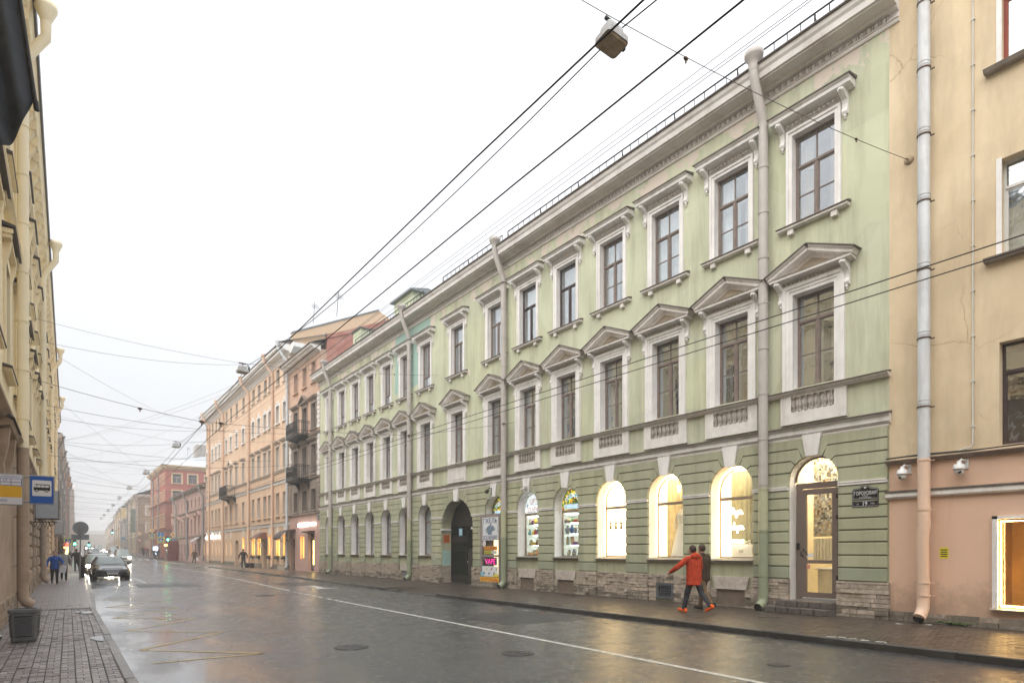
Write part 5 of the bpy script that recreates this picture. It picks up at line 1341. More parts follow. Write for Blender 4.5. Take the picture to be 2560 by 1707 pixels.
q = MB(); q.tube([(x, -.17+.01*math.sin(x*2), 3.70+.012*math.sin(x*3.1)) for x in [i*.4 for i in range(0,30)]], .014, 5); q.tube([(x, -.15, 3.715+.014*math.sin(x*2.3)) for x in [i*.4 for i in range(0,30)]], .010, 5); q.build('cable_run', M_black, yb)
q = MB(); q.sweep([(.01,2.79),(-.06,2.79),(-.10,2.83),(-.10,2.93),(.01,2.95)], -.05, 22); q.build('white_band', M_trim, yb)
q = MB(); q.sweep([(.01,2.953),(-.13,2.935),(-.13,2.955),(.01,2.985)], -.06, 22); q.build('band_flashing', M_flash, yb)
st = []; r = random.Random(31); x = .0
while x < 14:
    L = r.uniform(.3,.9); st.append((x+.006, x+L-.006, -.03+r.uniform(-.02,.02), .01, .0, .11, M_stoned)); st.append((x+.05, x+L+.03, -.02+r.uniform(-.02,.02), .01, .118, .215, M_stone if r.random() < .6 else M_stoned)); x += L
pieces(yb, 'plinth_stone', st, key=lambda t: t[0], limit=60)
o = window(yb, cW, 3.77, 1.44, 2.09, .20, .72, 'three', M_frd, M_room2, False, None, 1)
q = MB(); q.box(-.2,.5,1.0,1.06,.0,.35); q.build('chair_back', mat('orange_seat', (.55,.20,.06), .7), o)
window(yb, cW, 7.67, 1.40, 1.93, .20, .72, 'three', M_frw, M_room3, False, ('full',1.0,M_cur), 2)
window(yb, cW, 11.56, 1.40, 1.94, .20, .72, 'three', mat('red_brown_frame', (.26,.05,.03), .5, var=.15), M_room3, False, ('full',1.0,M_cur), 3)
for z in (7.63, 11.52):
    q = MB(); q.sweep([(.01,z-.1),(-.15,z-.1),(-.20,z-.03),(.01,z+.02)], cW-.95, cW+.95); q.build('window_sill', mat('grey_stone_sill', (.28,.24,.21), .7, var=.2, scale=4), yb)
    q = MB(); q.box(cW-hw-.03, cW-hw+.06, -.012, .01, z+.03, z+2.0); q.build('white_reveal_trim', M_trim, yb)
# lit shop niche framed with a neon tube
q = MB(); X0, X1, zb_, zt_, d0, d1 = cW-hw, cW+hw, .42, 2.25, .06, .9
q.add([(X0,d0,zb_),(X1,d0,zb_),(X1,d1,zb_),(X0,d1,zb_),(X0,d0,zt_),(X1,d0,zt_),(X1,d1,zt_),(X0,d1,zt_)], [(1,5,6,2),(0,3,7,4),(3,2,6,7),(0,1,2,3),(4,7,6,5)])
q.build('shop_niche', mat('amber_glow_niche', (.34,.18,.05), .6, var=.3, scale=2), yb)  # soft inner glow painted into the niche walls as a brighter amber
o = MB().tube([(X0+.05,-.01,zb_+.05),(X0+.05,-.01,zt_-.05),(X1-.05,-.01,zt_-.05),(X1-.05,-.01,zb_+.05),(X0+.05,-.01,zb_+.05)], .014, 8).build('neon_frame', emit('amber_neon', (1.0,.62,.20), 22), yb)
q = MB(); q.box(X0-.09,X0-.0,-.05,.01,zb_-.0,zt_+.06); q.box(X0-.09,X1+.09,-.05,.01,zt_+.0,zt_+.06); q.build('white_frame', M_trim, yb)
q = MB(); q.sweep([(.05,.42),(-.12,.385),(-.12,.40),(.05,.43)], X0-.12, X1+.12); q.build('window_sill', MATS['pale_metal_sill'], yb)
link('shop_pane', unit(M_glass2), yb, (cW,.10,(zb_+zt_)/2), scale=(X1-X0-.02,.006,zt_-zb_-.02))
# downpipe: zinc above, painted peach below
M_zinc = mat('zinc_pipe', (.62,.65,.68), .5, metal=.05, var=.12, scale=2, grime=(.30,.20,.10), gscale=3.5, gamt=.5, streak=True)
M_pp = mat('peach_pipe', (.72,.52,.39), .5, var=.06, scale=3, grime=(.4,.3,.22), gscale=3, gamt=.4)
px = lx(5.30)
q = MB(); q.tube([(px,-.22,3.62),(px,-.22,19)], .118, 14); dp = q.build('drainpipe', M_zinc, yb)
q = MB(); q.tube([(px,-.22,3.62),(px,-.22,2.45),(px+.02,-.25,2.2),(px-.02,-.23,1.9),(px-.01,-.22,.5)], .122, 14); q.tube([(px,-.22,2.55),(px,-.22,2.48)], .135, 14); q.build('pipe_section', M_pp, dp)
q = MB(); q.tube([(px-.01,-.22,.52),(px-.01,-.23,.36),(px-.02,-.30,.22),(px-.03,-.42,.13)], .125, 14); q.build('pipe_elbow', M_pp, dp); q = MB(); q.tube([(px-.03,-.423,.128),(px-.03,-.43,.126)], .11, 14); q.build('pipe_mouth', M_dark, dp)
M_rust = mat('rusty_clamp', (.10,.055,.035), .7, metal=.3, var=.3)
for z in (4.75,6.25,7.75,9.25,10.7,12.15,13.6,3.58,2.5,.9,.62):
    q = MB(); m = M_rust if z > 3.6 else M_pp; q.tube([(px,-.22,z-.014),(px,-.22,z+.014)], .134, 14); q.box(px-.17,px+.17,-.12,-.10,z-.012,z+.012); q.build('pipe_clamp', m, dp)
    if z > 3.7: q = MB(); q.tube([(px,-.22,z+.06),(px,-.22,z+.075)], .127, 14); q.tube([(px,-.22,z+.13),(px,-.22,z+.145)], .127, 14); q.build('pipe_seam', M_zinc, dp)
cd = lx(4.46); q = MB(); q.tube([(cd,-.03,19),(cd,-.03,3.85),(cd-.02,-.06,3.78),(cd-.25,-.08,3.73)], .016, 6)
for i in range(16): q.box(cd-.03,cd+.03,-.05,0,4.2+.95*i,4.235+.95*i)
q.build('conduit', mat('pale_conduit', (.55,.53,.48), .5), yb)
an = thing('wall_anchor', 'round wall anchor holding the lamp span wire on the yellow wall', 'anchor', RF(5.67, 10.44), RZ)
q = MB(); q.lathe([(.10,0),(.10,.02),(.04,.04)], (0,0,0), 14); q.xf(Matrix.Rotation(R(90),4,'X')); q.tube([(0,-.02,0),(-.02,-.14,0)], .018, 6); q.build('anchor_plate', mat('rusty_beige_plate', (.4,.3,.2), .7), an)
for A_, z_, lab in ((5.74,3.36,'white dome camera on the left side of the peach downpipe'), (4.66,3.36,'white dome camera between the downpipe and the neon lit window')):
    t = thing('dome_camera', lab, 'camera', RF(A_, z_), RZ, 'dome cameras on the peach wall')
    q = MB(); q.box(.05,.12,-.03,.0,-.02,.18); q.tube([(.085,-.02,.14),(.03,-.14,.17),(0,-.18,.12)], .022, 8); q.build('camera_arm', MATS['white_plastic'], t)
    q = MB(); q.lathe([(.04,.14),(.045,.08),(.10,.06),(.105,.0),(.12,-.02),(.12,-.04),(.09,-.05)], (0,-.18,0), 16); q.build('camera_housing', MATS['white_plastic'], t)
    q = MB(); q.ball((0,-.18,-.08), .088, 14, 8); q.build('camera_ball', MATS['white_plastic'], t)
    q = MB(); q.lathe([(.035,-.01),(.03,.012)], (0,0,0), 12); q.xf(Matrix.Translation((.03 if A_ < 5 else -.02,-.25,-.10)) @ Matrix.Rotation(R(60),4,'X')); q.build('camera_lens', M_dark, t)
t = notice('yellow_notice', 'small bright yellow gas notice on the peach wall', 5.66-.62, 1.66, .165, .235, -.003, (.72,.62,.03), 4, M_bp)
t.location = RF(4.99, 1.55, -.003)
t = link('moss_tuft', None, None, RF(4.75, .03, -.08), RZ, label='green moss clump at the foot of the peach wall', cat='moss'); q = MB(); r = random.Random(3)
for i in range(60): q.ball((r.gauss(0,.16), r.uniform(-.10,.06), r.uniform(0,.035)), r.uniform(.012,.03), 5, 3)
q.build('moss_cushions', mat('moss_green', (.05,.085,.02), .9, var=.4, scale=30), t)
t = link('paper_scraps', None, None, RF(5.2, .008, -.5), RZ, label='wet white paper scraps under the peach downpipe', cat='litter'); q = MB(); q.add([(0,0,0),(.14,.02,.004),(.12,.08,.01),(.02,.07,.002)], [(0,1,2,3)]); q.add([(-.45,-.3,0),(-.30,-.33,.006),(-.28,-.27,.002),(-.43,-.25,.008)], [(0,1,2,3)]); q.build('scrap', mat('wet_paper', (.55,.55,.53), .5), t)

# ---------------- narrow brown-pink house with two balconies
def side_walls(q, xL, xR, d, H, m): q.box(xL, xL+.3, .01, d, 0, H, m); q.box(xR-.3, xR, .01, d, 0, H, m); q.box(xL, xR, d, d+.3, 0, H, m)
pkb = thing('brown_pink_building', 'narrow sooty pink house with two black balconies beside the green house', 'building', RF(44.42, 0), RZ)
def lp_(A): return 44.42-A
M_salm = mat('salmon_plaster', (.56,.37,.27), .85, var=.10, scale=.8, grime=(.25,.17,.12), gscale=1.2, gamt=.6, streak=True)
M_soot = mat('sooty_stone', (.28,.225,.19), .85, var=.2, scale=1.2, grime=(.08,.065,.055), gscale=1.5, gamt=.7, streak=True)
M_lil = mat('lilac_pink_plaster', (.52,.34,.29), .8, var=.06, scale=1, grime=(.3,.2,.17), gscale=1.2, gamt=.4)
PC = (50.05, 47.85, 45.75)
q = MB()
wall_band(q, -7.35, 0, 0, 4.35, [dict(cx=lp_(51.0), hw=.62, zb=.0, zt=2.55, depth=.3, rev=2), dict(cx=lp_(48.55), hw=.48, zb=.95, zt=2.75, depth=.3, rev=2), dict(cx=lp_(46.35), hw=.62, zb=.05, zt=2.9, depth=.25, rev=2)], 0, 2)
for z0, z1, zb, zt in ((4.35,7.05,4.72,6.28),(7.05,10.6,7.45,9.65),(10.6,13.6,10.85,12.75),):
    wall_band(q, -7.35, 0, z0, z1, [dict(cx=lp_(a), hw=.50, zb=zb, zt=zt, depth=.3, rev=1) for a in PC], 0, 1 if z0 < 10 else 0)
wall_band(q, -7.35, 0, 13.6, 16.5, [dict(cx=lp_(a), hw=.46, zb=14.37, zt=15.85, depth=.3, rev=0) for a in PC], 0, 0)
side_walls(q, -7.35, 0, 12, 16.5, 0); q.build('wall', [M_salm, M_soot, M_lil], pkb)
for zb, h, hd in ((4.72,1.56,None),(7.45,2.2,'flat'),(10.85,1.9,'x')):
    for a in PC:
        far_window(pkb, lp_(a), zb, 1.0, h, .22, M_frd, M_soot, .18, ('ped' if a == 47.85 else 'flat') if hd == 'x' else hd)
for a in PC: far_window(pkb, lp_(a), 14.37, .92, 1.48, .22, M_wfr, M_salm, .08)
q = MB(); q.sweep(cornice_prof(16.3,.42,.75), -7.5, .15); q.build('cornice', M_corn, pkb)
q = MB(); q.sweep([(.2,16.725),(-.82,16.725),(-.84,16.78),(.2,16.9)], -7.6, .2); q.build('gutter_edge', M_flash, pkb)
q = MB(); q.add([(-7.5,-.7,16.85),(.1,-.7,16.85),(.1,6,19.6),(-7.5,6,19.6)], [(0,1,2,3)]); q.add([(-7.5,6,19.6),(.1,6,19.6),(.1,12,17),(-7.5,12,17)], [(0,1,2,3)]); q.build('roof', M_roof, pkb)
M_brick = mat('brick_pink_firewall', (.40,.165,.125), .9, var=.15, scale=1.5, grime=(.52,.36,.30), gscale=.9, gamt=.8)
q = MB(); q.add([(.02,.5,14.2),(.02,12,14.2),(.02,12,18.2),(.02,6,20.1),(.02,.5,17.6)], [(0,1,2,3,4)]); q.add([(-.25,.5,14.2),(-.25,12,14.2),(-.25,12,18.2),(-.25,6,20.1),(-.25,.5,17.6)], [(4,3,2,1,0)])
q.add([(.02,.5,17.6),(.02,6,20.1),(-.25,6,20.1),(-.25,.5,17.6)], [(0,1,2,3)]); q.build('firewall', M_brick, pkb)
q = MB(); q.box(-.35,.08,.4,.5,17.6,17.7); q.build('firewall_flashing', M_roof, pkb)
r = random.Random(3)
for z0, z1, n in ((4.5,7.0,7),(7.2,10.3,8),(10.7,13.4,8)):       # quoins on both edges
    for k in range(n):
        zz0 = z0+(z1-z0)*k/n
        for xq in (-.55, -7.3): 
            w_ = .42 if k % 2 else .54; b_ = MB(); b_.bbox(xq if xq < -1 else -w_-.0, xq+w_ if xq < -1 else -.0, -.07, .01, zz0+.015, zz0+(z1-z0)/n-.015, .03); b_.build('quoin', M_trimd if z0 > 7 else M_soot, pkb)
for z in (4.38, 7.05, 10.3): q = MB(); q.sweep([(.01,z),(-.10,z),(-.16,z+.08),(-.16,z+.14),(.01,z+.18)], -7.4, .02); q.build('string_course', M_soot, pkb)
def balcony(parent, x0, x1, z, proj, h, orn=True):
    q = MB(); q.bbox(x0, x1, -proj, .02, z-.12, z, .02)
    for x in (x0+.25, x1-.25): q.sweep([(0,z-.12),(-proj*.85,z-.12),(-proj*.8,z-.2),(-proj*.3,z-.3),(-proj*.1,z-.6),(0,z-.75)], x-.07, x+.07)
    o = q.build('balcony', M_black, parent)
    q = MB()
    for zz in (z+.08, z+h-.12, z+h): q.tube([(x0+.03,0,zz),(x0+.03,-proj+.03,zz),(x1-.03,-proj+.03,zz),(x1-.03,0,zz)], .022, 5)
    q.build('balcony_rail', M_black, o)
    n = int((x1-x0)/.16); k = 0
    for i in range(n+1): link('baluster_bar', unit(M_black), o, (x0+.03+(x1-x0-.06)*i/n, -proj+.03, z+h/2), scale=(.026,.026,h))
    m = int(proj/.16)
    for i in range(1, m):
        for x in (x0+.03, x1-.03): link('baluster_bar', unit(M_black), o, (x, -proj*i/m, z+h/2), scale=(.026,.026,h))
    q = MB()
    for i in range(n):
        xa = x0+.03+(x1-x0-.06)*(i+.5)/n; q.tube([(xa-.05,-proj+.03,z+.25),(xa+.03,-proj+.03,z+.38),(xa-.03,-proj+.03,z+.52),(xa+.05,-proj+.03,z+.66)], .012, 4)
    q.build('scroll_ornament', M_black, o); return o
balcony(pkb, lp_(49.5), lp_(46.6), 10.45, 1.0, 1.05); balcony(pkb, lp_(49.5), lp_(46.6), 7.10, 1.0, 1.05)
# shop front of the pink house
E_yel = emit('yellow_tube_light', (1.0,.68,.16), 9); E_yels = emit('yellow_back_light', (1.0,.60,.13), 1.5); E_wsign = emit('white_sign_light', (1,.97,.92), 5)
o = far_window(pkb, lp_(48.55), .95, .96, 1.8, .22, M_frd, None, .1, None, 0, E_yels)
q = MB(); q.tube([(.10,-.01,.35),(.10,-.01,1.6)], .05, 6); q.ball((.2,-.01,1.5), .12, 8, 5); q.box(.05,.25,-.02,0,.8,1.0); q.build('neon_drawing', E_yel, o)
q = MB(); q.box(-.62,.62,0,.06,.05,2.9); q.xf(Matrix.Translation((lp_(46.35),.2,0))); o = q.build('shop_door', M_frd, pkb); q = MB(); q.box(-.45,.45,-.01,0,.2,2.7); q.xf(Matrix.Translation((lp_(46.35),.19,0))); q.build('door_glass', M_farglass, o)
q = MB()
for k in range(11): q.box(lp_(46.35)-.02, lp_(46.35)+.14, .15, .17, .55+.17*k, .67+.17*k)
q.build('lit_letters', E_yel, o)
q = MB(); q.sweep([(.02,2.95),(-.5,3.0),(-.5,3.08),(.02,3.12)], lp_(46.35)-.85, lp_(46.35)+.8); q.build('door_canopy', M_frd, pkb)
ss = thing('shop_sign', 'glowing white letters above the cafe door on the pink house', 'shop sign', RF(47.5, 3.62, -.06), RZ)
for k in range(9):
    q = MB(); x = -1.75+.42*k+(.35 if k > 5 else 0); h_ = .26 if k < 6 else .19; q.box(x,x+.30,-.05,0,-h_/2,h_/2); q.build('lit_letter', E_wsign, ss)
bs = thing('street_name_plate', 'small dark blue house number plate at the edge of the pink house', 'sign', RF(44.75, 4.25, -.02), RZ); q = MB(); q.box(-.2,.2,-.02,0,-.12,.25); q.prism([(-.2,.26),(.2,.26),(0,.40)], -.02, 0); q.box(-.2,.2,-.02,0,-.36,-.15); q.build('name_panel', mat('slate_blue_enamel', (.10,.13,.18), .4), bs); q = MB(); q.box(-.13,.13,-.024,-.02,.0,.08); q.box(-.06,.06,-.024,-.02,-.3,-.2); q.build('print_lines', M_sw, bs)
# barrel awning over the dark door
aw = thing('barrel_awning', 'brown barrel awning over the door where pink and peach houses meet', 'awning', RF(51.1, 2.55), RZ)
q = MB(); n = 8; prof = [(-1.25+1.25*math.sin(R(90*i/n)), .85*math.sin(R(90*i/n))) for i in range(n+1)]
prof = [(-1.25*math.cos(R(90*i/n)), .80*math.sin(R(90*i/n))) for i in range(n+1)]
q.sweep(prof+[(y*.97, z-.03) for y, z in reversed(prof)], -.95, .95); q.build('awning_sheet', mat('brown_tin', (.07,.045,.035), .45, metal=.3), aw)
q = MB()
for s in (-.9,.9): q.tube([(s,-1.2,.0),(s,-.5,-.15),(s,-.05,-.7)], .02, 5); q.tube([(s,-.8,-.02),(s,-.55,-.2),(s,-.75,-.25)], .015, 5)
q.build('awning_bracket', M_black, aw)
q = MB(); q.box(lp_(51.0)-.6, lp_(51.0)+.6, .25, .3, 0, 2.55); q.build('dark_door', M_frd, pkb)
# ---------------- long peach house
pb = thing('peach_building', 'long peach four storey house with five peach downpipes and a black balcony', 'building', RF(51.82, 0), RZ)
def lpe(A): return 51.82-A
M_pea = mat('peach_plaster', (.68,.49,.345), .85, var=.06, scale=.6, grime=(.42,.27,.17), gscale=.9, gamt=.5, streak=True)
M_peat = mat('peach_trim', (.62,.53,.45), .8, var=.1, scale=1.5, grime=(.35,.27,.2), gscale=1.5, gamt=.5)
PCOL = [53.1,55.2,57.65,59.3,61.45,63.6,67.6,70.6,73.3,75.6,79.4,81.3,83.5,87.0]
q = MB(); Wp = 35.85
gops = []
for a in PCOL:
    if a == 70.6: gops.append(dict(cx=lpe(a), hw=.75, zb=0, zt=2.35, arch=True, r=.4, depth=.5, rev=0))
    elif a == 59.3: gops.append(dict(cx=lpe(a), hw=.55, zb=0, zt=2.6, depth=.3, rev=0))
    else: gops.append(dict(cx=lpe(a), hw=.52 if a < 66 else .42, zb=1.05, zt=2.95 if a < 70 else 2.7, depth=.25, rev=0))
wall_band(q, -Wp, 0, 0, 3.75, gops, 0, 0)
for z0, z1, zb, zt in ((3.75,7.4,4.68,6.65),(7.4,11.6,8.62,10.72),(11.6,15.2,12.78,14.30),(15.2,18.2,16.18,17.5)):
    wall_band(q, -Wp, 0, z0, z1, [dict(cx=lpe(a), hw=.48, zb=zb, zt=zt, depth=.28, rev=1) for a in PCOL], 0, 0)
side_walls(q, -Wp, 0, 12, 18.2, 0); q.build('wall', [M_pea, M_peat], pb)
for a in PCOL:
    far_window(pb, lpe(a), 4.68, .96, 1.97, .2, M_frd if a % 2 else M_wfr, M_pea, .10)
    far_window(pb, lpe(a), 8.62, .96, 2.10, .2, M_wfr, M_peat, .16, 'ped' if a == 73.3 else 'flat')
    far_window(pb, lpe(a), 12.78, .96, 1.52, .2, M_wfr, M_trim, .14, 'ear')
    far_window(pb, lpe(a), 16.18, .96, 1.32, .2, M_frd, None)
    q = MB(); q.box(lpe(a)-.6, lpe(a)+.6, -.12, .01, 16.05, 16.13); q.build('sill', M_peat, pb)
for z, h, m in ((3.72,.28,M_trim),(7.38,.26,M_trim),(8.36,.16,M_peat),(17.7,.12,M_trim)):
    q = MB(); q.sweep([(.01,z),(-.06,z),(-.10,z+h*.6),(-.14,z+h),(.01,z+h+.02)], -Wp, .02); q.build('string_course', m, pb)
    if h > .15: q = MB(); q.sweep([(.01,z+h+.023),(-.17,z+h+.01),(-.17,z+h+.03),(.01,z+h+.07)], -Wp, .03); q.build('course_flashing', M_flash, pb)
q = MB(); q.sweep(cornice_prof(18.0,.75,.8), -Wp-.3, .3); q.build('cornice', M_trim, pb)
q = MB(); q.sweep([(.01,0),(-.06,0),(-.80,.35),(-.8,.7),(.01,.7)], -.0, 8); q.xf(Matrix.Translation((.30,0,18.05)) @ Matrix.Rotation(R(90),4,'Z')); q.build('side_cornice', M_trim, pb)
q = MB(); q.sweep([(.2,18.76),(-.86,18.76),(-.88,18.82),(.2,18.95)], -Wp-.35, .35); q.build('gutter_edge', M_flash, pb)
q = MB(); q.add([(-Wp,-.7,18.9),(.3,-.7,18.9),(.3,6,21.3),(-Wp,6,21.3)], [(0,1,2,3)]); q.add([(-Wp,6,21.3),(.3,6,21.3),(.3,12,19),(-Wp,12,19)], [(0,1,2,3)]); q.build('roof', M_roof, pb)
q = MB(); pg = [(.25,18.2),(10.5,18.2),(10.5,22.4),(8.0,23.5),(.25,19.8)]; q.add([(-.02,y,z) for y, z in pg]+[(-.35,y,z) for y, z in pg], [(0,1,2,3,4),(9,8,7,6,5)]+[(i,i+5,(i+1)%5+5,(i+1)%5) for i in range(5)]); o = q.build('roof_wall', mat('orange_ochre_wall', (.64,.45,.29), .85, var=.12, scale=1, grime=(.35,.3,.26), gscale=1, gamt=.5), pb)
q = MB(); q.add([(.05,.2,19.80),(.05,8,23.52),(-.42,8,23.52),(-.42,.2,19.80),(.05,.2,19.92),(.05,8,23.64),(-.42,8,23.64),(-.42,.2,19.92)], [(0,3,2,1),(4,5,6,7),(0,1,5,4),(1,2,6,5),(2,3,7,6),(3,0,4,7)]); q.build('roof_wall_cap', M_roof, o)

for k, a in enumerate((51.95, 56.4, 64.9, 76.8, 85.0)):
    far_pipe(pb, lpe(a), 18.95, M_zinc if k == 0 else M_pp, .12, .35, .9)
balcony(pb, lpe(74.6), lpe(70.9), 7.5, 1.0, 1.15)
for k, a in enumerate(PCOL):
    if a in (59.3,):
        q = MB(); q.box(lpe(a)-.55, lpe(a)+.55, .25, .3, 0, 2.6); q.build('dark_door', M_frd, pb); continue
    if a == 70.6:
        q = MB(); q.box(lpe(a)-.75, lpe(a)+.75, .42, .48, 0, 2.78); q.build('arched_door', mat('brown_door', (.12,.075,.05), .5), pb); continue
    w_ = 1.04 if a < 66 else .84; h_ = 1.9 if a < 70 else 1.65
    o = far_window(pb, lpe(a), 1.05, w_, h_, .18, M_frd, None, .1, None, 0, E_yels if a < 70 else emit('pale_warm_window', (1,.82,.55), .75))
    if a < 70: q = MB(); q.box(.02,.20,-.03,-.01,.08,h_-.1); q.build('light_tube', E_yel, o)
    q = MB(); q.box(-.42,.42,-.42,.02,-.18,.0); q.build('flower_box', mat('dark_planter', (.05,.045,.04), .7), o) if a < 66 else None
    if a < 66:
        q = MB(); r = random.Random(k)
        for i in range(22): q.ball((r.uniform(-.38,.38), r.uniform(-.38,-.05), r.uniform(.0,.10)), r.uniform(.04,.07), 5, 3)
        q.build('flower_box_plants', mat('dull_green_leaves', (.06,.10,.03), .8, var=.4, scale=20), o)
    q = MB(); q.prism([(-.13,0),(.13,0),(.19,.70),(-.19,.70)], -.06, .01); q.xf(Matrix.Translation((lpe(a),0,3.0))); q.build('keystone', M_trim, pb)
for A_, lab in ((59.6, 'brown sloping tin awning above the peach house door'),):
    t = thing('tin_awning', lab, 'awning', RF(A_, 2.75), RZ)
    q = MB(); q.prism([(-1.1,0),(1.1,0),(.8,.55),(-.8,.55)], -1.1, .0); q.v = [(x, y*(1 if z < .1 else .25), z) for x, y, z in q.v]; q.build('awning_sheet', mat('red_brown_tin', (.12,.05,.035), .5, metal=.2), t)
    q = MB()
    for s in (-.95,.95):
        q.tube([(s,-1.0,0),(s,-.05,-.95)], .02, 5); q.tube([(s,-.9,-.02),(s,-.5,-.3),(s,-.3,-.2),(s,-.2,-.5)], .014, 5)
    q.build('awning_bracket', M_black, t)
    t2 = thing('hanging_sign', 'white hanging sign under the brown tin awning', 'sign', RF(58.75, 2.1, -.5), RZ); q = MB(); q.box(-.3,.3,-.02,0,-.15,.15); q.build('sign_panel', M_sw, t2); q = MB(); q.tube([(0,0,.15),(0,0,.6)], .012, 5); q.build('sign_rod', M_black, t2)
for k, (a, w_) in enumerate(((86.9,.7),(83.3,1.0),(81.3,.7),(79.4,.8))):
    t = thing('lit_sign', ('small glowing white sign at the far end of the peach house','glowing white logo sign beside the second peach downpipe','small dim white sign in the middle of the lit sign row','glowing white sign nearest in the lit sign row')[k], 'shop sign', RF(a, 3.25, -.1), RZ, 'lit signs on the peach house'); q = MB(); q.box(-w_/2,w_/2,-.06,.0,-.16,.16+.14*(k == 1)); q.build('sign_panel', E_wsign, t)
q = MB(); q.box(-Wp,0,-.04,.01,0,.35); 
for a in (70.6,59.3): pass
bx = []; x = -Wp
while x < -.1:
    if not any(abs(x+.4-lpe(a)) < 1.1 for a in (70.6, 59.3)): bx.append((x+.01,x+.79,-.05,.01,.0,.40,M_stoned))
    x += .8
pieces(pb, 'plinth_stone', bx, key=lambda t: -t[0])
for A_, x_, lab in ((61.2,14.55,'dark bench with boxes under the yellow shop windows'),):
    t = thing('bench', lab, 'bench', (x_, A_, 0), RZ); q = MB(); q.box(-1.1,1.1,-.2,.2,.38,.44); q.build('seat', M_black, t)
    for s in (-.9,.9): q = MB(); q.box(s-.05,s+.05,-.18,.18,0,.38); q.build('leg', M_black, t)
for A_, lab in ((62.4,'pale crate standing by the dark bench'),(50.9,'pale stone block by the awning door')):
    t = thing('crate', lab, 'crate', (14.5, A_, 0), RZ); q = MB(); q.bbox(-.28,.28,-.22,.22,0,.36,.02); q.build('crate_body', mat('pale_crate', (.45,.42,.34), .8, var=.15), t); q = MB(); q.box(-.3,.3,-.24,.24,.362,.40); q.build('crate_lid', MATS['pale_crate'], t)
# ---------------- low pink house, red corner house, houses beyond
lb = thing('low_pink_building', 'low dusty pink house with grey downpipes and pedimented windows', 'building', RF(88.0, 0), RZ)
M_dpk = mat('dusty_pink_plaster', (.47,.305,.26), .85, var=.08, scale=.5, grime=(.30,.20,.17), gscale=.8, gamt=.5)
M_gpipe = mat('grey_pipe', (.33,.34,.35), .45, metal=.3, var=.1)
cols_ = [-(1.6+2.95*k) for k in range(10)]
q = MB(); wall_band(q, -29.5, 0, 0, 3.6, [dict(cx=c, hw=.55, zb=.9 if i not in (2,6) else 0, zt=2.6, depth=.2) for i, c in enumerate(cols_)], 0, 0, 0)
wall_band(q, -29.5, 0, 3.6, 7.3, [dict(cx=c, hw=.48, zb=4.1, zt=6.15, depth=.2) for c in cols_], 0, 0, 0); wall_band(q, -29.5, 0, 7.3, 10, [dict(cx=c, hw=.42, zb=7.75, zt=9.0, depth=.2) for c in cols_], 0, 0, 0)
side_walls(q, -29.5, 0, 11, 10, 0); q.build('wall', M_dpk, lb)
for i, c in enumerate(cols_):
    far_window(lb, c, 4.1, .96, 2.05, .14, M_frd, M_dpk, .12, 'ped' if i % 3 == 1 else ('flat' if i % 3 == 2 else None)); far_window(lb, c, 7.75, .84, 1.25, .14, M_frd, None)
    far_window(lb, c, .9 if i not in (2,6) else 0, 1.1, 1.7 if i not in (2,6) else 2.6, .14, M_frd, None, .1, None, 0, E_yels if i in (0,3) else None)
for z in (7.1, 3.5): q = MB(); q.sweep([(.01,z),(-.1,z),(-.18,z+.12),(-.18,z+.18),(.01,z+.22)], -29.5, 0); q.build('string_course', M_soot, lb)
q = MB(); q.sweep(cornice_prof(9.9,.45,.6), -29.8, .1); q.build('cornice', M_soot, lb)
q = MB(); q.add([(-29.8,-.62,10.37),(.1,-.62,10.37),(.1,5,12.4),(-29.8,5,12.4)], [(0,1,2,3)]); q.build('roof', mat('maroon_tin_roof', (.11,.05,.045), .5, var=.2), lb)
for x in (-1.0, -13.5, -24): far_pipe(lb, x, 10.35, M_gpipe, .13, .4, .65)
t = thing('striped_awning', 'dark striped awning on the low pink house', 'awning', RF(92.8, 2.75), RZ)
q = MB()
q.sweep([(0,.75),(-1.0,.0),(-1.0,.04),(0,.79)], -1.6, 1.6); q.build('awning_sheet', mat('maroon_tin', (.10,.035,.035), .5), t); q = MB()
for k in range(6): q.sweep([(0,.80),(-1.0,.05),(-1.0,.06),(0,.81)], -1.5+.52*k, -1.24+.52*k)
q.build('pale_stripe', M_trim, t)
t = thing('red_kiosk', 'dark red shop porch with a glowing orange lamp on the low pink house', 'kiosk', RF(112, 0, -1.0), RZ)
q = MB(); q.box(-1.6,1.6,-.5,.95,0,3.2); q.build('porch', mat('maroon_paint', (.16,.02,.025), .5, var=.1), t)
for s in (-.75,.75):
    q = MB(); q.box(s-.55,s+.55,-.53,-.5,.2,2.7); o = q.build('porch_window', M_farglass, t); q = MB(); q.box(s-.05,s+.05,-.56,-.53,.2,2.7); q.box(s-.55,s+.55,-.56,-.53,1.3,1.4); q.build('glazing_bar', MATS['maroon_paint'], o)
q = MB(); q.ball((.2,-.7,2.5), .16, 8, 5); q.build('porch_lamp', emit('orange_lamp', (1,.45,.08), 12), t)
rb = thing('red_building', 'red corner house with cream window surrounds beyond the crossing', 'building', (15.4, 125.1, zg(125)-.2), RZ)
M_redp = mat('red_plaster', (.40,.115,.09), .85, var=.08, scale=.4, grime=(.25,.08,.07), gscale=.6, gamt=.5); M_redl2 = mat('dark_red_plaster', (.28,.10,.075), .85, var=.1, scale=.4); M_crm = mat('cream_trim', (.62,.48,.30), .8, var=.08)
cs = [-(1.7+2.65*k) for k in range(8)]
q = MB(); HR = 16.8
for z0, z1, zb, zt in ((0,5.2,1.0,3.6),(5.2,8.4,5.9,7.7),(8.4,10.2,8.5,8.6),(10.2,13.2,10.6,12.4),(13.2,HR,13.7,15.5)):
    wall_band(q, -22.2, 0, z0, z1, [dict(cx=c, hw=.52, zb=zb, zt=zt, depth=.25) for c in cs] if zt-zb > .5 else [], 0, 0 if z0 > 9 else 1, 0)
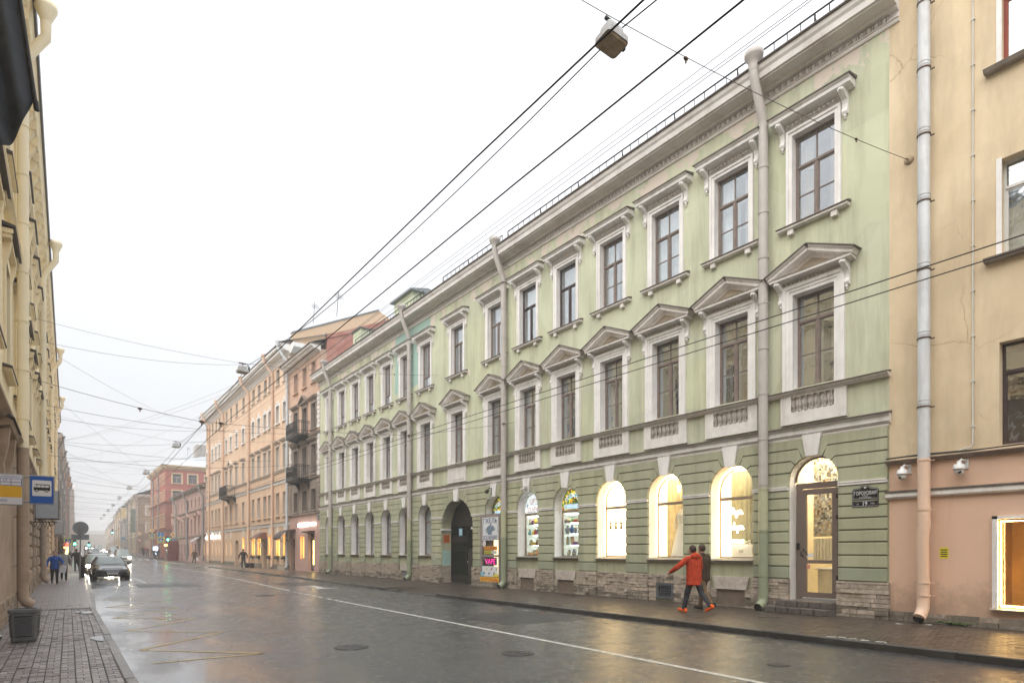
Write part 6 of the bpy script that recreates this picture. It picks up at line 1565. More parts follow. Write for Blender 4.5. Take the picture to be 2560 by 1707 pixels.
q.box(-22.2,-21.9,.01,20,0,HR,0); q.box(-22.2,0,20,20.3,0,HR,0); q.build('wall', [M_redp, M_redl2], rb)
for c in cs:
    far_window(rb, c, 1.0, 1.04, 2.6, .18, M_frd, None); far_window(rb, c, 5.9, 1.04, 1.8, .18, M_wfr, M_crm, .2, 'flat')
    far_window(rb, c, 10.6, 1.04, 1.8, .18, M_wfr, M_crm, .2); far_window(rb, c, 13.7, 1.04, 1.8, .18, M_wfr, M_crm, .2)
def cross_wall(parent, ox, W_, H_, m, wins, trim, z_low=0, m_low=None, lowz=9):
    """street corner's return wall, facing the camera (turned a quarter)"""
    e = link('side_wall', None, parent, (0,0,0), rz=R(90))
    return e
q = MB(); sw = []
for z0, z1, zb, zt in ((0,5.2,1.0,3.6),(5.2,10.2,6.2,8.0),(10.2,13.2,10.6,12.4),(13.2,HR,13.75,15.45)):
    wall_band(q, 0, 20, z0, z1, [dict(cx=c, hw=.72, zb=zb, zt=zt, depth=.25) for c in (1.85,4.4,7.2,10,13)], 0, 0 if z0 > 9 else 1, 0)
q.xf(Matrix.Rotation(R(90),4,'Z')); side = q.build('side_wall', [M_redp, M_redl2], rb)
for zb, h in ((1.0,2.6),(6.2,1.8),(10.6,1.8),(13.75,1.7)):
    for c in (1.85,4.4,7.2,10,13):
        o = far_window(rb, 0, 0, 1.44, h, 0.18, M_wfr, M_crm, .22); o.matrix_local = Matrix.Rotation(R(90),4,'Z') @ Matrix.Translation((c,.18,zb))
for z, h, p in ((5.1,.35,.3),(10.0,.35,.35),(16.2,.75,.7)):
    prof = cornice_prof(z,h,p); q = MB(); q.sweep(prof, -22.4, p); o = q.build('cornice', M_crm if z > 12 else M_redl2, rb)
    q = MB(); q.sweep(prof, -p, 20); q.xf(Matrix.Rotation(R(90),4,'Z')); q.build('side_cornice', M_crm if z > 12 else M_redl2, rb)
q = MB(); q.add([(-22.6,-.7,17.0),(.7,-.7,17.0),(-4,9,20.2),(-22.6,9,20.2)], [(0,1,2,3)]); q.add([(.7,-.7,17.0),(.7,20,17.0),(-4,20,20.2),(-4,9,20.2)], [(0,1,2,3)]); q.build('roof', mat('pale_zinc_roof', (.50,.54,.57), .4, metal=.3, var=.1), rb)
q = MB(); q.box(-6,-3,5.5,10,18.5,21.6); q.build('chimney', mat('old_chimney', (.33,.30,.27), .9, var=.3, scale=2), rb)
for x in (-8.5,-16.5): far_pipe(rb, x, 16.9, M_gpipe, .13, .4, .7)
def plain_house(name, lab, A1, A2, H, m, ncol, rows, trim, corner=False, left=False, roof_m=None, zoff=None, pipes=3, X1=None, X2=None):
    x1 = (WL(A1) if left else WR(A1)) if X1 is None else X1; x2 = (WL(A2) if left else WR(A2)) if X2 is None else X2
    L = math.hypot(A2-A1, x2-x1); ang = math.atan2(x2-x1, A2-A1)
    b = thing(name, lab, 'building', (x1, A1, (zg(A1) if zoff is None else zoff)-.2), (R(90) if left else R(-90))-ang)
    s = 1 if left else -1
    xs = [s*L*(i+.5)/ncol for i in range(ncol)]; q = MB(); xl, xr = (0, L) if left else (-L, 0)
    zs = [0]+[(rows[i][1]+rows[i+1][0])/2 for i in range(len(rows)-1)]+[H]
    for (zb, zt, w), z0, z1 in zip(rows, zs, zs[1:]):
        wall_band(q, xl, xr, z0, z1, [dict(cx=c, hw=w/2, zb=zb, zt=zt, depth=.22) for c in xs], 0, 0, 0)
    side_walls(q, xl, xr, 11, H, 0); q.build('wall', m, b)
    for (zb, zt, w) in rows:
        for c in xs: far_window(b, c, zb, w, zt-zb, .15, M_frd if zb < 3 else M_wfr, trim if zb > 3 else None, .14)
    for i in range(1, len(rows)):
        z = zs[i]-.1
        if i in (1, len(rows)-1): q = MB(); q.sweep([(.01,z),(-.1,z),(-.18,z+.14),(-.18,z+.2),(.01,z+.24)], xl, xr); q.build('string_course', trim, b)
    q = MB(); q.sweep(cornice_prof(H-.5,.6,.6), xl-.3, xr+.3); q.build('cornice', trim, b)
    q = MB(); q.add([(xl-.3,-.62,H+.13),(xr+.3,-.62,H+.13),(xr,5,H+2.4),(xl,5,H+2.4)], [(0,1,2,3)]); q.add([(xl,5,H+2.4),(xr,5,H+2.4),(xr,11,H),(xl,11,H)], [(0,1,2,3)]); q.build('roof', roof_m or M_roof, b)
    for k in range(pipes): far_pipe(b, s*(1.2+(L-2.4)*k/max(1,pipes-1)), H+.1, M_gpipe, .12, .4, .62)
    return b, L
M_beige = mat('beige_plaster', (.46,.36,.26), .85, var=.08, scale=.4); M_ochre = mat('ochre_plaster', (.62,.44,.20), .85, var=.08, scale=.4); M_gre = mat('grey_green_plaster', (.34,.34,.30), .85, var=.08, scale=.4); M_pinkf = mat('far_pink_plaster', (.52,.36,.30), .85, var=.08, scale=.4)
R3 = [(1.0,3.2,1.1),(5.0,7.0,1.0),(8.6,10.6,1.0)]; R4 = R3+[(12.0,13.6,1.0)]
b, L = plain_house('beige_building', 'beige corner house with a green bay window beyond the red house', 158, 187, 13.2, M_beige, 9, R3, M_trimd, X1=14.0, X2=14.4)
q = MB(); wall_band(q, 0, 10, 0, 4.2, [dict(cx=c, hw=.9, zb=.6, zt=3.2, depth=.2) for c in (2.2,5.5,8.3)], 0, 0, 0); wall_band(q, 0, 10, 4.2, 8, [dict(cx=c, hw=.7, zb=5.0, zt=7.0, depth=.2) for c in (2.4,5.5,8.3)], 0, 0, 0); wall_band(q, 0, 10, 8, 13.2, [dict(cx=c, hw=.7, zb=8.8, zt=10.8, depth=.2) for c in (2.4,5.5,8.3)], 0, 0, 0); q.xf(Matrix.Rotation(R(90),4,'Z')); q.build('side_wall', M_beige, b)
for zb, h, w in ((.6,2.6,1.8),(5.0,2.0,1.4),(8.8,2.0,1.4)):
    for c in ((2.2,5.5,8.3) if zb < 1 else (2.4,5.5,8.3)):
        o = far_window(b, 0, 0, w, h, .15, M_wfr, M_trim if zb > 3 else None, .18, None, 1, emit('orange_shop_window', (1,.50,.16), 1.6) if zb < 1 else None); o.matrix_local = Matrix.Rotation(R(90),4,'Z') @ Matrix.Translation((c,.15,zb))
q = MB(); q.sweep(cornice_prof(12.7,.6,.6), -.6, 10); q.xf(Matrix.Rotation(R(90),4,'Z')); q.build('side_cornice', M_trimd, b)
q = MB(); q.box(-5.2,-2.4,-1.1,.0,5.0,10.2); o = q.build('bay_window', mat('green_copper_bay', (.16,.21,.17), .6, var=.2), b); q = MB(); q.box(-4.9,-2.7,-1.13,-1.1,5.6,7.2); q.box(-4.9,-2.7,-1.13,-1.1,7.8,9.6); q.build('bay_pane', M_farglass, o)
plain_house('grey_building', 'low grey green house after the beige corner house', 189, 222, 9.3, M_gre, 10, [(1.0,3.0,1.1),(4.6,7.2,1.0)], M_trimd)
plain_house('ochre_building', 'far ochre house with a stepped gable fading in the mist', 224, 290, 13.5, M_ochre, 14, R3, M_trim, pipes=4)
plain_house('pink_building', 'far pale pink house on the right side fading in the mist', 292, 370, 12.5, M_pinkf, 14, R3, M_trim, pipes=3)
plain_house('beige_building', 'farthest beige house on the right side almost lost in mist', 372, 560, 14.0, M_beige, 20, R3, M_trim, pipes=3)
# ================================================================ LEFT SIDE OF THE STREET
ANG = math.atan2(WL(86)-WL(-40), 126.0)
def LF(A, z, out=0.0): return (WL(A)+out, A, z)
RL = R(90)-ANG
cb = thing('cream_building', 'tall cream house on the left with a rusticated brown ground floor and cream downpipes', 'building', LF(-30, 0), RL)
def lc(A): return (A+30)/math.cos(ANG)
M_cream = mat('cream_plaster', (.87,.75,.51), .85, var=.06, scale=.7, grime=(.42,.32,.19), gscale=.9, gamt=.4, streak=True, bump=.05)
M_brn = mat('brown_plaster', (.40,.30,.22), .85, var=.12, scale=1.2, grime=(.11,.08,.06), gscale=2, gamt=.5, bump=.15)
M_crp = mat('cream_pipe', (.86,.76,.55), .45, var=.05, scale=2); M_brp = mat('brown_pipe', (.38,.285,.21), .5, var=.1, scale=2, grime=(.12,.08,.06), gscale=3, gamt=.4)
HB = 16.0
WC = [-26+3.4*k for k in range(33)]
q = MB()
wall_band(q, 0, lc(86), 0, 4.4, [dict(cx=lc(a), hw=.8, zb=.9, zt=3.2, depth=.3, rev=1) for a in WC if a > 22], 0, 1, 1)
wall_band(q, 0, lc(86), 4.4, 9.4, [dict(cx=lc(a), hw=.55, zb=5.7, zt=8.1, depth=.25) for a in WC], 0, 0, 0)
wall_band(q, 0, lc(86), 9.4, HB, [dict(cx=lc(a), hw=.55, zb=10.4, zt=12.7, depth=.25) for a in WC], 0, 0, 0)
side_walls(q, 0, lc(86), 12, HB, 0); q.build('wall', [M_cream, M_brn], cb)
for a in WC:
    for zb, h in ((5.7,2.4),(10.4,2.3)):
        o = far_window(cb, lc(a), zb, 1.1, h, .2, M_frw, M_cream, .22, 'ped' if zb < 6 and a > 5 else 'flat', hp=.62)
        q = MB(); q.sweep([(-.2,h+.58),(-.44,h+.56),(-.44,h+.60),(-.2,h+.66)], -1.05, 1.05); q.build('hood_flashing', mat('slate_flashing', (.07,.065,.07), .5, var=.2), o); q = MB(); q.sweep([(-.2,-.05),(-.38,-.07),(-.38,-.04),(-.2,.0)], -.95, .95); q.build('sill_flashing', MATS['slate_flashing'], o)
        for s in (-1,1): q = MB(); q.sweep([(-.2,h+.3),(-.36,h+.5),(-.33,h+.15),(-.2,h-.35)], s*.72-.08, s*.72+.08); q.build('carved_bracket', M_cream, o)
    if a > 22: far_window(cb, lc(a), .9, 1.6, 2.3, .25, M_frd, None)
for z, m, p in ((4.3,M_brn,.22),(9.1,M_cream,.2),(13.5,M_cream,.16)):
    q = MB(); q.sweep([(.01,z),(-p*.5,z+.04),(-p,z+.14),(-p,z+.2),(.01,z+.24)], 0, lc(86)); q.build('string_course', m, cb)
q = MB(); q.sweep([(.01,14.6),(-.08,14.65),(-.10,14.8),(-.04,14.85),(-.04,15.45),(-.12,15.5),(-.32,15.75),(-.36,15.95),(-.40,16.1),(.01,16.15)], -.2, lc(86)+.2); q.build('cornice', M_cream, cb)
q = MB(); q.sweep([(.1,16.15),(-.46,16.10),(-.48,16.24),(-.40,16.42),(.1,16.5)], -.2, lc(86)+.25)
q.build('gutter_edge', mat('slate_gutter', (.10,.10,.115), .45, var=.15, metal=.2), cb)
q = MB(); q.add([(0,-.4,16.42),(lc(86),-.4,16.42),(lc(86),6,19.5),(0,6,19.5)], [(0,1,2,3)]); q.add([(0,6,19.5),(lc(86),6,19.5),(lc(86),12,16),(0,12,16)], [(0,1,2,3)]); q.build('roof', M_roof, cb)
mo = MB(); mo.sweep([(-.03,15.46),(-.34,15.7),(-.34,15.52),(-.22,15.2),(-.10,15.0),(-.03,14.9)], -.17, .17); mo.lathe([(.10,-.19),(.10,.19)], (0,0,0), 10)
mo.v = mo.v; me = mo.mesh('modillion', M_cream)
mo = MB(); mo.sweep([(-.03,15.46),(-.33,15.70),(-.34,15.50),(-.22,15.2),(-.10,15.0),(-.03,14.9)], -.17, .17); mo.tube([(-.2,-.24,15.42),(.2,-.24,15.42)], .10, 10); me = mo.mesh('modillion', M_cream)
for k in range(80): link('modillion', me, cb, (lc(4+1.02*k), 0, 0))
for A_ in (20.5, 36, 54.8, 72):
    x = lc(A_); q = MB(); q.tube([(x,-.68,15.75),(x,-.68,15.3),(x,-.24,14.55),(x,-.20,14.3),(x,-.20,4.3)], .125, 14); o = q.build('drainpipe', M_crp, cb)
    q = MB(); q.lathe([(.12,-.52),(.14,-.42),(.26,-.14),(.26,0),(.24,0),(.2,-.1)], (x,-.68,16.2), 16); q.build('rain_hopper', M_crp, o)
    q = MB(); q.tube([(x,-.20,4.3),(x,-.20,.55),(x+.0,-.21,.36),(x+.02,-.28,.24),(x+.02,-.42,.16)], .132, 14); q.build('pipe_section', M_brp, o)
    for i in range(11): q = MB(); z = 1.2+1.28*i; q.tube([(x,-.20,z),(x,-.20,z+.03)], .143, 14); q.tube([(x,0,z),(x,-.1,z)], .012, 5); q.build('pipe_clamp', M_crp if z > 4.3 else M_brp, o)
# rusticated blocks of the ground floor
bx = []; r = random.Random(17)
z = .55; row = 0
zs = []
while z < 4.2: zs.append(z); z += .40
pc = []
for a in WC:
    if a < 22 or a > 84: continue
    for k, z in enumerate(zs):
        x0, x1 = lc(a+.95), lc(a+3.4-.95)
        n = 2 if k % 2 else 1; w = (x1-x0)/n
        for j in range(n): bx.append((x0+w*j+.02, x0+w*(j+1)-.02, -.13+r.uniform(-.02,.02), .01, z+.02, z+.38, M_brn))
        if z > 3.2: bx.append((lc(a-.9), lc(a+.9), -.12, .01, z+.02, z+.38, M_brn))
bl_me2 = {}
for q_ in sorted(bx, key=lambda t: t[0])[:280]:
    w, h = round(q_[1]-q_[0],2), q_[5]-q_[4]
    if w not in bl_me2:
        b_ = MB(); b_.bbox(-w/2,w/2,-.14,.01,-h/2,h/2,.05); bl_me2[w] = b_.mesh('rustic_block', M_brn)
    link('rustic_block', bl_me2[w], cb, ((q_[0]+q_[1])/2, q_[2]+.13, (q_[4]+q_[5])/2))
# nearer plain brown bay with carved brackets
for A_ in (17.3,):
    q = MB(); q.sweep([(.01,4.15),(-.2,4.2),(-.24,4.3),(.01,4.42)], lc(A_)-1.1, lc(A_)+1.1); o = q.build('door_hood', M_brn, cb); q = MB(); q.sweep([(.01,4.425),(-.28,4.31),(-.28,4.34),(.01,4.5)], lc(A_)-1.15, lc(A_)+1.15); q.build('hood_flashing', MATS['slate_flashing'], o)
    for s in (-.85,.85): q = MB(); q.sweep([(0,4.1),(-.19,4.15),(-.16,3.8),(-.08,3.4),(-.11,3.2),(0,3.1)], lc(A_)+s-.14, lc(A_)+s+.14); q.build('carved_bracket', M_brn, o)
M_basest = mat('tan_base_stone', (.33,.25,.18), .8, var=.25, scale=6, bump=.4, bscale=25, grime=(.14,.11,.08), gscale=3, gamt=.6, obj_var=.12)
bx = []; a = 6.0
while a < 60:
    L = r.uniform(.5,1.1)
    for k in range(3): bx.append((lc(a)+.006, lc(a+L)-.006, -.06+r.uniform(-.02,.015), .01, .01+.17*k, .17+.17*k-.008, M_basest))
    a += L
pieces(cb, 'base_stone', bx, key=lambda t: t[0], limit=120)
# black flag on a pole
fg = thing('black_flag', 'black cloth flag hanging from a pole high on the cream wall', 'flag', (0,12,0))
q = MB(); n = 12; vs = []
M_flag = mat('black_cloth', (.035,.042,.055), .75, var=.35, scale=3, streak=False)
top = [(-.98,13.0),(-.50,10.2)]; 
def flag_pt(u, v):
    # u along the pole edge (top to tip), v away from the pole down to the free corner
    x0, z0 = -.50+.19*u, 10.4-1.8*u; x1, z1 = -1.02+.32*u, 10.6-2.95*u
    x, z = x0+(x1-x0)*v, z0+(z1-z0)*v - .12*math.sin(v*3.14)*u
    return (x, .10*math.sin(v*9+u*2)*(.3+v), z)
NU, NV = 14, 22
for i in range(NU+1):
    for j in range(NV+1): vs.append(flag_pt(i/NU, j/NV))
q.add(vs, [(i*(NV+1)+j, (i+1)*(NV+1)+j, (i+1)*(NV+1)+j+1, i*(NV+1)+j+1) for i in range(NU) for j in range(NV)], 0, True); o = q.build('cloth', M_flag, fg)
md = o.modifiers.new('cloth_thickness', 'SOLIDIFY'); md.thickness = .008
q = MB(); q.tube([(-.92,.02,13.6),(-.29,.0,8.55)], .030, 10); q.tube([(-.29,0,8.58),(-.275,0,8.44)], .038, 8); q.build('pole', M_black, fg)
# bus stop sign and route board on a wall bracket
bsn = thing('bus_stop_sign', 'blue bus stop sign with a black bus in its white square', 'sign', (-.22, 12.5, 2.585))
M_bl = mat('traffic_blue', (.012,.10,.42), .35, var=0); M_gal = mat('galvanised_steel', (.33,.33,.32), .45, metal=.5, var=.15, scale=10)
q = MB(); q.bbox(-.165,.165,-.02,.012,-.235,.235,.004); q.build('sign_back', M_gal, bsn)
q = MB(); q.box(-.150,.150,-.026,-.0205,-.218,.218); q.build('sign_panel', M_bl, bsn); 
def rrect(x0, x1, z0, z1, r, n=5): return [(cx+r*math.cos(R(a0+90*i/n)), cz+r*math.sin(R(a0+90*i/n))) for cx, cz, a0 in ((x1-r,z1-r,0),(x0+r,z1-r,90),(x0+r,z0+r,180),(x1-r,z0+r,270)) for i in range(n+1)]
q = MB(); q.prism(rrect(-.125,.125,-.10,.155,.015), -.030, -.027); q.build('white_square', M_sw, bsn)
q = MB(); q.prism([(-.106,-.008),(.106,-.008),(.106,.05),(.100,.085),(.085,.092),(-.085,.092),(-.098,.075),(-.106,.03)], -.033, -.0305)
for cx in (-.066,.062): q.disc((cx,-.012), .024, -.0345, 14)
q.build('bus_symbol', M_bp, bsn)
q = MB()
for x0, x1 in ((-.098,-.068),(-.060,-.015),(-.008,.034),(.041,.090)): q.box(x0,x1,-.0352,-.0335,.040,.078)
for cx in (-.066,.062): q.disc((cx,-.012), .012, -.0356, 12)
q.build('bus_window', M_sw, bsn)
q = MB(); q.tube([(-.80,.03,.20),(.10,.03,.20)], .016, 8); q.tube([(-.80,.03,-.20),(.10,.03,-.20)], .016, 8); q.build('wall_bracket', M_gal, bsn)
rb_ = thing('route_board', 'white and yellow route board number 17 with the stop name above', 'sign', (-.63, 12.46, 2.57))
q = MB(); q.bbox(-.175,.175,-.02,.012,-.25,.245,.004); q.build('board_frame', M_gal, rb_)
M_rbw = mat('board_white', (.66,.66,.70), .4, var=0); M_rby = mat('board_yellow', (.75,.42,.02), .4, var=0); M_rbb = mat('board_blue', (.05,.08,.30), .4, var=0)
for x0, x1, z0, z1, m in ((-.16,.16,-.235,.232,M_rbw),): q = MB(); q.box(x0,x1,-.026,-.0205,z0,z1); q.build('board_panel', m, rb_)
q = MB(); q.box(-.158,.158,-.029,-.0265,-.125,.055); q.build('yellow_field', M_rby, rb_)
q = MB(); q.box(-.158,.158,-.029,-.0265,.060,.172); q.build('blue_field', M_rbb, rb_)
q = MB()
for x0, x1 in ((-.105,.020),(.027,.15)):
    for z0, z1 in ((.066,.110),(.118,.166)): q.box(x0,x1,-.031,-.0295,z0,z1)
q.ball((-.150,-.030,.115), .042, 12, 6, 0, 1, .03, 1)
q.build('white_field', M_rbw, rb_)
text('угол КАЗАНСКОЙ ул.', .29, .026, M_rbb, rb_, (0,-.0265,.200)); text('17', .045, .034, M_rbb, rb_, (-.045,-.0315,.142))
q = MB(); q.box(-.15,-.02,-.028,-.0265,-.20,-.155); q.build('pale_print', mat('faded_print', (.45,.47,.55), .5, var=.2), rb_)
# blank backs of projecting light boxes
for A_, x0, x1, z0, z1, lab in ((29.0,-.72,.0,2.80,3.90,'grey blank back of the nearer projecting light box on the left wall'),(68,-.30,.34,3.05,4.3,'grey blank back of the farther projecting light box on the left wall')):
    t = thing('light_box', lab, 'sign', (0, A_, 0), 0, 'projecting light boxes'); q = MB(); q.bbox(x0,x1,-.10,.10,z0,z1,.03); q.build('box_body', mat('brushed_grey_panel', (.40,.42,.46), .4, var=.08, scale=2), t)
    q = MB(); q.box(x0-.0,x1+.012,-.106,.108,z0-.03,z0-.002); q.box(x1+.002,x1+.022,-.106,.108,z0,z1); q.build('box_trim', M_black, t)
    q = MB(); q.tube([(x0-.1,0,z0-.12),(x1-.05,0,z0-.10)], .02, 6)
    for k in range(5): q.tube([(x0+.1*k,0,z0-.02),(x0+.1*k+.06,-.02,z0-.20),(x0+.1*k-.03,0,z0-.32)], .010, 5)
    q.tube([(x1-.2,0,z0-.05),(x1-.12,-.05,z0-.18),(x1-.25,0,z0-.26),(x1-.3,0,z0-.12)], .022, 6); q.build('scroll_bracket', M_black, t)
# houses further up the left side
plain_house('brown_grey_building', 'brown grey house with four zinc downpipes beyond the cream house', 86.6, 127, 15.0, mat('brown_grey_plaster', (.30,.24,.19), .85, var=.1, scale=.5), 11, R4[:3]+[(11.8,13.4,1.0)], M_trimd, left=True, pipes=4)
plain_house('orange_building', 'orange pink house further up the left side', 127.4, 163, 15.6, mat('orange_plaster', (.66,.30,.16), .85, var=.08, scale=.5), 10, R4, mat('orange_trim', (.60,.36,.24), .8), left=True)
b, L = plain_house('bay_windowed_building', 'pale house with stacked bay windows on the left side', 163.4, 215, 15.5, M_beige, 14, R4, M_trimd, left=True)
for k in range(4):
    q = MB(); x = 6+12*k; q.prism([(x-1.6,4.5),(x+1.6,4.5),(x+1.6,14.5),(x,15.6),(x-1.6,14.5)], -1.1, .0); o = q.build('bay_window', M_trimd, b); q = MB()
    for z in (5.2,8.6,11.8): q.box(x-1.2,x+1.2,-1.13,-1.1,z,z+1.9)
    q.build('bay_pane', M_farglass, o)
plain_house('pink_building', 'far pinkish house on the left side in the mist', 216, 300, 14.5, M_pinkf, 16, R3, M_trim, left=True)
plain_house('ochre_building', 'farthest ochre house on the left side almost lost in mist', 302, 560, 15, M_ochre, 28, R3, M_trim, left=True)
b = thing('spired_building', 'far grey building closing the end of the street in the mist', 'building', (17, 585, zg(300)))
q = MB(); wall_band(q, -30, 30, 0, 13, [dict(cx=x, hw=1, zb=4, zt=9, depth=.3) for x in range(-27,30,6)], 0, 0, 0); q.box(-30,30,.4,12,0,13); q.build('wall', M_gre, b); q = MB(); q.sweep(cornice_prof(12.6,.9,.8), -30, 30); q.build('cornice', M_trim, b); q = MB(); q.add([(-30,-.5,13.5),(30,-.5,13.5),(30,6,16),(-30,6,16)], [(0,1,2,3)]); q.build('roof', M_roof, b)
# ================================================================ OVERHEAD WIRES AND HANGING LAMPS
M_cable = mat('black_cable', (.02,.018,.02), .6, var=0); M_wire = mat('steel_wire', (.10,.095,.10), .5, var=0); M_ins = mat('brown_insulator', (.10,.05,.03), .4, var=.2)
def sagged(p, q, sag, n=14):
    p, q = Vector(p), Vector(q); return [p.lerp(q, i/n) - Vector((0,0,sag*4*(i/n)*(1-i/n))) for i in range(n+1)]
def wire(name, lab, pts, r, m=None, cat='cable', group=None, ins=()):
    mb = MB(); mb.tube(pts, r, 5); o = mb.build(name, m or M_cable, label=lab, cat=cat, group=group)
    for p, s in ins:
        k = MB(); p = Vector(p); k.ball(p, s, 7, 4, 0, 1.6, 1, .8); k.box(p.x-s*.3,p.x+s*.3,p.y-s*.3,p.y+s*.3,p.z-s*2.2,p.z+s*.5); k.build('insulator', M_ins, o)
    return o
def chain(tab, a0, a1, zf, step=4):
    return [(interp(tab, a), a, zf(a)) for a in stations(a0, a1, step)]
TX = [(-14,3.75),(6,3.75),(23,4.0),(45,4.77),(70,5.0),(120,6.2),(200,8.0)]
wire('trolley_wire', 'thick black trolley wire running up the street, left one of the pair', chain(TX, -14, 200, lambda a: 6.0 + zg(a)), .0095, cat='wire', group='trolley wires')
wire('trolley_wire', 'thick black trolley wire running up the street, right one of the pair', chain([(a, x+(.64 if a < 22 else .6)) for a, x in TX], -14, 200, lambda a: 6.0 + zg(a)), .0095, cat='wire', group='trolley wires')
for x, z, lab in ((10.83,6.02,'black trolley wire above the right lane, upper line across the green facade'),(11.27,6.0,'black trolley wire above the right lane, lower line across the green facade')):
    wire('trolley_wire', lab, [(x+max(0,a-40)*.012, a, z+zg(a)) for a in stations(-12, 200, 4)], .010, cat='wire', group='trolley wires')
for k, (x, z) in enumerate(((11.4,12.0),(11.6,12.3),(11.1,11.6))):
    wire('overhead_cable', ('middle','upper','lower')[k]+' of the thin cables rising beside the green roof edge', [(x, a, z+.15*math.sin(a*.05+k)) for a in stations(-10, 70, 5)], .008, M_wire, group='thin cables along the street')
# hanging street lamps on span wires
lampA = [6.28, 28.6, 47.6, 66, 84, 102, 121, 141, 163, 187]
lampX = [6.5, 6.5, 6.5, 6.5, 6.6, 6.8, 7.2, 7.6, 8.0, 8.6]
lampZ = [9.02, 9.45, 8.75, 8.75, 8.8, 8.9, 9.0, 9.2, 9.4, 9.6]
M_lh = mat('lamp_housing', (.50,.52,.54), .45, var=.15, scale=9, grime=(.35,.15,.08), gscale=4, gamt=.6); M_lg = mat('dusty_lamp_glass', (.36,.30,.22), .25, var=.3, scale=9)
hx = []
def rr3(w, d, z, r): return [(x, y, z) for x, y in rrect(-w/2, w/2, -d/2, d/2, r, 3)]
q = MB(); sec = [(.30,.22,.30,.05),(.36,.27,.24,.06),(.36,.28,.12,.06),(.47,.40,.10,.07),(.47,.40,.0,.07)]; vs = []; n = 16
for w, d, z, r_ in sec: vs += rr3(w, d, z, r_)
q.add(vs, [(i*n+j, i*n+(j+1) % n, (i+1)*n+(j+1) % n, (i+1)*n+j) for i in range(4) for j in range(n)]+[tuple(range(n))], 0); hous = q.mesh('lamp_housing', M_lh)
q = MB(); q.add(rr3(.44,.37,-.004,.06)+rr3(.40,.33,-.03,.06), [(j,(j+1)%n,(j+1)%n+n,j+n) for j in range(n)]+[tuple(range(n,2*n))]); lgl = q.mesh('lamp_glass', M_lg)
q = MB(); q.box(-.02,.02,-.02,.02,.302,.40); q.box(-.16,.16,-.025,.025,.38,.42); q.box(.24,.30,-.03,.03,.05,.30); q.tube([(.27,0,.28),(.20,0,.40)], .012, 5); lcl = q.mesh('lamp_clamp', M_black)
nm = ['nearest hanging street lamp overhead at the top of the picture','rusty hanging street lamp in front of the peach house','third hanging street lamp up the street','fourth hanging street lamp up the street','fifth hanging street lamp up the street','sixth hanging street lamp up the street','seventh hanging street lamp up the street','eighth hanging street lamp up the street','ninth hanging street lamp up the street','farthest hanging street lamp in the mist']
for i, a in enumerate(lampA):
    t = thing('hanging_street_lamp', nm[i], 'street lamp', (lampX[i], a, lampZ[i]), R(5), 'street lamps hung over the road')
    if i == 0: t.rotation_euler = (R(-4), R(6), R(-4)); t.scale = (.86,.86,.9)
    link('lamp_housing', hous, t); link('lamp_glass', lgl, t); link('lamp_clamp', lcl, t)
    zc = lampZ[i]+.40
    la, ra = (WL(a), a+1.6, zc+1.3), (WR(a), a-.6 if i else 5.67, zc+1.0 if i else 10.44)
    if i == 1: la, ra = (WL(30.6), 30.6, 10.8), (15.45, 27.0, 10.5)
    pts = sagged(la, (lampX[i], a, zc), .12, 8)[:-1]+sagged((lampX[i], a, zc), ra, .12, 8)
    wire('span_wire', 'span wire holding the '+nm[i], pts, .0065 if i < 3 else .008, M_wire, 'wire', 'span wires of the street lamps', ins=[((lampX[i]+1.6, a-.1, zc+.10), .035), (pts[-3], .03)] if i < 2 else ())
lc_ = [(6.78,-14,9.3)]+[(lampX[i]+.22, lampA[i], lampZ[i]+.35) for i in range(len(lampA))]
pts = []
for p, s in zip(lc_, lc_[1:]): pts += sagged(p, s, .45, 10)[:-1]
wire('lamp_cable', 'twisted black supply cable linking the hanging street lamps', pts+[lc_[-1]], .011)
wire('span_wire', 'long slack wire from the green facade to the left wall carrying the trolley wires', sagged((15.45,20.6,7.03),(11.1,21.7,6.15),.03,5)[:-1]+sagged((11.1,21.7,6.15),(4.6,23.4,6.1),.06,5)[:-1]+sagged((4.6,23.4,6.1),(4.0,23.5,6.1),0,2)[:-1]+sagged((4.0,23.5,6.1),(WL(25),25,7.2),.08,8), .008, M_wire, 'wire', ins=[((15.0,20.7,6.94),.05),((11.1,21.7,6.15),.05),((4.6,23.4,6.1),.06),((4.0,23.5,6.1),.06),((2.2,24,6.4),.05)])
r = random.Random(9)
for k, (a, z1, z2, da) in enumerate(((41,8.2,9.0,3),(52,6.9,7.2,-4),(58,10.5,12.5,6),(63,9.4,8.4,-7),(71,7.2,7.0,2),(79,9.8,11.5,-5),(88,7.0,7.2,2),(95,11,9,8),(104,7.4,7.6,-3),(112,9.6,10.2,5),(123,7.5,7.8,0),(134,8.5,9.0,4),(150,8,8.5,-4),(171,8.6,9,3))):
    wire('cross_wire', f'thin wire crossing the street, number {k+1} counted up the street' if 0 else ('thin wire crossing the misty street above the '+('peach house kerb','balcony house','peach roof line','lit shop row','second lit row','end of the peach house','low pink house','pink roof line','red porch','striped awning end','zebra crossing','red corner house','beige corner','far green lamp')[k]), sagged((WL(a),a,z1+1.2),(WR(a),a+da,z2+1.2),.55,12), .009+.00006*a, M_wire, 'wire', 'thin wires across the street')
for k, (p0, p1, s) in enumerate((((-.2,90,14.5),(15.2,58,17.5),.8),((.1,104,14),(15.2,70,18),1.2),((.6,125,13),(15.2,84,17),1.0),((0,97,15),(15.2,120,10.2),.9),((.3,112,14.6),(15.3,127,16.5),.7))):
    wire('roof_cable', 'slack cable slung between roofs over the street, '+('lowest left end','ending by the third peach downpipe','ending at the far peach corner','ending on the low pink roof','ending on the red roof')[k], sagged(p0, p1, s, 14), .010, M_wire, group='roof cables')
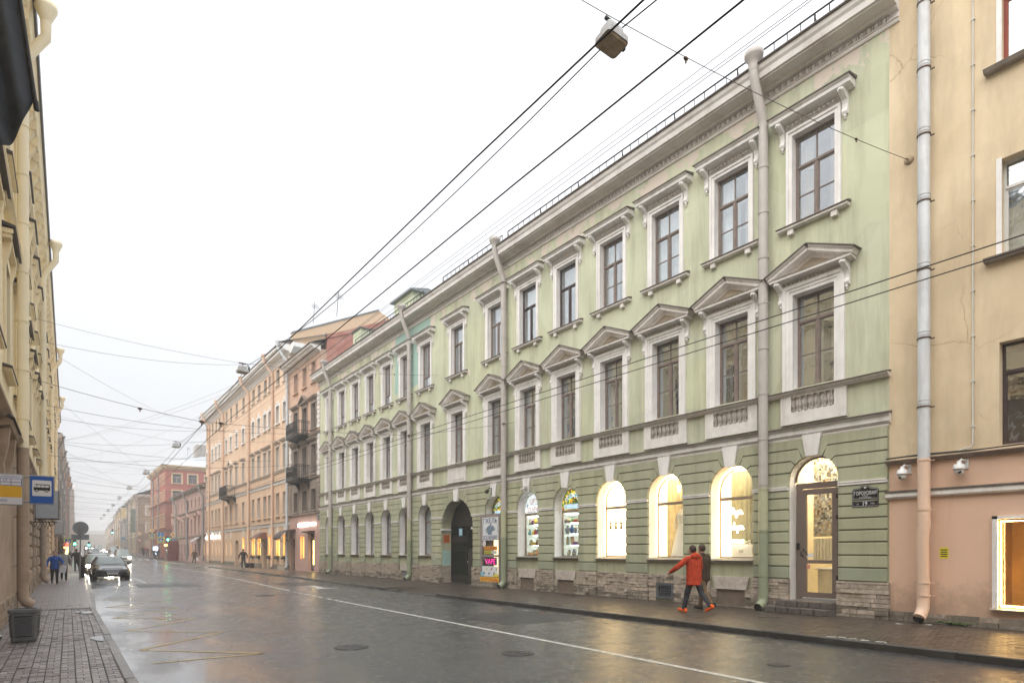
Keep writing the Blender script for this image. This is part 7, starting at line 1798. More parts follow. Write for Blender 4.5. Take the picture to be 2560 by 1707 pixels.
for k, (p0, p1, lab) in enumerate((((-.6,48,14.2),(15.3,84,16.8),'steep thin cable from the cream house to the peach roof end'),((-.4,66,15.0),(15.3,100,9.8),'thin cable from the cream gutter to the low pink roof'),((-.3,80,13.0),(15.3,57,18.0),'thin cable rising towards the second peach downpipe'),((-.5,57,9.8),(15.3,66,13.5),'low thin cable ending between the peach windows'),((.2,96,12.5),(15.3,126,15.8),'thin cable reaching the near corner of the red house'),((-.7,39,12.2),(15.4,52,17.5),'long thin cable reaching the zinc downpipe'))):
    wire('roof_cable', lab, sagged(p0, p1, .7, 14), .010, M_wire, group='roof cables')
# aerials on the roofs
for k, (x, a, z, lab) in enumerate(((17.5,46.5,20.0,'thin television aerial leaning on the pink roof'),(18.5,55,22.2,'row of short aerials on the orange roof wall'),(19.5,129,19.3,'thin aerial on the red house roof'))):
    t = thing('aerial', lab, 'aerial', (x, a, z)); q = MB(); q.tube([(0,0,0),(.15,0,2.0)], .025, 5)
    for j in range(5): q.tube([(-.3+.15*1,-.2+.1*j,1.3+.12*j),(.5,-.2+.1*j,1.35+.12*j)], .012, 4)
    q.tube([(.12,-.4,1.5),(.14,.4,1.6)], .014, 4); q.build('mast', M_black, t)
# ================================================================ PEOPLE
REM = []
def capsule(mb, p, q, r0, r1, n=10, flat=False):
    p, q = Vector(p), Vector(q); d = (q-p); L = d.length; t = d.normalized() if L > 1e-5 else Vector((0,0,1))
    pts = []; rr = []
    if flat: pts.append(p); rr.append(r0)
    else:
        for k in range(4): a = R(90-26*k); pts.append(p - t*r0*math.sin(a)); rr.append(max(.001, r0*math.cos(a)))
    for k in (1,2,3): pts.append(p.lerp(q, k/4)); rr.append(r0+(r1-r0)*k/4)
    for k in range(4): a = R(12+26*k); pts.append(q + t*r1*math.sin(a)); rr.append(max(.001, r1*math.cos(a)))
    return mb.tube(pts, rr, n)
def fused(name, mb, m, parent, vox, label=None, smooth=2):
    o = mb.build(name, m, parent, label=label); md = o.modifiers.new('fuse', 'REMESH'); md.mode = 'VOXEL'; md.voxel_size = vox; md.use_smooth_shade = True
    if smooth: s = o.modifiers.new('soften', 'SMOOTH'); s.iterations = smooth; s.factor = .5
    REM.append(o); return o
def finish_remesh():
    bpy.context.view_layer.update(); dg = bpy.context.evaluated_depsgraph_get()
    done = []
    for o in REM:
        me = bpy.data.meshes.new_from_object(o.evaluated_get(dg)); me.name = o.name; done.append((o, me))
    for o, me in done:
        o.modifiers.clear(); mats = [s.material for s in o.material_slots]; o.data = me
        if not me.materials:
            for m in mats: me.materials.append(m)
def skin_m(): return mat('skin', (.52,.30,.21), .5, var=.06, scale=20)
def cloth(nm, c, rough=.85): return mat('cloth_'+nm, c, rough, var=.3, scale=11, bump=.9, bscale=17)
def person(label, loc, heading, h=1.72, jacket=('black',(.02,.02,.022)), trouser=('charcoal',(.025,.025,.03)), shoe=('black_leather',(.012,.012,.012)),
           hair=(.04,.025,.015), stride=24, arm=22, elbow=18, lean=3, vox=.012, coat=0.0, hood=False, long_hair=False, hands=False, armout=8, group=None, headturn=0, cap=None, armL=None, width=1.0):
    """figure facing -y before the turn by heading; stride and arm are swing angles in degrees"""
    t = thing('person', label, 'person', loc, heading, group); s = h/1.75; S = lambda v: Vector(v)*s
    def rotx(v, a): c, k = math.cos(R(a)), math.sin(R(a)); return Vector((v[0], v[1]*c - v[2]*k, v[1]*k + v[2]*c))
    J = {}
    pel = Vector((0,0,.93)); J['chest'] = pel+rotx((0,0,.36), lean); J['neck'] = pel+rotx((0,0,.53), lean); J['head'] = pel+rotx((0,-.02,.70), lean)
    for sd, sg in (('L',1),('R',-1)):
        a = -stride*sg; kb = (10 if a < 0 else 26) if stride else 2
        hip = pel+Vector((.092*sg,0,-.03)); kn = hip+rotx((.005*sg,0,-.43), a); an = kn+rotx((0,0,-.42), a+kb if False else a+kb*.9)
        J['hip'+sd], J['knee'+sd], J['ank'+sd] = hip, kn, an
        ft = rotx((0,-.15,-.045), (a+kb*.9)*.55); J['toe'+sd] = an+ft; J['heel'+sd] = an+rotx((0,.055,-.05), (a+kb*.9)*.55)
        sh = J['neck']+Vector((.185*sg*width,0,-.065)); aa = arm*sg if armL is None or sd == 'R' else armL
        el = sh+rotx((.055*sg+.012*armout*sg,0,-.28), aa); wr = el+rotx((.01*sg,0,-.25), aa-elbow)
        J['sh'+sd], J['el'+sd], J['wr'+sd] = sh, el, wr; J['hand'+sd] = wr+rotx((-.01*sg,-.01,-.09), aa-elbow-8)
    zmin = min(min(J['toe'+q].z, J['heel'+q].z) for q in 'LR')-.035
    for k in J: J[k] = (J[k]-Vector((0,0,zmin)))*s
    pel = (pel-Vector((0,0,zmin)))*s
    hd = J['head']
    # body: one continuous surface (trunk, neck, head with nose, chin and ears, limbs, palms, fingers)
    b = MB(); capsule(b, pel, J['chest'], .125*s, .135*s); capsule(b, J['chest'], J['neck'], .125*s, .062*s); capsule(b, J['neck'], hd-Vector((0,0,.05*s)), .055*s, .055*s)
    tr = Matrix.Rotation(R(headturn), 3, 'Z')
    hv = lambda v: hd+tr @ (Vector(v)*s)
    m0 = len(b.v); b.ball(hd, .098*s, 14, 10, 0, .84, 1.0, 1.18); capsule(b, hv((0,-.045,-.075)), hv((0,-.06,-.09)), .045*s, .03*s); capsule(b, hv((0,-.092,.005)), hv((0,-.112,-.022)), .010*s, .016*s, 7)
    for sg in (-1,1): capsule(b, hv((.083*sg,.005,.015)), hv((.085*sg,.008,-.02)), .016*s, .012*s, 6)
    for sd, sg in (('L',1),('R',-1)):
        capsule(b, J['sh'+sd], J['el'+sd], .052*s, .040*s); capsule(b, J['el'+sd], J['wr'+sd], .040*s, .026*s)
        capsule(b, J['wr'+sd], J['hand'+sd], .026*s, .036*s)
        capsule(b, J['hip'+sd], J['knee'+sd], .088*s, .056*s); capsule(b, J['knee'+sd], J['ank'+sd], .055*s, .036*s); capsule(b, J['heel'+sd], J['toe'+sd], .036*s, .034*s)
        if hands:
            d = (J['hand'+sd]-J['wr'+sd]).normalized(); side = Vector((0,1,0)).cross(d).normalized() if abs(d.y) < .9 else Vector((1,0,0)); fw = d.cross(side).normalized()
            for k, (off, L) in enumerate(((-.030,.055),(-.010,.068),(.010,.064),(.029,.050))):
                p0 = J['hand'+sd]+fw*off*s+d*.022*s; p1 = p0+(d*.75-side*sg*.35)*L*.55*s; p2 = p1+(d*.35-side*sg*.85)*L*.5*s
                capsule(b, p0, p1, .0095*s, .009*s, 6); capsule(b, p1, p2, .009*s, .0075*s, 6)
            p0 = J['wr'+sd]+d*.035*s-fw*.028*s; p1 = p0+(d*.6-fw*.7)*.04*s; capsule(b, p0, p1, .012*s, .010*s, 6); capsule(b, p1, p1+(d*.9-fw*.1)*.03*s, .010*s, .008*s, 6)
    fused('body', b, skin_m(), t, .0075 if hands else vox*1.2, smooth=1)
    # clothes
    jm = cloth(*jacket); j = MB()
    low = pel-Vector((0,0,(.06+coat)*s))
    for dx in (-1,1):
        capsule(j, low+Vector((.065*dx*s*width,.0,-.10*s)), J['chest']+Vector((.065*dx*s*width,0,.02*s)), .132*s*width, .128*s*width, flat=True); capsule(j, J['chest']+Vector((.065*dx*s,0,0)), J['neck']+Vector((.09*dx*s,0,-.05*s)), .120*s, .078*s)
    low = low-Vector((0,0,.10*s)); capsule(j, low, J['chest'], .158*s*width, .155*s, flat=True); capsule(j, J['chest'], J['neck']+Vector((0,0,-.06*s)), .155*s, .09*s)
    capsule(j, J['neck']+Vector((0,0,-.06*s)), J['neck']+Vector((0,0,.015*s)), .085*s, .072*s)
    for sd in 'LR': capsule(j, J['sh'+sd], J['el'+sd], .080*s*width, .062*s*width); capsule(j, J['el'+sd], J['wr'+sd]+(J['wr'+sd]-J['el'+sd])*-.06, .062*s*width, .046*s*width)
    if hood: capsule(j, J['neck']+Vector((-.08*s,.09*s,.0)), J['neck']+Vector((.08*s,.09*s,.0)), .075*s, .075*s); capsule(j, J['neck']+Vector((0,.09*s,.03*s)), J['neck']+Vector((0,.10*s,-.06*s)), .09*s, .06*s)
    fused('jacket', j, jm, t, vox)
    tm = cloth(*trouser); q = MB(); capsule(q, pel+Vector((-.05*s,0,-.02*s)), pel+Vector((.05*s,0,-.02*s)), .118*s, .118*s)
    for sd in 'LR': capsule(q, J['hip'+sd], J['knee'+sd], .102*s, .074*s); capsule(q, J['knee'+sd], J['ank'+sd]+Vector((0,0,.01*s)), .072*s, .058*s)
    fused('trousers', q, tm, t, vox)
    sm = cloth(*shoe)
    for sd in 'LR':
        q = MB(); u = (J['toe'+sd]-J['heel'+sd]).normalized(); capsule(q, J['heel'+sd]+Vector((0,0,.012*s)), J['toe'+sd]+u*.035*s, .046*s, .040*s); capsule(q, J['ank'+sd]+Vector((0,.01*s,.02*s)), J['heel'+sd]+Vector((0,0,.03*s)), .048*s, .044*s); fused('shoe', q, sm, t, vox*.8)
    hm = mat('hair_%d' % int(hair[0]*1000), hair, .6, var=.3, scale=40)
    q = MB(); q.ball(hv((0,.018,.022)), .106*s, 12, 8, 0, .88, .98, 1.08)
    if long_hair: capsule(q, hv((0,.06,0)), hv((0,.07,-.16)), .07*s, .05*s)
    if cap: hm = cloth(*cap)
    q.v = [(x, y, z) for x, y, z in q.v]; fused('hair' if not cap else 'cap', q, hm, t, vox*.8, smooth=1)
    if hands:
        for sg in (-1,1): q = MB(); q.ball(hv((.033*sg,-.086,.015)), .012*s, 8, 5); q.build('eye', mat('eye_white', (.6,.58,.55), .3, var=0), t); q = MB(); q.ball(hv((.033*sg,-.0955,.015)), .005*s, 6, 4); q.build('pupil', M_bp, t)
        q = MB(); capsule(q, hv((-.02,-.104,-.058)), hv((.02,-.104,-.058)), .006*s, .006*s, 6); q.build('lips', mat('lip_red', (.36,.12,.10), .5, var=0), t)
    return t, J
person('person in a red hooded jacket and bright orange shoes walking along the right pavement', (13.08,9.72,0), R(172), 1.74, ('red_orange',(.47,.045,.011)), ('dark_grey_jeans',(.040,.040,.050)), ('neon_orange',(.95,.13,.01)), (.035,.02,.012), 22, 30, 22, 4, .011, .05, True, False, True, 12, width=1.12, armL=-38)
person('person in a dark brown jacket walking close behind the red jacket', (13.84,10.0,0), R(172), 1.76, ('dark_brown',(.045,.030,.018)), ('tan_brown',(.16,.10,.055)), ('black_leather',(.012,.012,.012)), (.05,.03,.018), -18, 24, 40, 3, .011, .0, False, False, True, 8, width=1.05)
person('person in a bright blue and black jacket walking towards the camera on the left pavement', (-.16,36.7,0), R(4), 1.56, ('royal_blue',(.01,.075,.33)), ('black',(.012,.012,.014)), hair=(.05,.03,.02), stride=14, arm=16, elbow=14, lean=1, vox=.013, hands=True, armL=-40)
hb = thing('shoulder_bag', 'white and black bag hanging beside the blue jacket', 'bag', (.12,36.62,.52)); q = MB(); q.bbox(-.13,.13,-.05,.05,0,.36,.03); q.xf(Matrix.Rotation(R(12),4,'Y')); q.build('bag_body', mat('white_bag', (.62,.62,.66), .6, var=.2, scale=12), hb); q = MB(); q.tube([(.0,0,.36),(.0,.05,.60),(-.12,.1,.72)], .010, 5); q.build('bag_strap', M_black, hb)
person('person in pale grey half hidden behind the blue jacket', (.22,40.5,0), R(0), 1.66, ('pale_grey',(.33,.32,.33)), hair=(.10,.06,.04), stride=12, vox=.02)
person('person in a long grey coat walking away on the left pavement', (1.05,83,zg(83)), R(180), 1.62, ('grey_wool',(.11,.11,.11)), hair=(.3,.29,.28), stride=10, arm=8, coat=.34, vox=.022)
person('person in black standing by the round sign on the left pavement', (1.15,60,0), R(200), 1.72, ('black',(.02,.02,.022)), stride=5, arm=4, coat=.1, vox=.022)
person('person in a black jacket walking on the right pavement below the peach house', (13.75,60.2,0), R(185), 1.74, ('black',(.02,.02,.022)), hair=(.12,.07,.05), stride=9, arm=8, armout=12, vox=.015, cap=('brown_cap',(.07,.03,.025)))
_, _ = person('person in a dark coat carrying a white bag by the low pink house', (13.8,86,0), R(10), 1.72, ('dark_brown',(.045,.030,.018)), stride=14, arm=8, coat=.25, vox=.022)
hb = thing('carrier_bag', 'white carrier bag held by the person at the low pink house', 'bag', (14.12,85.95,.30)); q = MB(); q.prism([(-.16,0),(.16,0),(.13,.42),(-.13,.42)], -.05, .05); q.build('bag_body', M_sw, hb); q = MB(); q.tube([(-.06,0,.42),(-.02,0,.52),(.05,0,.42)], .008, 5); q.build('bag_handle', M_sw, hb)
far_p = [(14.7,117.6,(.03,.05,.05),'dark teal jacket at the kerb under the crossing sign',10),(15.2,118.3,(.02,.02,.02),'black jacket by the yellow bin at the crossing',-5),(13.6,119.5,(.02,.025,.04),'navy jacket stepping off the kerb at the crossing',20),(13.0,119.0,(.03,.03,.03),'charcoal jacket at the edge of the crossing',-15),
         (13.7,136,(.10,.03,.05),'maroon jacket beyond the crossing',15),(13.2,137.5,(.03,.03,.03),'black coat beside the maroon jacket',-10),(14.2,149,(.03,.035,.03),'dark coat in front of the orange lit shop',12),(14.9,152,(.45,.04,.03),'red coat by the orange lit shop',5),(15.0,140,(.05,.05,.05),'grey coat close to the red house wall',8),(10.5,142,(.03,.08,.30),'blue cap crossing the far road',22),(.9,97,(.03,.03,.03),'black coat far along the left pavement',9)]
for i, (x, a, c, lab, st_) in enumerate(far_p):
    person('far person in '+lab, (x, a, zg(a)-.0), R(190 if i % 2 else 8), 1.72, ('far_%d' % i, c), stride=st_, arm=st_*.8, coat=.15*(i % 3), vox=.03, group='people at the crossing')

# ================================================================ CARS
M_tyre = mat('tyre_rubber', (.015,.015,.016), .8, var=.1); M_rim = mat('alloy_rim', (.35,.36,.37), .3, metal=.9, var=.05); M_carglass = mat('car_glass', (.03,.04,.042), .04, var=.1, spec=.9)
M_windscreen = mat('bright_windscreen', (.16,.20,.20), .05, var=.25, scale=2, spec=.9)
M_chrome = mat('chrome', (.62,.62,.63), .12, metal=1.0, var=0); E_head = emit('headlamp_lit', (1,.88,.62), 140); M_lamp = mat('headlamp_clear', (.45,.48,.50), .08, metal=.4, var=.2, scale=30); M_plate = mat('number_plate', (.68,.68,.66), .4, var=0); E_tail = mat('tail_lamp', (.35,.01,.01), .2, var=0)
def car(name, label, x, a, heading, paint, lit=False, tall=0.0, plate=None, detail=True, group=None, z=None):
    t = thing(name, label, 'car', (x, a, ROAD_Z+zg(a) if z is None else z), heading, group); y0 = -2.4
    P = mat('paint_'+paint[0], paint[1], .18, metal=.25, var=.03, spec=.6)
    P.node_tree.nodes['Principled BSDF'].inputs['Coat Weight'].default_value = .8
    st_ = [(0.0,.60,.34,.56),(.05,.76,.25,.66),(.2,.85,.20,.73),(.6,.895,.18,.81),(1.2,.915,.18,.91),(1.5,.92,.18,.945),(2.6,.925,.18,.97),(3.6,.92,.19,1.01),(4.2,.90,.22,1.03),(4.62,.84,.28,1.0),(4.78,.72,.40,.82)]
    vs = []; n = 14
    for (y, w, zb, zt) in st_:
        h = [(.55*w,zb),(.93*w,zb+.03),(.985*w,zb+.16),(w,.52),(.985*w,zt-.14),(.93*w,zt-.03),(.60*w,zt+.025)]
        vs += [(px_, y0+y, pz+tall*.25*(pz > .5)) for px_, pz in h]+[(-px_, y0+y, pz+tall*.25*(pz > .5)) for px_, pz in reversed(h)]
    k = len(st_); q = MB(); q.add(vs, [(i*n+j, i*n+(j+1)%n, (i+1)*n+(j+1)%n, (i+1)*n+j) for i in range(k-1) for j in range(n)], 0, True); q.add(vs[:n], [tuple(range(n))], 0, True); q.add(vs[-n:], [tuple(reversed(range(n)))], 0, True)
    q.build('body', P, t); T = tall*.25; zr = 1.45+tall
    # greenhouse
    wb, wt, wr_ = 1.28, 2.02, 3.12; re = 3.95 if not tall else 4.55
    if tall: wr_ = 4.2
    q = MB(); nx = 7
    def row(y, hw, z, cr): return [(hw*(-1+2*i/nx), y0+y+cr*.10*abs(-1+2*i/nx)**2, z+.03*(1-(-1+2*i/nx)**2)) for i in range(nx+1)]
    rows = [row(wt,.60,zr-.03,1),row(wt+.25,.63,zr,0),row((wt+wr_)/2,.64,zr+.005,0),row(wr_-.2,.62,zr-.01,0),row(wr_,.59,zr-.04,-1)]
    q.add([p for r_ in rows for p in r_], [(i*(nx+1)+j, i*(nx+1)+j+1, (i+1)*(nx+1)+j+1, (i+1)*(nx+1)+j) for i in range(4) for j in range(nx)], 0, True); 
    for s in (-1,1):
        for yb, zb_, yt, zt_ in ((wb,.93+T,wt,zr-.02),(re,1.02+T,wr_,zr-.03)): q.tube([(s*.80,y0+yb+.1,zb_),(s*.61,y0+yt+.09 if yb < 2 else y0+yt-.05,zt_)], .035, 6)
        q.tube([(s*.61,y0+wt+.08,zr-.02),(s*.635,y0+(wt+wr_)/2,zr),(s*.60,y0+wr_-.05,zr-.03)], .03, 6)
        q.tube([(s*.85,y0+2.55,.98+T),(s*.64,y0+2.6,zr)], .03, 6)
    q.build('roof', P, t)
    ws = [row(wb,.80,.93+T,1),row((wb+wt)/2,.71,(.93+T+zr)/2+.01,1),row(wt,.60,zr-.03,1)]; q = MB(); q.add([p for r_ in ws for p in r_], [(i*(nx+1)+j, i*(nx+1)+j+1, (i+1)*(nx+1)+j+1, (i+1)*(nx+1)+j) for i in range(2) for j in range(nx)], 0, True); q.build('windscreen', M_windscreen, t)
    ws = [row(re,.78,1.02+T,-1),row(wr_,.59,zr-.04,-1)]; q = MB(); q.add([p for r_ in ws for p in r_], [(j, j+1, nx+2+j, nx+1+j) for j in range(nx)], 0, True); q.build('rear_window', M_carglass, t)
    for s in (-1,1):
        q = MB(); q.add([(s*.84,y0+wb+.15,.95+T),(s*.855,y0+2.55,.98+T),(s*.84,y0+re-.1,1.02+T),(s*.61,y0+wr_-.08,zr-.04),(s*.635,y0+2.6,zr-.02),(s*.61,y0+wt+.10,zr-.04)], [(0,1,4,5),(1,2,3,4)]); q.build('side_window', M_carglass, t)
    for s in (-1,1):
        for yy in (.88, 3.72):
            q = MB(); q.lathe([(.20,-.10),(.31,-.10),(.335,-.06),(.335,.06),(.31,.10),(.20,.10)], (0,0,0), 20); q.xf(Matrix.Translation((s*.80,y0+yy,.335)) @ Matrix.Rotation(R(90),4,'Y')); o = q.build('wheel', M_tyre, t)
            q = MB(); q.lathe([(.05,s*.112),(.20,s*.100),(.205,s*.06)], (0,0,0), 16); q.xf(Matrix.Translation((s*.80,y0+yy,.335)) @ Matrix.Rotation(R(90),4,'Y')); q.build('rim', M_rim, o)
            q = MB(); q.lathe([(.40,-.02),(.39,.02)], (0,0,0), 20); q.xf(Matrix.Translation((s*(.90),y0+yy,.34)) @ Matrix.Rotation(R(90),4,'Y')); q.build('wheel_arch', M_dark, t)
        hx_ = .62; q = MB(); q.ball((s*hx_,y0+(.02 if lit else .10),.655+T), .17 if lit else .16, 12, 7, 0, 1.15, .75, .6); q.build('headlight', E_head if lit else M_lamp, t)
        q = MB(); q.ball((s*.97,y0+1.62,1.0+T), .10, 9, 6, 0, 1.1, .6, .75); q.tube([(s*.86,y0+1.62,.97+T),(s*.95,y0+1.62,.98+T)], .02, 5); q.build('mirror', P, t)
        q = MB(); q.ball((s*.66,y0+4.66,.84+T), .12, 8, 5, 0, 1.2, .5, .7); q.build('tail_light', E_tail, t)
        q = MB(); q.bbox(s*.60-.17,s*.60+.17,y0+.015,y0+.2,.30,.40,.01); q.build('lower_intake', M_black, t)
    q = MB(); q.prism([(-.36,.66+T),(.36,.66+T),(.30,.50+T),(.22,.44+T),(-.22,.44+T),(-.30,.50+T)], y0-.035, y0+.1); q.build('grille', M_black, t)
    q = MB(); pg = [(-.36,.66+T),(.36,.66+T),(.30,.50+T),(.22,.44+T),(-.22,.44+T),(-.30,.50+T)]; q.tube([(px_,y0-.04,pz) for px_, pz in pg+[pg[0]]], .013, 5)
    for zz in (.50,.55,.60): q.tube([(-.31,y0-.04,zz+T),(.31,y0-.04,zz+T)], .010, 5)
    q.build('grille_chrome', M_chrome, t)
    q = MB(); q.bbox(-.30,.30,y0-.01,y0+.2,.23,.33,.01); q.build('air_dam', M_black, t)
    q = MB(); q.box(-.26,.26,y0-.055,y0-.04,.335,.435); q.build('number_plate', M_plate, t)
    if plate: text(plate, .44, .065, M_bp, t, (-.0,y0-.056,.385))
    if detail:
        q = MB(); q.tube([(.02*math.cos(R(30*i)), y0+.05, .735+.02*math.sin(R(30*i))) for i in range(13)], .004, 4); q.tube([(0,y0+.06,.70),(0,y0+.05,.715)], .005, 4); q.build('bonnet_ornament', M_chrome, t)
        q = MB()
        for s in (-1,1): q.tube([(s*.02,y0+1.27,.955+T),(s*.35,y0+1.36,1.0+T),(s*.6,y0+1.42,1.03+T)], .009, 4)
        q.build('wiper', M_black, t)
    return t
car('parked_car', 'black saloon with a chrome grille parked at the left kerb, nearest of the row', 2.50, 45.3, R(1), ('black', (.012,.012,.013)), plate='С 805 РР 98', group='cars parked along the left kerb').scale = (1, 1, .93)
car('parked_car', 'dark grey car with lit headlights right behind the black saloon', 2.28, 54.2, R(1), ('dark_grey', (.035,.037,.04)), True, group='cars parked along the left kerb')
for i, (a, c, lab, tl) in enumerate(((61.5,('silver',(.40,.41,.42)),'silver parked car third in the row at the left kerb',0),(68.5,('dusk_blue',(.06,.08,.11)),'dusk blue parked car fourth in the row at the left kerb',.15),(75.5,('graphite',(.05,.05,.055)),'graphite parked car fifth in the row at the left kerb',0),(83,('wine_red',(.15,.02,.025)),'wine red parked car sixth in the row at the left kerb',.1),(91,('white',(.62,.62,.62)),'white parked van at the far end of the left kerb row',.55))):
    car('parked_car', lab, KL(a)+1.12, a, R(1), c, i == 3 and False, tl, detail=False, group='cars parked along the left kerb')
car('oncoming_car', 'silver car driving towards the camera with both headlights shining', 7.2, 102, R(2), ('silver', (.40,.41,.42)), True, .45, detail=False)
car('oncoming_car', 'beige tall car with bright headlights behind the silver oncoming car', 8.6, 147, R(2), ('sand', (.42,.36,.27)), True, .35, detail=False)
car('oncoming_car', 'white van coming over the far bridge on the left lane', 6.9, 158, R(2), ('white', (.62,.62,.62)), True, .6, detail=False)
car('oncoming_car', 'small dark car far off at the crest of the road', 6.2, 192, R(2), ('graphite', (.05,.05,.055)), True, .1, detail=False)
car('oncoming_car', 'graphite car with shining headlights right behind the silver oncoming car', 7.6, 122, R(2), ('graphite', (.05,.05,.055)), True, .05, detail=False)
car('oncoming_car', 'wine red car with shining headlights in the middle of the oncoming queue', 8.1, 133, R(2), ('wine_red', (.15,.02,.025)), True, .12, detail=False)
car('oncoming_car', 'silver tall car with shining headlights near the end of the oncoming queue', 7.4, 172, R(2), ('silver', (.40,.41,.42)), True, .3, detail=False)
car('driving_car', 'dark car driving away in the far right lane', 10.9, 178, R(182), ('dusk_blue', (.06,.08,.11)), False, .1, detail=False)

# ================================================================ STREET FURNITURE
pl = thing('concrete_planter', 'grey square concrete planter on the left pavement under the brown downpipe', 'planter', (-.485,13.85,0), R(-3))
M_con = mat('grey_concrete', (.135,.14,.145), .6, var=.12, scale=6, bump=.2, bscale=80, grime=(.07,.07,.07), gscale=4, gamt=.5); M_cont = mat('pebbled_concrete', (.10,.105,.115), .7, var=.3, scale=60, bump=1.0, bscale=110)
def oct_(w, c): return [(-w+c,-w),(w-c,-w),(w,-w+c),(w,w-c),(w-c,w),(-w+c,w),(-w,w-c),(-w,-w+c)]
q = MB(); sec = [(.165,.03,.0),(.185,.03,.045),(.182,.035,.06),(.205,.04,.50),(.222,.04,.515),(.222,.04,.57),(.165,.02,.575),(.155,.02,.40)]; vs = []
for w, c, z in sec: vs += [(x, y, z) for x, y in oct_(w, c)]
q.add(vs, [(i*8+j, i*8+(j+1)%8, (i+1)*8+(j+1)%8, (i+1)*8+j) for i in range(len(sec)-1) for j in range(8)]+[tuple(range(8))]); q.build('planter_body', M_con, pl)
q = MB(); q.box(-.155,.155,-.155,.155,.40,.43); q.build('soil', M_dark, pl)
for f in range(4):
    q = MB(); q.add([(-.115,-.196,.13),(.115,-.196,.13),(.125,-.214,.42),(-.125,-.214,.42),(-.115,-.17,.13),(.115,-.17,.13),(.125,-.185,.42),(-.125,-.185,.42)], [(0,1,2,3),(0,4,5,1),(1,5,6,2),(2,6,7,3),(3,7,4,0)]); q.xf(Matrix.Rotation(R(90*f),4,'Z')); o = q.build('side_panel', M_cont, pl)
    q = MB(); q.tube([(-.12,-.213,.45),(.12,-.213,.45)], .008, 5); q.tube([(-.11,-.197,.10),(.11,-.197,.10)], .008, 5); q.xf(Matrix.Rotation(R(90*f),4,'Z')); q.build('groove_moulding', M_dark, o)
t = thing('pipe_outlet', 'zinc downpipe outlet at the left edge of the picture', 'pipe', (-.93,12.6,0)); q = MB(); q.tube([(-.02,0,1.2),(-.02,0,.40),(.03,-.02,.28),(.15,-.05,.20)], .075, 14); q.tube([(.13,-.045,.21),(.17,-.055,.19)], .082, 14); q.build('outlet_pipe', mat('bright_zinc', (.55,.57,.58), .3, metal=.7, var=.1), t); q = MB(); q.tube([(.1705,-.0552,.1898),(.174,-.056,.188)], .068, 14); q.build('pipe_mouth', M_dark, t)
M_post = mat('grey_post', (.30,.31,.32), .45, metal=.5, var=.1)
t = thing('road_sign', 'grey backs of a round and an oblong sign on one leaning post at left', 'sign', (.94,42,0), 0)
q = MB(); q.tube([(0,0,0),(.06,0,3.2)], .032, 8); q.build('post', M_post, t)
M_sbk = mat('grey_sign_back', (.26,.28,.31), .45, metal=.4, var=.1)
q = MB(); q.lathe([(.365,-.012),(.375,0),(.365,.012)], (0,0,0), 28); q.xf(Matrix.Translation((.05,.05,2.88)) @ Matrix.Rotation(R(90),4,'X')); o = q.build('round_plate', M_sbk, t); q = MB(); q.box(.02,.08,-.03,.035,2.6,3.15); q.box(-.05,.15,-.04,-.0,2.75,2.79); q.box(-.05,.15,-.04,-.0,2.98,3.02); q.build('clip', M_post, o)
q = MB(); q.box(-.38,.44,.03,.05,2.22,2.52); q.build('oblong_plate', M_sbk, t)
t = thing('dark_post_box', 'tall dark box standing at the kerb next to the black saloon', 'post box', (1.12,44.2,0)); q = MB(); q.bbox(-.11,.11,-.10,.10,0,1.15,.03); q.build('box_body', M_black, t); q = MB(); q.bbox(-.13,.13,-.12,.12,1.152,1.25,.03); q.build('box_top', M_black, t)
# traffic lights
E_grn = emit('green_signal', (.02,1.0,.42), 70)
def signal(lab, x, a, z, n=1, post=True):
    t = thing('traffic_light', lab, 'traffic light', (x, a, zg(a)), 0, 'traffic lights')
    q = MB(); q.bbox(-.19,.19,-.16,.12,z-.52,z+.52,.02); q.build('signal_case', M_black, t)
    for k in range(3):
        zz = z+.33-.33*k; q = MB(); q.lathe([(.115,0),(.10,.03),(.05,.045)], (0,0,0), 14); q.xf(Matrix.Translation((0,-.165,zz)) @ Matrix.Rotation(R(90),4,'X')); q.build('lens', E_grn if k >= 3-n else M_dark, t)
        q = MB(); q.lathe([(.14,0),(.14,.15)], (0,0,0), 12); q.xf(Matrix.Translation((0,-.16,zz)) @ Matrix.Rotation(R(90),4,'X')); q.f = [f for f in q.f if len(f) == 4 and sum(q.v[i][2] for i in f)/4 > zz]; q.m = [0]*len(q.f); q.sm = [False]*len(q.f); q.build('visor', M_black, t)
    if post: q = MB(); q.tube([(0,.05,0),(0,.05,z+.5)], .05, 8); q.build('post', M_post, t)
    else: q = MB(); q.tube([(0,0,z+.5),(0,0,z+1.0)], .02, 6); q.build('hanger', M_black, t)
    return t
signal('green traffic light on the left kerb behind the round sign', 1.75, 104, 2.9); signal('green traffic light hanging over the middle of the far road', 10.2, 172, 5.0, 1, False); signal('double green traffic light at the right kerb of the crossing', 14.1, 112, 3.35, 2); signal('distant tiny green traffic light down the road', 5.6, 172, 2.0)
M_sy = mat('sign_yellow_green', (.62,.72,.03), .4, var=0); M_amb = mat('sign_amber', (.80,.42,.01), .4, var=0)
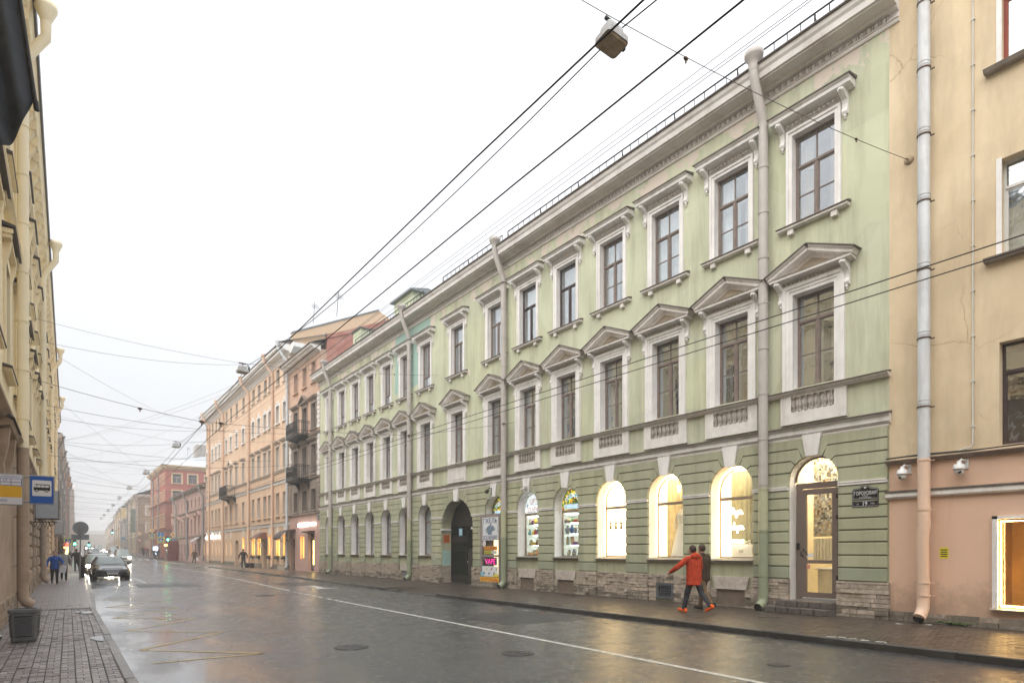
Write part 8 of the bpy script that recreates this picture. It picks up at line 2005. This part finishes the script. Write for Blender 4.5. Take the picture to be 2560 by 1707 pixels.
def sign_post(lab, x, a, items, h=None):
    t = thing('road_sign', lab, 'sign', (x, a, zg(a)), 0); top = max(z for _, z in items)+.45; q = MB(); q.tube([(0,.04,0),(0,.04,top)], .035, 6); q.build('post', M_post, t)
    for k, z in items:
        q = MB(); s = .38
        if k == 'cross':
            q.box(-.46,.46,-.02,0,z-.46,z+.46); o = q.build('sign_panel', M_sy, t); q = MB(); q.box(-.33,.33,-.03,-.021,z-.33,z+.33); q.build('blue_square', M_bl, o); q = MB(); q.prism([(-.27,z-.25),(.27,z-.25),(0,z+.27)], -.04, -.031); q.build('white_triangle', M_sw, o)
            q = MB(); q.tube([(-.10,-.045,z-.2),(0,-.045,z-.02),(.10,-.045,z-.2)], .025, 5); q.tube([(0,-.045,z-.02),(.01,-.045,z+.08)], .03, 5); q.ball((.01,-.045,z+.13), .035, 6, 4); q.build('walker_symbol', M_bp, o)
        elif k == 'prio': q.prism([(0,z-.46),(.46,z),(0,z+.46),(-.46,z)], -.02, 0); o = q.build('sign_panel', M_sw, t); q = MB(); q.prism([(0,z-.32),(.32,z),(0,z+.32),(-.32,z)], -.03, -.021); q.build('amber_diamond', M_amb, o)
        elif k == 'blue': q.box(-.40,.40,-.02,0,z-.36,z+.36); o = q.build('sign_panel', mat('sign_blue', (.02,.22,.50), .4, var=0), t); q = MB(); q.tube([(0,-.03,z-.2),(0,-.03,z+.1)], .05, 5); q.ball((0,-.03,z+.2), .06, 6, 4); q.box(-.25,.25,-.03,-.021,z-.3,z-.24); q.build('white_symbol', M_sw, o)
        elif k == 'plate': q.box(-.6,.6,-.02,0,z-.2,z+.2); o = q.build('sign_panel', M_bl, t); q = MB(); q.box(-.45,.45,-.03,-.021,z-.05,z+.05); q.build('white_line', M_sw, o)
        elif k == 'warn': q.prism([(-.42,z-.36),(.42,z-.36),(0,z+.38)], -.02, 0); o = q.build('sign_panel', mat('sign_red', (.5,.03,.03), .4, var=0), t); q = MB(); q.prism([(-.28,z-.28),(.28,z-.28),(0,z+.2)], -.03, -.021); q.build('white_triangle', M_sw, o)
sign_post('yellow edged crossing sign under a blue bus sign left of the double green light', 13.25, 113, [('cross',3.25),('blue',4.15)]); sign_post('yellow edged crossing sign under an amber diamond right of the double green light', 15.0, 113, [('cross',3.2),('prio',4.2)])
sign_post('amber diamond over a crossing sign beside the red house corner', 14.7, 138, [('cross',3.9),('prio',4.95)]); sign_post('tall post with amber diamond and warning triangle before the beige house', 14.2, 156, [('warn',3.1),('prio',4.4)]); sign_post('post with blue parking plates beside the warning triangle post', 15.4, 160, [('plate',5.6),('blue',4.6)]); sign_post('left pavement crossing sign with a yellow edge beside the green light', 1.0, 100, [('cross',2.85)]); sign_post('far teal blue crossing sign beyond the beige house', 13.6, 190, [('blue',3.2)])
t = thing('litter_bin', 'small yellow bin at the kerb of the crossing', 'bin', (15.0,116.5,0)); q = MB(); q.lathe([(.26,0),(.30,.9),(.27,.95)], (0,0,0), 12); q.build('bin_body', M_amb, t); q = MB(); q.lathe([(.31,.88),(.31,.93)], (0,0,0), 12); q.build('bin_rim', M_black, t)
t = thing('advert_column', 'glowing blue white street advert on a short post by the crossing', 'advert', (13.45,121.5,0)); q = MB(); q.box(-.35,.35,-.12,.12,1.0,2.3); q.build('advert_panel', emit('blue_white_advert', (.55,.75,1.0), 3), t); q = MB(); q.tube([(0,0,0),(0,0,1.0)], .07, 8); q.build('post', M_black, t)
t = thing('lit_sign', 'small glowing red yellow and green sign by the left hedge', 'shop sign', (.62,84,0)); q = MB(); q.box(-.22,.22,-.1,.1,1.2,2.0); q.build('lower_panel', emit('yellow_sign_light', (1,.85,.25), 3), t); q = MB(); q.box(-.22,.22,-.1,.1,2.004,2.5); q.build('upper_panel', emit('red_sign_light', (1,.15,.10), 2.5), t); q = MB(); q.box(-.22,.22,-.1,.1,.9,1.196); q.build('base_panel', emit('green_sign_light', (.3,1,.35), 1.5), t); q = MB(); q.tube([(0,0,0),(0,0,.9)], .05, 6); q.build('post', M_black, t)
# autumn hedge round a doorway on the left
hg = thing('climbing_shrub', 'rusty green autumn shrub spilling over the left pavement beyond the light boxes', 'shrub', (-.05,76,0)); r = random.Random(5); q = MB()
for i in range(2600):
    u = Vector((r.gauss(0,1), r.gauss(0,1), r.gauss(0,1))).normalized()*(r.random()**.4); f = .75+.35*mnoise.noise(u*2.5); x, y, z = u.x*.85*f, u.y*2.2*f, 2.0+u.z*1.25*f
    a_, b_ = r.uniform(0,6.28), r.uniform(-.8,.8); s = r.uniform(.05,.11); dx, dy, dz = s*math.cos(a_), s*math.sin(a_), s*math.sin(b_)
    q.add([(x,y,z),(x+dx,y+dy,z+dz),(x+dx-dy*.5,y+dy+dx*.5,z+dz+s*.6),(x-dy*.6,y+dx*.6,z+s*.7)], [(0,1,2,3)], 0 if r.random() < .55 else 1)
q.build('foliage', [mat('olive_leaf', (.085,.09,.028), .7, var=.5, scale=6), mat('rust_leaf', (.15,.07,.03), .7, var=.4, scale=6)], hg); q = MB(); 
for k in range(5): q.tube([(-.2+.1*k,-.8+.4*k,0),(-.1+.08*k,-.6+.35*k,1.0),(.1*k-.2,-.9+.5*k,2.2)], [.05,.035,.015], 6)
q.build('stem', mat('shrub_bark', (.09,.06,.04), .9), hg)
# ================================================================ HAZE AND FINISH
finish_texts(); finish_remesh()
HAZE = 0.0020
bm = bmesh.new(); bmesh.ops.create_cube(bm, size=1.0)
for v in bm.verts: v.co = Vector((v.co.x*1640+100, v.co.y*1460+400, v.co.z*28+11.8))
bmesh.ops.recalc_face_normals(bm, faces=bm.faces); me = bpy.data.meshes.new('haze'); bm.to_mesh(me); bm.free()
m = bpy.data.materials.new('haze'); m.use_nodes = True; nt = m.node_tree; nt.nodes.clear(); o_ = nt.nodes.new('ShaderNodeOutputMaterial'); v_ = nt.nodes.new('ShaderNodeVolumePrincipled')
v_.inputs['Color'].default_value = (.985,.99,1,1); v_.inputs['Density'].default_value = HAZE; v_.inputs['Anisotropy'].default_value = 0.0
nt.links.new(v_.outputs[0], o_.inputs['Volume']); me.materials.append(m); link('haze', me, kind='stuff')
